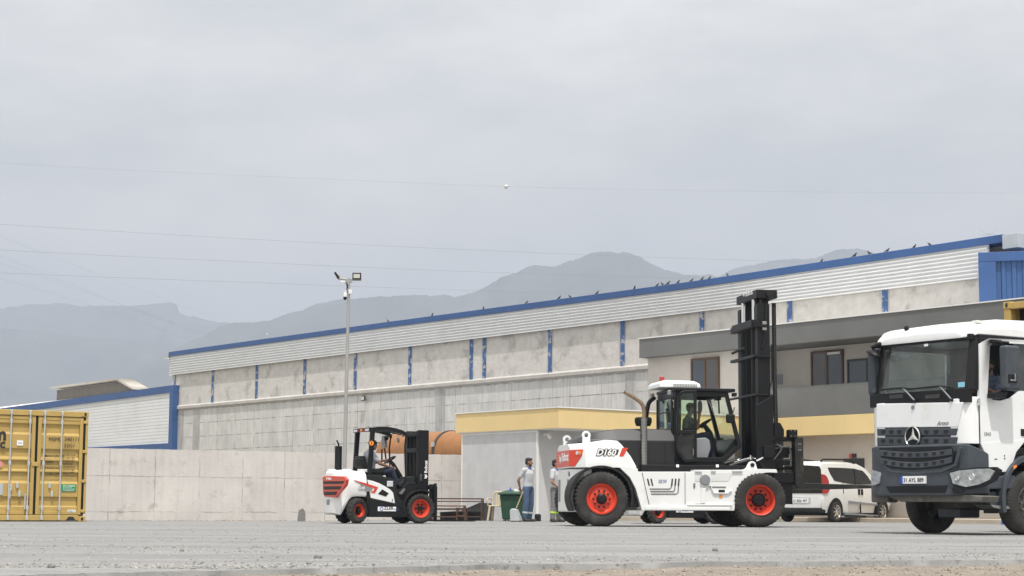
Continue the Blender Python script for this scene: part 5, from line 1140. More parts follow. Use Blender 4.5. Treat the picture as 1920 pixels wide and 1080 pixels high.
def arcbar(py, sag, t):
    P = []
    for k in range(11): u = k / 10; px = 1650 + (1784 - 1650) * u; P.append((px, py + sag * (1 - (2 * u - 1) ** 2) - 2 * u))
    pts = [TR.r(px, p_ - t, -1.485) for px, p_ in P] + [TR.r(px, p_ + t, -1.485) for px, p_ in reversed(P)]
    return MB().ext(pts, 'x', -1.485, -1.45)
for py, sag in ((849, 5), (864, 9)): arcbar(py, sag, 5.6).build('grille_bar', slate, lg, bevel=.008)
pockets(lg, [(1660 + 15.2 * k, py + sag * (1 - ((k - 3.6) / 4.2) ** 2) - k * .25) for k in range(8) for py, sag in ((849, 5), (864, 9))], -1.486, .046, .026, pk)
front([(1641, 843), (1647, 838), (1655, 868), (1672, 882), (1711, 886), (1764, 881.5), (1788, 870), (1797, 838), (1803, 839), (1793, 874), (1766, 886), (1711, 890), (1669, 886), (1650, 872)], -1.475, .03).build('grille_surround', slate, bp, bevel=.008)
front([(1661, 912), (1776, 910), (1772, 924), (1668, 924)], -1.466, .02).build('lower_intake', black, bp)
y0, z1 = TR.r(1689, 893, -1.475); y1, z0 = TR.r(1736.5, 906.5, -1.475); npl = MB().box(-1.488, -1.465, y1, y0, z0, z1).build('number_plate', paper, bp)
MB().box(-1.4895, -1.487, y0 - .055, y0, z0, z1).build('plate_strip', mat('plate_blue', (.02, .07, .42), .5, var=.03), npl); txt(npl, 'lettering', '31 AYL 889', (-1.490, y0 - .07, z0 + .025), (0, -1, 0), (0, 0, 1), .095, ink, bold=.012)
def lamp(pts, sgn):
    xl = -1.44; Y = [TR.r(px, py, xl) for px, py in pts]
    def X(y): k = (.30 - y) / .3 if sgn > 0 else (y - 2.10) / .3; k = max(0, k); return -1.462 + .16 * k ** 1.6
    n = len(Y); vs = [(X(y) - .012, y, z) for y, z in Y] + [(X(y) + .05, y, z) for y, z in Y]
    return MB().add(vs, [tuple(range(n)), tuple(range(n, 2*n))[::-1]] + [(i, (i+1) % n, n+(i+1) % n, n+i) for i in range(n)])
hp_ = [(1784, 887), (1800, 882), (1819, 879), (1832, 878), (1836, 883), (1832, 899), (1822, 908), (1808, 913), (1790, 907)]
cx0 = sum(p[0] for p in hp_) / 9; cy0 = sum(p[1] for p in hp_) / 9
lamp([(cx0 + (x - cx0) * 1.14 + 2, cy0 + (y - cy0) * 1.22) for x, y in hp_], 1).build('headlamp_surround', black, bp)
b = lamp(hp_, 1); b.v = [(x - .008, y, z) for x, y, z in b.v]; hl = b.build('headlight', mat('lamp_glass', (.30, .32, .33), .12, var=.35, scale=14, coat=.6, metal=.2), bp)
for px, py, rr in ((1820, 894, .062), (1796, 897, .04)): y, z = TR.r(px, py, -1.46); MB().lathe([(rr, 0), (rr * .9, -.012), (rr * .6, .01), (0, .02)], (-1.475 + (.04 if px > 1810 else 0), y, z), (1, 0, 0), 20).build('reflector', chrome, hl)
hf = [(1634, 881), (1652, 885), (1654, 890), (1651, 906), (1642, 910), (1634, 908)]
b = lamp(hf, -1); b.build('headlight', MATS['lamp_glass'], bp)
front([(1784, 914), (1801, 916), (1805, 926), (1787, 925)], -1.468, .02).build('fog_lamp', black, bp)
# skid plate below
b = MB(); sk = [(1664, 922), (1780, 926), (1846, 930), (1842, 942), (1690, 941), (1668, 932)]; b.ext([TR.r(px, py, -1.36) for px, py in sk], 'x', -1.38, -1.0); b.box(-1.3, -1.0, .15, .5, .58, .74); b.build('skid_plate', dirtm, tk, bevel=.02)
b = MB(); b.box(-1.3, -1.05, 1.95, 2.36, .52, .80); b.box(-1.25, -1.1, 2.1, 2.3, .72, 1.0); b.build('far_step', dirtm, tk, bevel=.03)
# near side: door, lower panel, fender, steps
def side(pts, y, th=.04): return MB().ext([TR.s(px, py, y) for px, py in pts], 'y', y, y + th)
xA = s_(1837.5, 800)[0]; xD = .62; zdo = s_(1838, 829)[1]; zbelt = s_(1855, 746)[1]; zwt = s_(1860, 642)[1]; zdt = s_(1860, 635)[1]
def doors(y, th):
    b = MB(); xw = s_(1850.5, 740)[0]; xwt = s_(1855, 642)[0]
    low = [(xA, zdo), (xD, zdo + .02), (xD, zbelt + .16), (-.15, zbelt + .14), (-.35, zbelt + .02), (-.62, zbelt - .04), (xw + .12, zbelt - .03), (xw, zbelt + .04), (xA - .005, zbelt + .04)]
    b.ext(low, 'y', y, y + th); b.ext([(xA - .005, zbelt + .04), (xw, zbelt + .04), (xwt, zwt - .07), (xwt - .02, zdt), (xA + .03, zdt - .10)], 'y', y, y + th)
    b.ext([(xwt, zwt - .07), (xwt + .07, zwt), (xD - .08, zwt + .02), (xD - .08, zbelt + .16), (xD, zbelt + .16), (xD, zdt + .03), (xwt - .02, zdt)], 'y', y, y + th); return b
dn = doors(YA - .012, .05).build('door', truckw, tk, bevel=.01); df = doors(YB - .04, .05).build('door', truckw, tk, bevel=.01)
MB().box(-.25, .62, YA + .015, YA + .02, zbelt - .03, zwt + .01).build('side_pane', glass_c, dn); MB().box(-1.0, .62, YB - .02, YB - .015, zbelt - .03, zwt + .01).build('side_pane', glass_c, df)
b = MB(); b.box(xA - .022, xA - .004, YA - .004, YA + .03, z0, zb + .05); b.box(xA, .6, YA - .008, YA + .03, zdo - .02, zdo - .002); b.each('panel_gap', ink, tk)
x, z = s_(1834, 755, .05); b = MB(); b.box(x - .02, x + .03, .02, .06, z - .05, z + .06); b.build('hinge', chrome, tk, bevel=.01)
p = s_(1845, 817, YA - .02); txt(dn, 'lettering', '1843', (p[0], YA - .0135, p[1]), (1, 0, 0), (0, 0, 1), .085, greyp, bold=.02)
x, z = s_(1916, 812, YA - .02); b = MB(); b.box(x - .02, x + .18, YA - .03, YA, z - .05, z + .07); b.build('door_handle', black, dn, bevel=.015)
lp = [(1838, 829.5), (1925, 823), (1918, 833), (1906, 848), (1899, 870), (1896.5, 884.5), (1855, 886.5), (1851, 872), (1848, 852)]
sp = side(lp, YA - .015, .06).build('lower_panel', truckw, tk, bevel=.012)
side([(1847.5, 848), (1850, 848), (1855, 886), (1852.5, 887)], YA - .02, .04).build('panel_edge', mat('weathered_edge', (.30, .28, .24), .7, var=.2), sp)
for pts in ([(1865, 860), (1870, 860), (1870, 861.5), (1865, 861.5)], [(1883, 853), (1884.5, 853), (1884.5, 856), (1883, 856)], [(1883, 858.5), (1885, 858.5), (1885, 861), (1883, 861)]): side(pts, YA - .02, .03).build('slot', ink, sp, smooth=False)
b = MB(); pr = []
for k in range(21): a = R(196 - k * 9.4); pr.append((math.cos(a) * .70, .56 + math.sin(a) * .74))
for k in range(21): a = R(196 - (20 - k) * 9.4); pr.append((math.cos(a) * .615, .56 + math.sin(a) * .65))
b.ext(pr, 'y', -.01, .42); b.build('fender', slate, tk, bevel=.01)
b = MB(); pr = [(math.cos(R(196 - k * 9.4)) * .72, .56 + math.sin(R(196 - k * 9.4)) * .76) for k in range(21)]; b.ext(pr + [(.72, 1.42), (-.55, 1.42), (-.72, .9)], 'y', .10, .4); b.build('wheel_house', black, tk)
side([(1900, 874), (1906, 871.5), (1906.5, 876), (1901, 880)], -.025, .03).build('side_marker', amber, tk)
side([(1851, 894), (1904, 891), (1906, 917), (1852, 917)], .03, .5).build('step_box', slate, tk, bevel=.02)
b = side([(1852, 922), (1868, 922), (1872, 948), (1858, 950)], .1, .1); b.box(*(sorted((s_(1875, 930)[0], s_(1902, 930)[0]))), .12, .5, s_(1880, 944)[1], s_(1880, 922)[1]); b.each('step_bracket', slate, tk, bevel=.012)
b = side([(1858, 946.5), (1890, 949), (1900, 951), (1899, 953.5), (1880, 956), (1862, 951)], .03, .35); b.build('step', steel, tk, bevel=.004)
side([(1800, 953), (1838, 953), (1838, 971), (1800, 971)], .9, .5).build('air_tank', slate, tk, bevel=.03)
# mirrors
b = MB(); x0, z1 = s_(1880, 647, -.22); x1, z0 = s_(1909, 733, -.22); b.box(x0, x1, -.30, -.12, z0, z1); mr = b.build('mirror', slate, tk, bevel=.05, seg=3)
b = MB(); p0 = s_(1856, 640, .02); p1 = s_(1892, 643, -.2); b.box(p0[0], p0[0] + .22, -.04, .04, p0[1] - .03, p0[1] + .03); b.tube([(p0[0] + .1, .0, p0[1]), (p1[0], -.2, p1[1])], .025, n=8); b.build('mirror_arm', black, mr, bevel=.01); b = MB(); p2 = s_(1851, 742, .02); p3 = s_(1882, 744, -.15); b.ext([(p2[0], p2[1] - .04), (p3[0] + .05, p3[1] - .02), (p3[0] + .1, p3[1] + .10), (p2[0], p2[1] + .04)], 'y', -.16, .03); b.build('mirror_arm', black, mr, bevel=.015)
x, z = s_(1893, 707, -.31); b = MB(); b.box(x - .02, x + .18, -.31, -.29, z - .09, z + .05); b.build('mirror_camera', black, mr, bevel=.02); MB().tube([(x + .01, -.32, z - .05), (x + .12, -.32, z - .05), (x + .12, -.32, z + .06)], .015, n=6).build('mirror_bracket', greyp, mr)
b = MB(); y0, z1 = TR.r(1634.5, 655, -1.2); y1, z0 = TR.r(1649, 741, -1.2); b.box(-1.30, -1.12, min(y0, y1) + .02, max(y0, y1) + .03, z0, z1); mr2 = b.build('mirror', slate, tk, bevel=.05, seg=3)
b = MB(); P = [TR.r(1665, 643, -1.25), TR.r(1645, 645, -1.3), TR.r(1632, 652, -1.35), TR.r(1633, 661, -1.4)]; b.tube([(-1.1, *P[0]), (-1.25, *P[1]), (-1.32, *P[2])], .04, n=8); b.build('mirror_arm', black, mr2); b = MB(); b.ell((-1.36, P[3][0] - .02, P[3][1] - .02), (.10, .15, .055), rot=Matrix.Rotation(R(25), 3, 'X'), n=14, m=8); b.build('front_mirror', black, mr2)
# inside the cab: rear view sun visor shape, seats, wheel
b = MB(); p = r_(1694, 668, -1.15); b.ell((-1.15, p[0], p[1]), (.03, .16, .07), n=14, m=8); b.build('inner_mirror', greyp, tk)
b = MB()
for y in (.65, 1.8): b.box(-.35, .15, y - .25, y + .25, 1.6, 1.9); b.ext([(.1, 1.85), (.25, 1.85), (.38, 2.75), (.24, 2.75)], 'y', y - .24, y + .24)
b.each('seat', plastic, tk, bevel=.05)
b = MB(); a_ = Vector((.45, 0, .9)).normalized(); u_ = Vector((0, 1, 0)); v_ = a_.cross(u_); c = Vector((-.68, .68, 2.12)); b.tube([c + u_ * (math.cos(t * math.pi / 12) * .23) + v_ * (math.sin(t * math.pi / 12) * .23) for t in range(24)], .018, n=7, closed=True)
for t in (0, 2.1, 4.2): b.tube([c, c + u_ * math.cos(t) * .23 + v_ * math.sin(t) * .23], .016, n=6)
b.tube([c, c + Vector((-.2, 0, -.4))], .05, n=8); b.build('steering_wheel', plastic, tk)
# load behind the cab
ochre = mat('ochre_container_paint', (.46, .315, .095), .5, var=.08, scale=1.5, stain=(.31, .205, .07), stscale=1.6, stlo=.58, sthi=.78)
rustin = mat('shaded_rusty_interior', (.045, .028, .020), .9, var=.3)  # dark rust tone with the shade of the open inside painted in
CL = Fr(1935, 29.7, 33); cxp = None
best = min((abs(TR.s(1888, 568, 2.42)[0] - x * .01), x * .01) for x in range(80, 300))[1]
zc = TR.s(1888, 567, 2.42)[1]; xc = max(.95, TR.s(1888, 568, 2.42)[0])
ld = thing('shipping_container', TR.W(xc, 0, 0), 'ochre container with a dark open end, carried behind the white truck cab', 'container', yaw=TR.yaw)
b = MB(); zbm_ = zc - 2.6
b.box(0, 6.0, -.02, .03, zbm_, zc - .01); b.box(0, 6.0, 2.39, 2.44, zbm_, zc - .01); b.box(.0, 6.0, .03, 2.39, zc - .06, zc - .02); b.box(.0, 6.0, .03, 2.39, zbm_, zbm_ + .15); b.build('body', ochre, ld)
b = MB(); b.box(-.06, .1, -.03, .12, zbm_, zc - .13); b.box(-.06, .1, 2.30, 2.45, zbm_, zc - .13); b.box(-.05, .1, .12, 2.30, zc - .14, zc - .015); b.box(-.05, .1, .12, 2.30, zbm_, zbm_ + .16); b.build('end_frame', ochre, ld, bevel=.01)
b = MB()
for y in (-.035, 2.28): b.box(-.07, .11, y, y + .175, zc - .128, zc)
b.each('corner_casting', ochre, ld, bevel=.01)
b = MB()
for y in (.05, 2.37): b.ell((-.07, y, zc - .06), (.01, .03, .045), n=10, m=6)
b.each('casting_hole', ink, ld)
MB().box(.3, .34, .03, 2.39, zbm_ + .15, zc - .07).build('dark_end_sheet', rustin, ld)  # dark sheet closing the open end in place of a shaded interior
# ================================================================== YELLOW CONTAINER ON THE LEFT
CT = Fr(160, 43.2, 33)
ct = thing('shipping_container', CT, 'ochre yellow container standing on the yard, closed doors with steel rods', 'container')
k_ = lambda px, py, y=0.0: CT.s(px, py, y)
cz = lambda c: CT.s(110, 760 + c / 4.696, 0)[1]
W_, HT = 2.438, 2.59
b = MB(); b.box(-W_, -W_ + .04, .15, 6.0, .12, HT - .03); b.box(-.04, 0, .15, 6.0, .12, HT - .03); b.box(-W_ + .04, -.04, .15, 6.0, HT - .06, HT - .03); b.box(-W_ + .04, -.04, .15, 6.0, .1, .16); b.box(-W_ + .04, -.04, 5.9, 6.0, .16, HT - .06)
for k in range(20): y = .4 + k * .275; b.box(-.002, .022, y, y + .11, .16, HT - .12)
b.build('body', ochre, ct)
b = MB(); b.box(-W_, -W_ + .14, -.02, .16, .18, HT - .13); b.box(-.06, 0, -.01, .16, .18, HT - .13); b.box(-.14, -.06, .03, .15, .18, HT - .13); b.box(-W_ + .17, -.17, -.02, .16, HT - .13, HT); b.box(-W_ + .17, -.17, -.02, .16, .02, .15); b.build('door_frame', ochre, ct, bevel=.012)
b = MB()
for x in (-W_ - .004, -.174):
    b.box(x, x + .178, -.026, .17, HT - .118, HT + .004); b.box(x, x + .178, -.026, .17, 0, .118)
b.each('corner_casting', ochre, ct, bevel=.012)
b = MB()
for x in (-W_ + .09, -.085):
    for z in (HT - .06, .06): b.ell((x, -.028, z), (.032, .008, .042), n=12, m=6)
b.each('casting_hole', ink, ct)
xg = k_(67, 870)[0]                                             # the gap between the two doors
def door(x0, x1, name='door'):
    zs = [(.16, 0), (cz(895), 0), (cz(885), .042), (cz(815), .042), (cz(805), 0), (cz(690), 0), (cz(668), .042), (cz(600), .042), (cz(590), 0), (cz(580), 0), (cz(565), .042), (cz(500), .042), (cz(490), 0), (cz(478), 0), (cz(458), .042), (cz(400), .042), (cz(385), 0), (cz(265), 0), (cz(245), .042), (cz(180), .042), (cz(165), 0), (HT - .14, 0)]
    pr = [(d + .012, z) for z, d in zs]; b = MB(); b.ext(pr + [(.09, HT - .14), (.09, .16)], 'x', x0 + .085, x1 - .085); b.box(x0, x0 + .085, .0, .09, .16, HT - .14); b.box(x1 - .085, x1, .0, .09, .16, HT - .14); b.box(x0 + .085, x1 - .085, .001, .09, HT - .22, HT - .14); b.box(x0 + .085, x1 - .085, .001, .09, .16, .24)
    return b.build(name, ochre, ct, bevel=.008)
d1 = door(xg + .03, -.115); d2 = door(-W_ + .115, xg - .03)
b = MB(); b.box(xg - .028, xg + .028, .01, .09, .16, HT - .14); b.box(-.113, -.062, .0, .028, .16, HT - .14); b.box(-W_ + .16, -.15, .0, .06, HT - .142, HT - .128); b.box(-W_ + .16, -.15, .0, .06, .148, .162); b.each('gasket', black, ct)
for ptop, pbot in ((22.4, 14), (58, 49.5), (86, 76.7), (118, 109.7)):
    x = k_((ptop + pbot) / 2, 870, -.04)[0]; d = d1 if ptop > 70 else d2
    b = MB(); b.cyl((x, -.045, .05), (x, -.045, HT - .05), .018, n=12); rod = b.build('locking_rod', galv, d)
    b = MB()
    for z in (HT - .06, HT - .27, HT * .52, .32, .08): b.box(x - .028, x + .028, -.064, .005, z - .05, z + .05)
    b.each('bracket', galv, rod, bevel=.01)
b = MB()
for px, py in ((32, 910), (36, 926), (92.5, 910), (97, 926), (20, 914)): x, z = k_(px, py); b.box(x - .03, x + .03, -.03, .01, z - .07, z + .07)
b.each('latch', galv, ct, bevel=.015)
b = MB(); x, z = k_(48, 937, -.07); b.box(x - .03, x + .0, -.08, -.03, z - .22, z + .13); x, z = k_(20, 925, -.07); b.box(x - .03, x + .0, -.08, -.03, z - .12, z + .10); b.each('rod_handle', galv, ct, bevel=.01)
b = MB()
for c in (143, 403, 665, 930): z = cz(c); b.box(-.125, -.005, -.03, .03, z - .035, z + .035)
for c in (525,): z = cz(c); b.box(xg - .10, xg + .07, -.02, .03, z - .04, z + .06)
b.each('hinge', ochre, ct, bevel=.01)
def ctext(s, px, py, size, m=ink, bold=.0, par=None, y=-.0): x, z = k_(px, py); return txt(par or d1, 'lettering', s, (x, y - .0025, z), (1, 0, 0), (0, 0, 1), size, m, bold=bold)
ctext('MSMU', 91, 826.5, .125); ctext('340111', 120.5, 826.5, .125); ctext('1', 153.5, 828, .125); ctext('22G1', 119.5, 838.5, .125)
for i, (a, v1, v2) in enumerate((('MAX.GROSS', '30.480 KGS', '67.200 LBS'), ('TARE', '2.220 KGS', '4.890 LBS'), ('PAYLOAD', '28.260 KGS', '62.310 LBS'), ('CUB.CAP', '33.2 CUM', '1.172 CUFT'))):
    py = 857 + i * 11.2; ctext(a, 84, py, .085, bold=.01); ctext(v1, 118, py - 2.5, .062); ctext(v2, 118, py + 3.0, .062)
ctext('m', -14, 824.5, .42, bold=.03, par=d2); ctext('sc', -10, 839.5, .30, bold=.03, par=d2)
x0, z1 = k_(116, 908); x1, z0 = k_(142.5, 921.5); gs = MB().box(x0, x1, -.004, .02, z0, z1).build('green_sticker', mat('green_sticker', (.01, .26, .10), .5, var=.05), d1)
txt(gs, 'lettering', 'Eco Container', (x0 + .03, -.006, z1 - .05), (1, 0, 0), (0, 0, 1), .05, whiteink, bold=.02)
for k in range(3): txt(gs, 'lettering', ('No heavy metal', 'Bamboo plywood floor', 'Paint is water based')[k], (x0 + .03, -.006, z1 - .088 - k * .033), (1, 0, 0), (0, 0, 1), .032, whiteink)
x0, z1 = k_(32, 825.5); x1, z0 = k_(43, 835.5); st_ = MB().box(x0, x1, -.004, .02, z0, z1).build('white_sticker', paper, d2); txt(st_, 'lettering', 'M.N', ((x0 + x1) / 2, -.006, (z0 + z1) / 2 - .02), (1, 0, 0), (0, 0, 1), .05, inkblue, align='CENTER')
x0, z1 = k_(127, 956); x1, z0 = k_(141.5, 960.5); st_ = MB().box(x0, x1, -.004, .02, z0, z1).build('white_sticker', paper, d1); txt(st_, 'lettering', 'CIMC 11', (x0 + .01, -.006, z0 + .01), (1, 0, 0), (0, 0, 1), .045, ink)
x0, z1 = k_(-6, 906); x1, z0 = k_(5, 928); MB().box(x0, x1, -.006, .02, z0, z1).build('data_plate', galv, d2)
x, z = k_(1, 870); b = MB(); b.add([(x - .08, -.004, z), (x, -.004, z - .08), (x + .08, -.004, z), (x, -.004, z + .08)], [(0, 1, 2, 3)]); b.build('warning_label', mat('pink_label', (.62, .25, .22), .5), d2, smooth=False)
x0, z0 = k_(122, 976.5); x1, z1 = k_(142, 970.5); b = MB(); b.add([(x0, -.021, .021), (x1, -.021, .021), (x0 + (x1 - x0) * .72, -.021, .11), (x0 + (x1 - x0) * .28, -.021, .11)], [(0, 1, 2, 3)]); b.build('fork_pocket', ink, ct, smooth=False)
# ================================================================== WHITE VAN
vanw = mat('van_white_paint', (.76, .76, .745), .3, var=.03, coat=.3, stain=(.60, .58, .54), stscale=1.5, stlo=.60, sthi=.85)
VN = Fr(1568, 54.7, 50)
vn = thing('parked_van', VN, 'white passenger van with black roof rails, parked behind the forks in front of the office', 'van')
v_ = lambda px, py, y=0.0: VN.s(px, py, y)
wb = v_(1653, 962, .02)[0]; xrr = -.74; VW = 1.76
for x in (0, wb): wheel(vn, x, -.03, .315, .315, .2, .205, 'alloy', lugs=40, depth=.006, rmat=chrome); wheel(vn, x, VW + .03, .315, .315, .2, .205, 'alloy', flip=True, lugs=40, depth=.006, rmat=chrome)
zr_ = v_(1541, 864.5)[1]; zbelt_ = v_(1600, 909)[1]; zsill = v_(1600, 962)[1]
prof = [(xrr, .42, zbelt_ + .02, .9), (xrr + .02, .34, zr_ - .16, 1), (xrr + .06, .30, zr_ - .05, 1), (xrr + .16, .28, zr_, 1), (.3, .28, zr_ + .03, 1), (1.1, .28, zr_ + .02, 1), (1.7, .28, zr_ - .03, 1), (2.05, .28, zr_ - .12, 1), (2.35, .28, zr_ - .33, 1), (2.8, .28, zbelt_ + .10, 1), (3.0, .28, zbelt_ - .02, 1), (3.35, .32, zbelt_ - .14, 1), (3.5, .36, zbelt_ - .34, .94)]
rings = []
for x, z0, z1, wsc in prof:
    e = (1 - wsc) * VW / 2; t = .15 * max(0, min(1, (z1 - zbelt_) / .75)); y0, y1 = e, VW - e; zb2 = min(zbelt_, z1 - .02); zm = z0 + (zb2 - z0) * .45
    rings.append([(x, y0 + .08, z0), (x, y1 - .08, z0), (x, y1, zm), (x, y1 - .03, zb2), (x, y1 - .03 - t * .75, z1 - .07 if z1 - .07 > zb2 else (zb2 + z1) / 2), (x, y1 - .12 - t, z1), (x, y0 + .12 + t, z1), (x, y0 + .03 + t * .75, z1 - .07 if z1 - .07 > zb2 else (zb2 + z1) / 2), (x, y0 + .03, zb2), (x, y0, zm)])
MB().loft(rings).build('body', vanw, vn, bevel=.02, seg=2)
def vside(name, pts, m, off=.012, par=None, dy=0):
    P = [v_(px, py, .05) for px, py in pts]; f = lambda z: (.03 + .15 * .75 * max(0, (z - zbelt_)) / max(.01, zr_ - .07 - zbelt_)) if z > zbelt_ else .03 * max(0, 1 - (zbelt_ - z) / .25)
    n = len(P); vs = [(x, f(z) - off, z) for x, z in P] + [(x, f(z) + .03, z) for x, z in P]
    return MB().add(vs, [tuple(range(n)), tuple(range(n, 2*n))[::-1]] + [(i, (i+1) % n, n+(i+1) % n, n+i) for i in range(n)]).build(name, m, par or vn, smooth=False)
vpane = mat('dark_van_pane', (.018, .020, .022), .06, var=.3, scale=1.5, spec=.7)
vside('side_window', [(1555, 876.5), (1580, 877), (1604, 878.5), (1620, 882.5), (1628, 893), (1634, 905), (1634, 908.5), (1600, 908.5), (1580, 905), (1564, 901.5), (1558, 888)], vpane)
vside('window_pillar', [(1603, 879), (1605.5, 879), (1603.5, 908.5), (1601.5, 908.5)], black, off=.016)
vside('side_moulding', [(1588, 939), (1641, 945), (1641, 948), (1588, 943.5)], greyp, off=.03)
vside('sill_moulding', [(1581, 961), (1644, 966), (1644, 968), (1581, 965)], greyp, off=.02)
for px in (1608, 1613.5): vside('door_handle', [(px - 1.2, 917), (px + 1.6, 917), (px + 1.6, 928), (px - 1.2, 928)], black, off=.02)
for px in (1611,): vside('door_gap', [(px - .3, 908), (px + .3, 908), (px + .9, 962), (px + .3, 962)], black, off=.008)
vside('door_gap', [(1579, 905), (1579.5, 905), (1579.5, 925), (1579, 925)], black, off=.008)
vside('tail_light', [(1541, 889), (1547, 890), (1551, 894), (1553, 902), (1552.5, 919), (1548, 925), (1541, 926)], redlens, off=.02)
def vrear(name, pts, m, x=xrr - .012, par=None): P = [VN.r(px, py, x) for px, py in pts]; return MB().ext(P, 'x', x, x + .04).build(name, m, par or vn, smooth=False)
vrear('rear_window', [(1470, 872), (1504, 872), (1535, 874), (1538, 880), (1541, 925), (1470, 925)], vpane)
vrear('tail_panel', [(1479, 931), (1520, 933), (1519, 944), (1479, 943)], galv, x=xrr - .010)
rp_ = vrear('number_plate', [(1483, 933.5), (1516, 934.8), (1515, 943), (1483, 942)], paper, x=xrr - .02); yv, zv = VN.r(1487, 941, xrr - .02); txt(rp_, 'lettering', '31 BGL 957', (xrr - .0215, yv, zv), (0, -1, 0), (0, 0, 1), .10, ink, bold=.02)
MB().box(xrr - .05, xrr + .25, .06, VW - .06, .27, .43).build('rear_bumper', plastic, vn, bevel=.05, seg=3)
b = MB()
for y in (.22, VW - .22): b.tube([(xrr + .25, y, zr_), (xrr + .35, y, zr_ + .06), (.8, y, zr_ + .085), (1.35, y, zr_ + .06), (1.5, y, zr_ - .02)], .028, n=8)
b.each('roof_rail', black, vn)
for x in (0, wb):
    b = MB(); pr = [(x + math.cos(R(190 - k * 10)) * .40, .33 + math.sin(R(190 - k * 10)) * .40) for k in range(21)] + [(x + .3, .26), (x - .3, .26)]; b.ext(pr, 'y', -.006, .25); b.build('wheel_arch', black, vn)
b = MB(); b.box(xrr + .2, 3.2, .2, VW - .2, .2, .32); b.build('underbody', black, vn)
# ================================================================== PEOPLE
skin = mat('skin', (.30, .165, .11), .55, var=.08, scale=8); skin2 = mat('tanned_skin', (.22, .115, .075), .55, var=.08, scale=8)
hairm = mat('dark_hair', (.014, .011, .009), .7, var=.3, scale=30)
polo = mat('pale_grey_polo', (.46, .47, .49), .85, var=.08, scale=6, bump=.3, bscale=18); poloblue = mat('blue_collar', (.03, .07, .26), .8, var=.1)
tee = mat('blue_grey_shirt', (.36, .39, .45), .85, var=.08, scale=6, bump=.3, bscale=18)
jeans = mat('blue_jeans', (.055, .095, .165), .9, var=.22, scale=9, bump=.3, bscale=25); greytr = mat('grey_work_trousers', (.17, .175, .18), .9, var=.25, scale=12, bump=.3, bscale=25); darkjean = mat('dark_jeans', (.022, .032, .055), .9, var=.2, scale=9)
shoe = mat('work_shoe', (.045, .038, .032), .7, var=.3, scale=20); reflb = mat('reflective_band', (.48, .52, .56), .4, var=.1); hiviz = mat('yellow_band', (.45, .70, .08), .6, var=.08)
V = Vector
def hand(b, wrist, d, side, up, s=1.0, curl=.5):
    """palm, four unequal bent fingers and a thumb from the side of the palm; d points from the wrist to the knuckles"""
    d = d.normalized(); side = (side - d * side.dot(d)).normalized(); n_ = d.cross(side)
    if n_.dot(up) < 0: n_ = -n_
    Mx = Matrix((d, side, n_)).transposed(); b.ell(wrist + d * .045, (.052, .042, .018), rot=Mx, n=12, m=8)
    for k, (o_, l) in enumerate(((-.030, .062), (-.010, .074), (.010, .070), (.029, .055))):
        p = wrist + d * .082 + side * o_; q_ = p + (d * math.cos(curl * .6) - n_ * math.sin(curl * .6)) * l * .55; r__ = q_ + (d * math.cos(curl * 1.7) - n_ * math.sin(curl * 1.7)) * l * .5
        b.cap(p - d * .02, q_, .0098, .009, n=8); b.cap(q_, r__, .009, .0078, n=8)
    p = wrist + d * .03 - side * .036; q_ = p + (d * .7 - side * .55 - n_ * .3).normalized() * .035; r__ = q_ + (d * .95 - side * .1 - n_ * .35).normalized() * .03
    b.cap(p, q_, .0125, .011, n=8); b.cap(q_, r__, .011, .009, n=8)
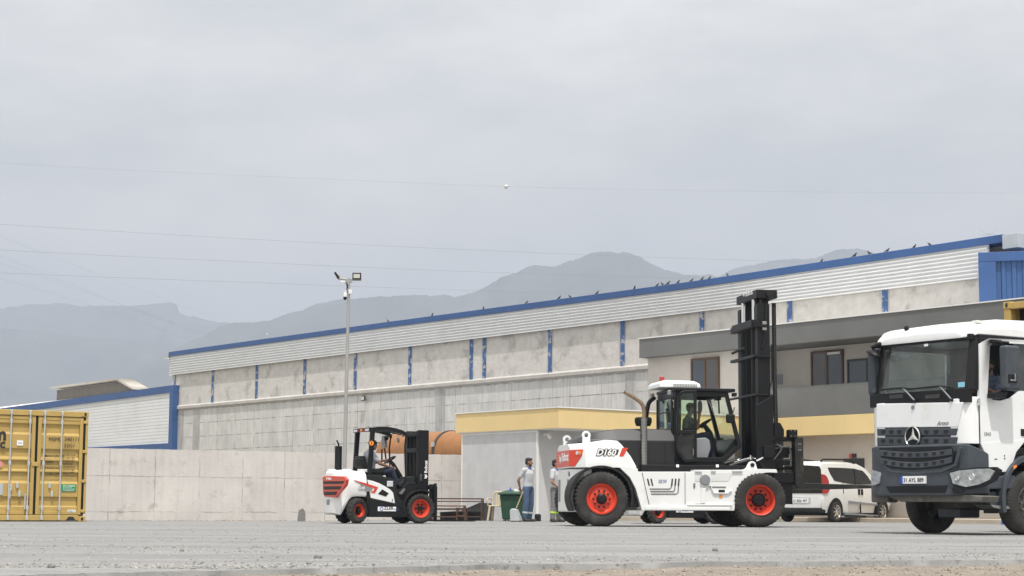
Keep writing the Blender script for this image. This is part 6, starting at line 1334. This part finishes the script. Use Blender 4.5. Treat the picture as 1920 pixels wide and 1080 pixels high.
def person(root_loc, yaw, label, J, shirt, trousers, skinm=skin, collar=None, cap=False, beard=True, bands=None, group=None, head_yaw=0.0, head_tilt=0.0, sleeve=.62, curl=.6, longsl=False):
    """J: joints in the person's own frame (x forward, y to the person's left, z up)"""
    pr = thing('person', root_loc, label, 'person', group, yaw=yaw)
    J = {k: V(v) for k, v in J.items()}
    up = (J['neck'] - J['pelvis']).normalized(); sd = (J['shL'] - J['shR']).normalized(); fw = sd.cross(up).normalized(); T = Matrix((fw, sd, up)).transposed()
    b = MB(); H = Matrix.Rotation(head_yaw, 3, 'Z') @ Matrix.Rotation(head_tilt, 3, 'Y'); h = J['head']
    hv = lambda x, y, z: h + H @ V((x, y, z))
    b.ell(hv(-.012, 0, .025), (.098, .076, .098), rot=H); b.ell(hv(.022, 0, -.035), (.070, .060, .088), rot=H); b.ell(hv(.045, 0, -.085), (.035, .034, .03), rot=H)
    b.cap(hv(.085, 0, .015), hv(.104, 0, -.018), .011, .016, n=8); b.ell(hv(.082, 0, -.055), (.014, .026, .010), rot=H, n=8, m=6)
    for s in (1, -1):
        b.ell(hv(-.008, s * .076, -.005), (.020, .010, .032), rot=H, n=8, m=6); b.ell(hv(.078, s * .032, .026), (.014, .022, .008), rot=H, n=8, m=6); b.ell(hv(.060, s * .045, -.025), (.02, .018, .02), rot=H, n=8, m=6)
    b.cap(J['neck'] - up * .03, hv(-.015, 0, -.06), .058, .052)
    b.cap(J['pelvis'], J['neck'] - up * .1, .09, .09); 
    for s in 'LR':
        b.cap(J['neck'] - up * .08, J['sh' + s], .05, .045); b.cap(J['sh' + s], J['el' + s], .046, .038); b.cap(J['el' + s], J['el' + s] + (J['ha' + s] - J['el' + s]) * .35, .040, .039); b.cap(J['el' + s] + (J['ha' + s] - J['el' + s]) * .3, J['ha' + s], .039, .026)
        d = (J['ha' + s] - J['el' + s]).normalized()
        if 'hd' + s in J: d = J['hd' + s].normalized()
        hand(b, J['ha' + s] + d * .005, d, V(fw) * (1 if abs(d.dot(fw)) < .7 else 0) + up * (1 if abs(d.dot(fw)) >= .7 else 0), (sd * (-1 if s == 'L' else 1)), curl=-curl if s == 'L' else curl)
        b.cap(J['pelvis'], J['hip' + s], .08, .08); b.cap(J['hip' + s], J['kn' + s], .075, .05); b.cap(J['kn' + s], J['an' + s], .05, .036)
    b.build('body', skinm, pr, remesh=.0085)
    # eyes are dark small marks under the brows
    e = MB()
    for s in (1, -1): e.ell(hv(.082, s * .030, .010), (.008, .013, .007), rot=H, n=8, m=6)
    e.each('eye', mat('eye', (.02, .015, .012), .3) if 'eye' not in MATS else MATS['eye'], pr)
    hr = MB()
    if cap:
        hr.ell(hv(-.012, 0, .045), (.108, .086, .088), rot=H); hr.ell(hv(.11, 0, .052), (.075, .062, .012), rot=H); hr.build('cap', black, pr, remesh=.008)
    else:
        hr.ell(hv(-.022, 0, .055), (.098, .083, .078), rot=H); hr.ell(hv(-.055, 0, .005), (.062, .078, .085), rot=H)
        hr.ell(hv(.045, 0, .098), (.035, .055, .028), rot=H); hr.build('hair', hairm, pr, remesh=.009)
    if beard:
        bd = MB(); bd.ell(hv(.040, 0, -.092), (.047, .048, .034), rot=H, n=12, m=8)
        for s in (1, -1): bd.cap(hv(.01, s * .062, -.03), hv(.05, s * .035, -.085), .017, .022, n=8)
        bd.build('beard', hairm, pr, remesh=.009)
    t = MB(); P, Nk = J['pelvis'], J['neck']; L = (Nk - P).length
    ringsT = []
    for f, a, w in ((-.04, .105, .155), (.0, .118, .168), (.1, .120, .168), (.25, .118, .163), (.42, .118, .163), (.58, .124, .174), (.72, .124, .184), (.84, .108, .175), (.93, .085, .125), (1.0, .062, .075)):
        c = P + (Nk - P) * f + fw * (.012 if .3 < f < .8 else 0); ringsT.append([c + fw * (math.cos(2 * math.pi * k / 20) * a) + sd * (math.sin(2 * math.pi * k / 20) * w) for k in range(20)])
    t.loft(ringsT)
    t.cap(Nk - up * .04, Nk + up * .005, .085, .068)
    for s in 'LR':
        t.cap(Nk - up * .06, J['sh' + s], .075, .075); v_ = J['el' + s] - J['sh' + s]; t.cap(J['sh' + s], J['sh' + s] + v_ * (sleeve if not longsl else 1), .074, .062)
        if longsl: t.cap(J['el' + s], J['ha' + s] - (J['ha' + s] - J['el' + s]) * .1, .055, .042)
    t.build('shirt', shirt, pr, remesh=.013)
    if collar:
        c = MB(); c.lathe([(.066, .015), (.080, -.012), (.098, -.040), (.092, -.044), (.07, -.01), (.058, .018)], Nk + up * .012, up, 20, closed=True); c.box(0, 0, 0, 0, 0, 0); c.v = c.v[:-8]; c.f = c.f[:-6]; c.m = c.m[:-6]; c.build('collar', collar, pr)
    tr = MB(); tr.ell(P + up * .02, (.122, .170, .11), rot=T, n=18)
    for s in 'LR':
        tr.cap(P, J['hip' + s], .11, .105); tr.cap(J['hip' + s], J['kn' + s], .104, .078); a_ = J['an' + s]; tr.cap(J['kn' + s], a_ + (J['kn' + s] - a_) * .08, .078, .066)
    trs = tr.build('trousers', trousers, pr, remesh=.014)
    if bands:
        for s in 'LR':
            for f, m_ in bands:
                a_, k_2 = J['an' + s], J['kn' + s]; c = a_ + (k_2 - a_) * f; dd = (k_2 - a_).normalized(); MB().cyl(c - dd * .024, c + dd * .024, .074 + .012 * f, n=18).build('trouser_band', m_, trs)
    for s in 'LR':
        b = MB(); a_, tt = J['an' + s], J['toe' + s]; d = (tt - a_); d.z = 0; d = d.normalized() if d.length > 1e-3 else V((1, 0, 0)); base = a_.z - .075
        b.ell(V((a_.x, a_.y, base + .05)) + d * -.01, (.062, .05, .055), n=12, m=8); b.cap(V((a_.x, a_.y, base + .045)), V((a_.x, a_.y, base + .035)) + d * .15, .048, .040, n=10); b.cap(a_ + V((0, 0, .04)), V((a_.x, a_.y, base + .05)), .055, .052)
        b.v = [(x, y, max(z, base)) for x, y, z in b.v]; b.build('shoe', shoe, pr, remesh=.011)
    return pr
# the two men by the guard house
def stand(lean=0.0, **kw):
    J = dict(pelvis=(0, 0, .93), neck=(.0, 0, 1.46), head=(.03, 0, 1.615), shL=(-.01, .185, 1.40), shR=(-.01, -.185, 1.40), elL=(-.06, .25, 1.12), elR=(-.06, -.25, 1.12), haL=(.0, .24, .90), haR=(.0, -.24, .90),
             hipL=(0, .095, .88), hipR=(0, -.095, .88), knL=(.02, .11, .49), knR=(.02, -.11, .49), anL=(-.02, .13, .08), anR=(-.02, -.13, .08), toeL=(.16, .17, 0), toeR=(.16, -.17, 0)); J.update(kw); return J
p = at(990, 978, 49.8)
worker1 = person((p.x, 49.8, 0), R(-38), 'bearded man in pale polo shirt and blue jeans standing beside the green bin, hands behind', stand(
    elR=(-.14, -.26, 1.13), haR=(-.17, -.15, .92), hdR=(-.2, .5, -.6), elL=(-.14, .25, 1.13), haL=(-.18, .12, .94), hdL=(-.1, -.5, -.6), knR=(.03, -.12, .49), anR=(.0, -.16, .08), anL=(-.04, .12, .08)), polo, jeans, collar=poloblue, bands=((.42, reflb),), head_yaw=R(28), head_tilt=R(6))
p = at(1040.5, 978, 49.0)
worker2 = person((p.x, 49.0, 0), R(-20), 'man in pale polo and grey trousers with yellow bands, half hidden by the large forklift', stand(
    pelvis=(0, 0, .90), neck=(0, 0, 1.41), head=(.03, 0, 1.555), shL=(-.01, .18, 1.35), shR=(-.01, -.18, 1.35), elR=(.0, -.27, 1.08), haR=(.16, -.14, .90), hdR=(.3, .4, -.7), elL=(0, .26, 1.08), haL=(.16, .10, .90), hdL=(.3, -.4, -.7), hipL=(0, .09, .86), hipR=(0, -.09, .86), knL=(.03, .16, .48), knR=(.0, -.12, .48), anL=(.04, .21, .08), anR=(-.03, -.14, .08), toeL=(.22, .24, 0), toeR=(.15, -.18, 0)), polo, greytr, collar=poloblue, bands=((.46, hiviz),), head_yaw=R(15))
# drivers
def seated(fr, hip, neck, head, elbow, handp, knee, foot, yc, py=None, sw=.18):
    """side view pixel points on the driver's middle plane, in the vehicle frame"""
    g = lambda t, dy=0.0: (lambda q_: (q_[0], dy, q_[1]))(fr.s(t[0], t[1], yc))
    J = dict(pelvis=g(hip), neck=g(neck), head=g(head))
    n = J['neck']
    for s, k in (('L', 1), ('R', -1)):
        J['sh' + s] = (n[0] - .0, k * sw, n[2] - .06); e = g(elbow); J['el' + s] = (e[0], k * .24, e[2]); h_ = g(handp); J['ha' + s] = (h_[0], k * .14, h_[2]); J['hd' + s] = (.8, -k * .2, -.2)
        J['hip' + s] = (J['pelvis'][0], k * .10, J['pelvis'][2] - .02); kk = g(knee); J['kn' + s] = (kk[0], k * .16, kk[2]); a_ = g(foot); J['an' + s] = (a_[0], k * .14, a_[2]); J['toe' + s] = (a_[0] + .18, k * .16, a_[2] - .06)
    return J
J = seated(SF, (694, 888), (692.5, 847), (699.5, 834.5), (706, 868), (727, 862.5), (729, 881), (742, 912), .62)
J['haR'] = (J['haR'][0] - .02, -.20, J['haR'][2] - .17); J['elR'] = (J['elR'][0] - .02, -.25, J['elR'][2] - .02)
o = person(SF.W(0, .62, 0), SF.yaw, 'forklift driver in blue grey shirt and black cap holding the steering wheel', J, tee, darkjean, skinm=skin2, cap=True, beard=False)
J = seated(BF, (1287, 826), (1290, 783), (1296, 766), (1303, 803), (1316, 797), (1322, 816), (1335, 862), 1.25)
e_ = BF.s(1307.5, 803, 1.0); h_ = BF.s(1311.5, 779, 1.0); J['elR'] = (e_[0], -.24, e_[1]); J['haR'] = (h_[0], -.24, h_[1]); J['hdR'] = (.1, 0, 1)
o = person(BF.W(0, 1.25, 0), BF.yaw, 'driver of the very large forklift raising a fist inside the cab, dark trousers', J, mat('dark_shirt', (.03, .035, .05), .85, var=.1), darkjean, skinm=skin2, beard=False, curl=1.6)
plaid = mat('blue_check_shirt', (.10, .13, .20), .85, var=.5, scale=18)
hx_, hz_ = TR.s(1856.5, 688, .66)
J = dict(pelvis=(0, 0, hz_ - .70), neck=(.0, 0, hz_ - .165), head=(.03, 0, hz_), shL=(-.02, .19, hz_ - .23), shR=(-.02, -.19, hz_ - .23), elL=(.14, .26, hz_ - .48), elR=(.2, -.24, hz_ - .45), haL=(.36, .18, hz_ - .36), haR=(.40, -.16, hz_ - .34), hipL=(0, .1, hz_ - .72), hipR=(0, -.1, hz_ - .72), knL=(.42, .15, hz_ - .66), knR=(.42, -.15, hz_ - .66), anL=(.5, .14, hz_ - 1.06), anR=(.5, -.14, hz_ - 1.06), toeL=(.7, .14, hz_ - 1.1), toeR=(.7, -.14, hz_ - 1.1))
o = person(TR.W(hx_, .66, 0), TR.yaw + math.pi, 'truck driver in a blue checked shirt behind the open side window', J, plaid, darkjean, skinm=skin2)
# ================================================================== SMALL THINGS IN THE YARD
mat('bin_green', (.012, .058, .032), .5, var=.15, stain=(.05, .10, .07), stscale=4, stlo=.56, sthi=.85)
BN = Fr(962, 51.2, -12); bn = thing('waste_bin', BN, 'dark green plastic waste bin with closed lid beside the standing man in jeans', 'bin')
zb1 = BN.s(962, 920)[1]; w = .33
b = MB(); b.loft([[(-w * k, -.3 * k, z), (w * k, -.3 * k, z), (w * k, .38 * k, z), (-w * k, .38 * k, z)] for z, k in ((.06, .80), (zb1 - .12, 1.0))]); b.build('body', MATS['bin_green'], bn, bevel=.03)
b = MB(); b.box(-w - .04, w + .04, -.36, .44, zb1 - .12, zb1 - .07); b.loft([[(-w - .02, -.34, zb1 - .07), (w + .02, -.34, zb1 - .07), (w + .02, .42, zb1 - .05), (-w - .02, .42, zb1 - .05)], [(-w + .05, -.25, zb1 - .03), (w - .05, -.25, zb1 - .03), (w - .05, .38, zb1 + .02), (-w + .05, .38, zb1 + .02)]]); b.build('lid', MATS['bin_green'], bn, bevel=.015)
b = MB(); b.cyl((-w - .02, .34, .08), (-w + .06, .34, .08), .09, n=14); b.cyl((w - .06, .34, .08), (w + .02, .34, .08), .09, n=14); b.each('wheel', rubber, bn)
cup = thing('paper_cup', BN.W(.12, -.05, zb1 - .035), 'small white carton lying on the green bin lid', 'cup'); MB().box(-.09, .09, -.06, .06, 0, .08).build('carton', paper, cup, bevel=.01)
bt = thing('bottle', BN.W(-.08, .0, zb1 - .03), 'small dark bottle standing on the green bin lid', 'bottle'); MB().lathe([(.028, 0), (.03, .01), (.03, .07), (.012, .10), (.012, .125), (0, .125)], (0, 0, 0), (0, 0, 1), 14).build('glass_body', inkblue, bt)
# broom with dust pan
mat('wood_handle', (.42, .30, .18), .7, var=.15)
p0 = at(981, 921, 49.55); p1 = at(968, 953, 49.45)
bro = thing('dustpan', (p1.x, 49.45, 0), 'grey metal dustpan on a long wooden stick leaning by the bin', 'dustpan', yaw=R(-20))
o = V((p1.x, 49.45, 0)); Mi = Matrix.Rotation(R(20), 3, 'Z')
b = MB(); a0 = Mi @ (V(p0) - o); a1 = Mi @ (V(p1) - o); b.cyl(a0, a1, .016, n=10); b.build('stick', MATS['wood_handle'], bro)
b = MB(); b.ext([(-.13, .02), (.14, .02), (.14, .06), (.02, .34), (-.10, .36), (-.15, .30)], 'y', -.13, .13); b.build('pan', galv, bro, bevel=.02); MB().box(-.13, .12, -.12, .12, .004, .10).build('brush', mat('brush_bristle', (.12, .07, .045), .9, var=.3), bro)
# plastic chair
CH = Fr(934, 51.6, -14); mat('beige_plastic', (.50, .42, .29), .45, var=.05)
ch = thing('plastic_chair', CH, 'beige plastic garden chair with curved slatted back, beside the green bin', 'chair')
cb = MATS['beige_plastic']; zt_c = CH.s(930, 922.5)[1]
b = MB(); b.box(-.22, .22, -.22, .22, .41, .445); b.build('seat', cb, ch, bevel=.02)
for x, y in ((-.20, -.2), (.20, -.2), (-.20, .22), (.20, .22)): MB().loft([[(x * k - .03, y * k - .03, z), (x * k + .03, y * k - .03, z), (x * k + .03, y * k + .03, z), (x * k - .03, y * k + .03, z)] for z, k in ((0, 1.2), (.42, .95))]).build('leg', cb, ch, bevel=.008)
b = MB(); b.tube([(-.22, .22, .43), (-.24, .27, .62), (-.19, .31, .80), (-.08, .33, zt_c), (.08, .33, zt_c), (.19, .31, .80), (.24, .27, .62), (.22, .22, .43)], .026, n=8, sub=4)
for x in (-.12, -.06, 0, .06, .12): b.tube([(x * .9, .23, .44), (x * 1.1, .29, .66), (x, .325, zt_c - .015)], .016, n=6)
b.build('back', cb, ch)
b = MB(); b.tube([(-.24, -.2, .42), (-.27, -.22, .60), (-.27, .0, .63), (-.25, .26, .62)], .022, n=8, sub=3); b.tube([(.24, -.2, .42), (.27, -.22, .60), (.27, .0, .63), (.25, .26, .62)], .022, n=8, sub=3); b.each('armrest', cb, ch)
# welded table frames and stools of rusty steel in front of the guard house
rusty = mat('rusty_brown_steel', (.085, .045, .032), .8, var=.3, scale=9); darkpl = mat('dark_board', (.05, .05, .052), .8, var=.25)
def frame_table(fr, w, d, h, top, label, group, shelf=False):
    t = thing('steel_table', fr, label, 'table', group); MB().box(-w, 0, 0, d, h - .035, h).build('table_top', top, t, bevel=.006)
    for x in (-w + .02, -.02):
        for y in (.02, d - .02): MB().box(x - .018, x + .018, y - .018, y + .018, 0, h - .035).build('leg', rusty, t)
    b = MB(); b.box(-w + .038, -.038, .004, .036, h - .11, h - .08); b.box(-w + .038, -.038, d - .036, d - .004, h - .11, h - .08); b.box(-w + .038, -.038, .004, .036, .10, .13); b.each('rail', rusty, t)
    if shelf: MB().box(-w + .05, -.05, .05, d - .05, .30, .33).build('shelf', darkpl, t)
    return t
T1 = Fr(904, 52.0, -4); frame_table(T1, 1.45, .6, T1.s(880, 934)[1], rusty, 'long rusty steel table frame with thin top, standing behind the lower bench', 'rusty steel tables', True)
T2 = Fr(871, 50.4, -4); frame_table(T2, 1.0, .45, T2.s(850, 947.5)[1], mat('worn_wood', (.14, .075, .05), .8, var=.3), 'low brown bench with rusty legs in front of the long table', 'rusty steel tables')
T3 = Fr(873.5, 50.0, -8); st = thing('stool', T3, 'small rusty steel stool in front of the brown bench', 'stool'); b = MB(); hs = T3.s(865, 952)[1]
b.box(-.28, 0, 0, .28, hs - .03, hs); b.build('seat', rusty, st)
for x in (-.26, -.02):
    for y in (.02, .26): MB().box(x - .016, x + .016, y - .016, y + .016, 0, hs - .03).build('leg', rusty, st)
b = MB(); b.box(-.245, -.036, .0, .03, .14, .17); b.box(-.245, -.036, .0, .03, .26, .285); b.each('rail', rusty, st)
BX = Fr(920, 52.4, -4); bo = thing('board', BX, 'dark grey board leaning behind the rusty tables against the guard house', 'board'); b = MB(); b.ext([(-1.5, .0), (.02, .0), (.02, .50), (-.35, .52), (-.9, .28), (-1.5, .24)], 'y', .35, .40); b.build('panel', darkpl, bo)
p = at(566, 975, 55.9); sl = thing('paving_slab', (p.x, 55.9, -.09), 'small grey concrete slab leaning upright against the foot of the pale yard wall', 'slab', yaw=R(33)); b = MB(); b.ext([(-.13, 0), (.13, 0), (.12, .30), (.03, .42), (-.08, .36)], 'y', 0, .08); b.build('block', stone, sl, bevel=.015)
KB = Fr(1008.5, 51.5, 0); kb = thing('black_box', KB, 'small black box on the ground at the guard house corner', 'box'); MB().box(-.09, .09, 0, .15, 0, .20).build('case', plastic, kb, bevel=.02); MB().box(-.06, .06, .02, .13, .2, .215).build('lid', greyp, kb)
BC = Fr(1905, 50.0, 10); bc = thing('blue_crate', BC, 'bright blue crate on the ground seen beneath the truck', 'crate'); b = MB(); b.box(-.28, .28, 0, .35, 0, .26); b.box(-.29, .29, -.01, .36, .22, .28); b.build('body', mat('bright_blue_plastic', (.02, .13, .52), .5, var=.08), bc, bevel=.01); 
b = MB()
for k in range(4): b.box(-.22 + k * .12, -.15 + k * .12, -.006, .0, .05, .18)
b.each('slot', ink, bc)
# orange tank behind the yard wall
TK = Fr(855, 67.5, -50); ft = thing('storage_tank', TK, 'large orange cylindrical tank with a dark strap, lying behind the low yard wall', 'tank')
orange = mat('orange_tank_paint', (.33, .145, .048), .65, var=.14, streak=.12, stain=(.20, .12, .07), stscale=.9, stlo=.55, sthi=.75)
zt_k = TK.s(855, 805)[1]; rk = .86; zc_k = zt_k - rk; xe0 = TK.s(738, 835, rk)[0]
b = MB(); b.lathe([(0, -.30), (rk * .4, -.27), (rk * .75, -.17), (rk * .95, -.05), (rk, .06), (rk, -xe0 + 3.0), (0, -xe0 + 3.3)], (xe0, rk, zc_k), (1, 0, 0), 48); b.build('shell', orange, ft)
xs1 = TK.s(820, 825, .2)[0]; b = MB(); b.lathe([(rk + .004, -.07), (rk + .03, -.07), (rk + .03, .07), (rk + .004, .07)], (xs1, rk, zc_k), (1, 0, 0), 48, closed=True); b.build('strap', darkpl, ft); MB().box(xs1 - .06, xs1 + .06, -.06, .02, zc_k + .25, zc_k + .42).build('buckle', galv, ft)
for xx in (xe0 + 1.0, xe0 + 4.2, xe0 + 7): b = MB(); b.lathe([(rk + .002, -.012), (rk + .008, -.012), (rk + .008, .012), (rk + .002, .012)], (xx, rk, zc_k), (1, 0, 0), 40, closed=True); b.build('weld_seam', orange, ft)
b = MB()
for xx in (xe0 + .8, xe0 + 4): b.ext([(rk - .7, -.3), (rk + .7, -.3), (rk + .55, zc_k - .35), (rk, zc_k - rk + .05), (rk - .55, zc_k - .35)], 'x', xx, xx + .25)
b.each('saddle', darkpl, ft)
# light mast with two flood lights and a dome camera
LM = Fr(643.5, 53.5, 0); lm = thing('light_pole', LM, 'tall slim grey pole with two flood lights and a dome camera', 'light pole')
xt, zt_l = LM.s(654.5, 522, 0); polem = mat('grey_pole', (.33, .33, .325), .5, var=.08)
MB().tube([(0, 0, -.1), (xt, 0, zt_l)], [.07, .042], n=14).build('pole', polem, lm)
lx = lambda px, py: LM.s(px, py, 0)
b = MB(); a_, c_ = lx(636, 522.5), lx(677, 523); m_ = lx(654, 526.5); b.tube([(a_[0], -.05, a_[1]), (m_[0], 0, m_[1] + .03), (c_[0], -.05, c_[1] + .03)], .032, n=8); b.box(m_[0] - .1, m_[0] + .1, -.04, .04, m_[1] - .05, m_[1] + .05); b.build('cross_arm', polem, lm)
x, z = lx(669.5, 518.5); fl2 = MB(); fl2.box(x - .13, x + .13, -.12, -.03, z - .10, z + .10); fo = fl2.build('flood_light', plastic, lm, bevel=.012); MB().box(x - .095, x + .095, -.128, -.118, z - .062, z + .062).build('lens', ledlens, fo); MB().box(x - .13, x + .13, -.09, -.06, z - .14, z - .10).build('bracket', polem, fo)
x, z = lx(632, 517); b = MB(); rt = Matrix.Rotation(R(-52), 3, 'Y')
def rbox(b, c, e, Mr): b.add([V(c) + Mr @ V((sx * e[0], sy * e[1], sz * e[2])) for sz in (-1, 1) for sx, sy in ((-1, -1), (1, -1), (1, 1), (-1, 1))], [(0,3,2,1),(4,5,6,7),(0,1,5,4),(1,2,6,5),(2,3,7,6),(3,0,4,7)])
rbox(b, (x, 0, z), (.03, .12, .11), Matrix.Rotation(R(-32), 3, 'Y')); fo = b.build('flood_light', plastic, lm, bevel=.01); b = MB(); rbox(b, (x - .03, 0, z - .02), (.006, .09, .08), Matrix.Rotation(R(-32), 3, 'Y')); b.build('lens', ledlens, fo); b = MB(); p_, q2 = lx(634, 515), lx(640, 523); b.tube([(p_[0], 0, p_[1]), (q2[0], 0, q2[1])], .018, n=6); b.build('bracket', polem, fo)
x, z = lx(657, 547.5); MB().box(x - .05, x + .055, -.08, .0, z - .06, z + .06).build('junction_box', trimw, lm, bevel=.01)
x, z = lx(647.5, 556); b = MB(); b.lathe([(.03, .10), (.055, .08), (.06, .0), (.058, -.02)], (x, -.08, z), (0, 0, 1), 16); b.tube([(x, -.08, z + .1), (x, -.08, z + .15), (x + .07, -.02, z + .16)], .02, n=7); dc = b.build('dome_camera', trimw, lm); MB().lathe([(.054, -.01), (.055, -.06), (.04, -.10), (0, -.12)], (x, -.08, z), (0, 0, 1), 16).build('dome', black, dc)
b = MB(); P = [lx(648.5, 530), lx(651, 537), lx(650, 543), lx(653, 548)]; b.tube([(x, -.05, z) for x, z in P], .012, n=6, sub=3); P = [lx(650, 531), lx(652.5, 536), lx(651.5, 541)]; b.tube([(x, -.06, z) for x, z in P], .012, n=6); b.each('cable', black, lm)
x, z = lx(642.5, 529); MB().box(x - .06, x + .08, -.06, .0, z - .025, z + .03).build('sensor', trimw, lm, bevel=.01)
# ================================================================== WIRES, PYLON, BIRDS
wirem = mat('grey_wire', (.28, .285, .29), .7, var=.05); ballm = mat('white_marker_ball', (.75, .74, .71), .5, var=.05)
def wire(pts, Y0, Y1, r, label, group='overhead power lines'):
    P = [at(px, py, Y0 + (Y1 - Y0) * i / (len(pts) - 1)) for i, (px, py) in enumerate(pts)]; o_ = P[0]
    w = thing('power_line', o_, label, 'power line', group); MB().tube([p - o_ for p in P], r, n=5, sub=5).build('cable', wirem, w); return P
W1 = wire([(-60, 302), (220, 318), (480, 330), (720, 340.5), (950, 350), (1200, 355.5), (1440, 359), (1700, 361), (1980, 362.5)], 190, 250, .008, 'highest thin power line, carrying the white marker ball')
wire([(-60, 417), (220, 434), (480, 449), (720, 461), (960, 472), (1200, 481.5), (1430, 489), (1700, 497)], 160, 250, .012, 'second power line from the top, ending behind the right end of the blue roof edge')
wire([(-60, 465.5), (220, 480), (480, 492), (720, 503), (960, 512), (1250, 520.5), (1500, 527)], 160, 250, .012, 'third power line from the top, crossing in front of the central mountain')
wire([(-60, 509), (220, 520.5), (480, 530), (720, 539), (960, 547), (1100, 550.5), (1300, 556)], 160, 250, .012, 'lowest power line, meeting the blue roof edge left of the central mountain')
for a, c, d, lab in (((-60, 455), (200, 560), (450, 655), 'faint slanting far line, third of four on the left sky'), ((-60, 472), (200, 562), (425, 640), 'faint slanting far line passing over the flat topped mountain'), ((-60, 420), (200, 520), (430, 607), 'faintest slanting far line, highest of four on the left'), ((-60, 504), (200, 582), (390, 650), 'faint slanting far line, lowest of four on the left')):
    wire([a, c, d], 420, 700, .014, lab, 'far slanting power lines')
def ball(p, r, label):
    o_ = thing('marker_ball', p, label, 'marker ball', 'marker balls on the power lines'); b = MB(); b.ell((0, 0, 0), r, n=20, m=14); b.build('sphere', ballm, o_); MB().lathe([(r + .004, -.03), (r + .02, -.03), (r + .02, .03), (r + .004, .03)], (0, 0, 0), (0, 0, 1), 20, closed=True).build('seam', greyp, o_)
ball(at(949, 350.3, 220), .26, 'white marker ball on the highest power line')
ball(at(501, 627, 600), .30, 'tiny far marker ball just above the left part of the blue roof edge')
PY = at(1855, 520, 1500); py_ = thing('pylon', (PY.x, 1500, PY.z), 'faint lattice pylon top far behind the right end of the roof', 'pylon'); mpp = 1500 / FPX
b = MB(); T = lambda px, py: ((px - 1855) * mpp, 0, (520 - py) * mpp)
for a, c in (((1846, 520), (1853, 437)), ((1864, 520), (1857, 437)), ((1848, 500), (1863, 490)), ((1862, 500), (1849, 488)), ((1849, 480), (1860, 470)), ((1861, 480), (1851, 468)), ((1851, 462), (1858, 452)), ((1859, 462), (1852, 450))): b.tube([T(*a), T(*c)], .16, n=4)
b.build('tower', wirem, py_)
for a, c, d in (((1838, 427), (1853, 440), (1855, 437)), ((1872, 427), (1857, 440), (1855, 437)), ((1838, 440), (1855, 436), (1872, 440))): b = MB(); b.tube([T(*a), T(*c), T(*d)], .15, n=4); b.build('arm', wirem, py_)
birdm = mat('bird_feathers', (.07, .07, .075), .8, var=.3, scale=30)
rb = random.Random(11)
for i, px in enumerate((725, 808, 904, 985, 1046, 1066, 1117, 1187, 1230, 1239, 1250, 1269, 1294, 1314, 1328, 1361, 1538, 1600, 1627, 1661, 1712, 1740)):
    x = HALL.s(px, 660 - (px - 322) * .1408, -.1)[0]; z = ez(x); s = rb.uniform(.42, .55); f = rb.choice((1, -1))
    b = MB(); b.ell((0, 0, .15 * s), (.15 * s, .075 * s, .08 * s), rot=Matrix.Rotation(R(-28), 3, 'Y'), n=10, m=8); b.ell((.13 * s, 0, .27 * s), .048 * s, n=8, m=6); b.cap(V((.07 * s, 0, .2 * s)), V((.13 * s, 0, .26 * s)), .05 * s, .035 * s, n=8); b.cyl((.16 * s, 0, .268 * s), (.215 * s, 0, .26 * s), .013 * s, .003, n=6); b.loft([[(-.1 * s, -.05 * s, .12 * s), (-.1 * s, .05 * s, .12 * s), (-.1 * s, .04 * s, .16 * s), (-.1 * s, -.04 * s, .16 * s)], [(-.28 * s, -.04 * s, .03 * s), (-.28 * s, .04 * s, .03 * s), (-.28 * s, .04 * s, .045 * s), (-.28 * s, -.04 * s, .045 * s)]])
    for y in (.025, -.025): b.cyl((.01, y * .5, 0), (.01, y * .5, .10 * s), .006, n=5)
    o_ = b.build('pigeon', birdm); p_ = HALL.W(x, -.02, z + .005); o_.location = p_; o_.rotation_euler = (0, 0, HALL.yaw + (0 if f > 0 else math.pi) + rb.uniform(-.5, .5)); tag(o_, 'small dark pigeon perched on the blue roof edge of the long hall', 'pigeon', 'pigeons along the roof edge')
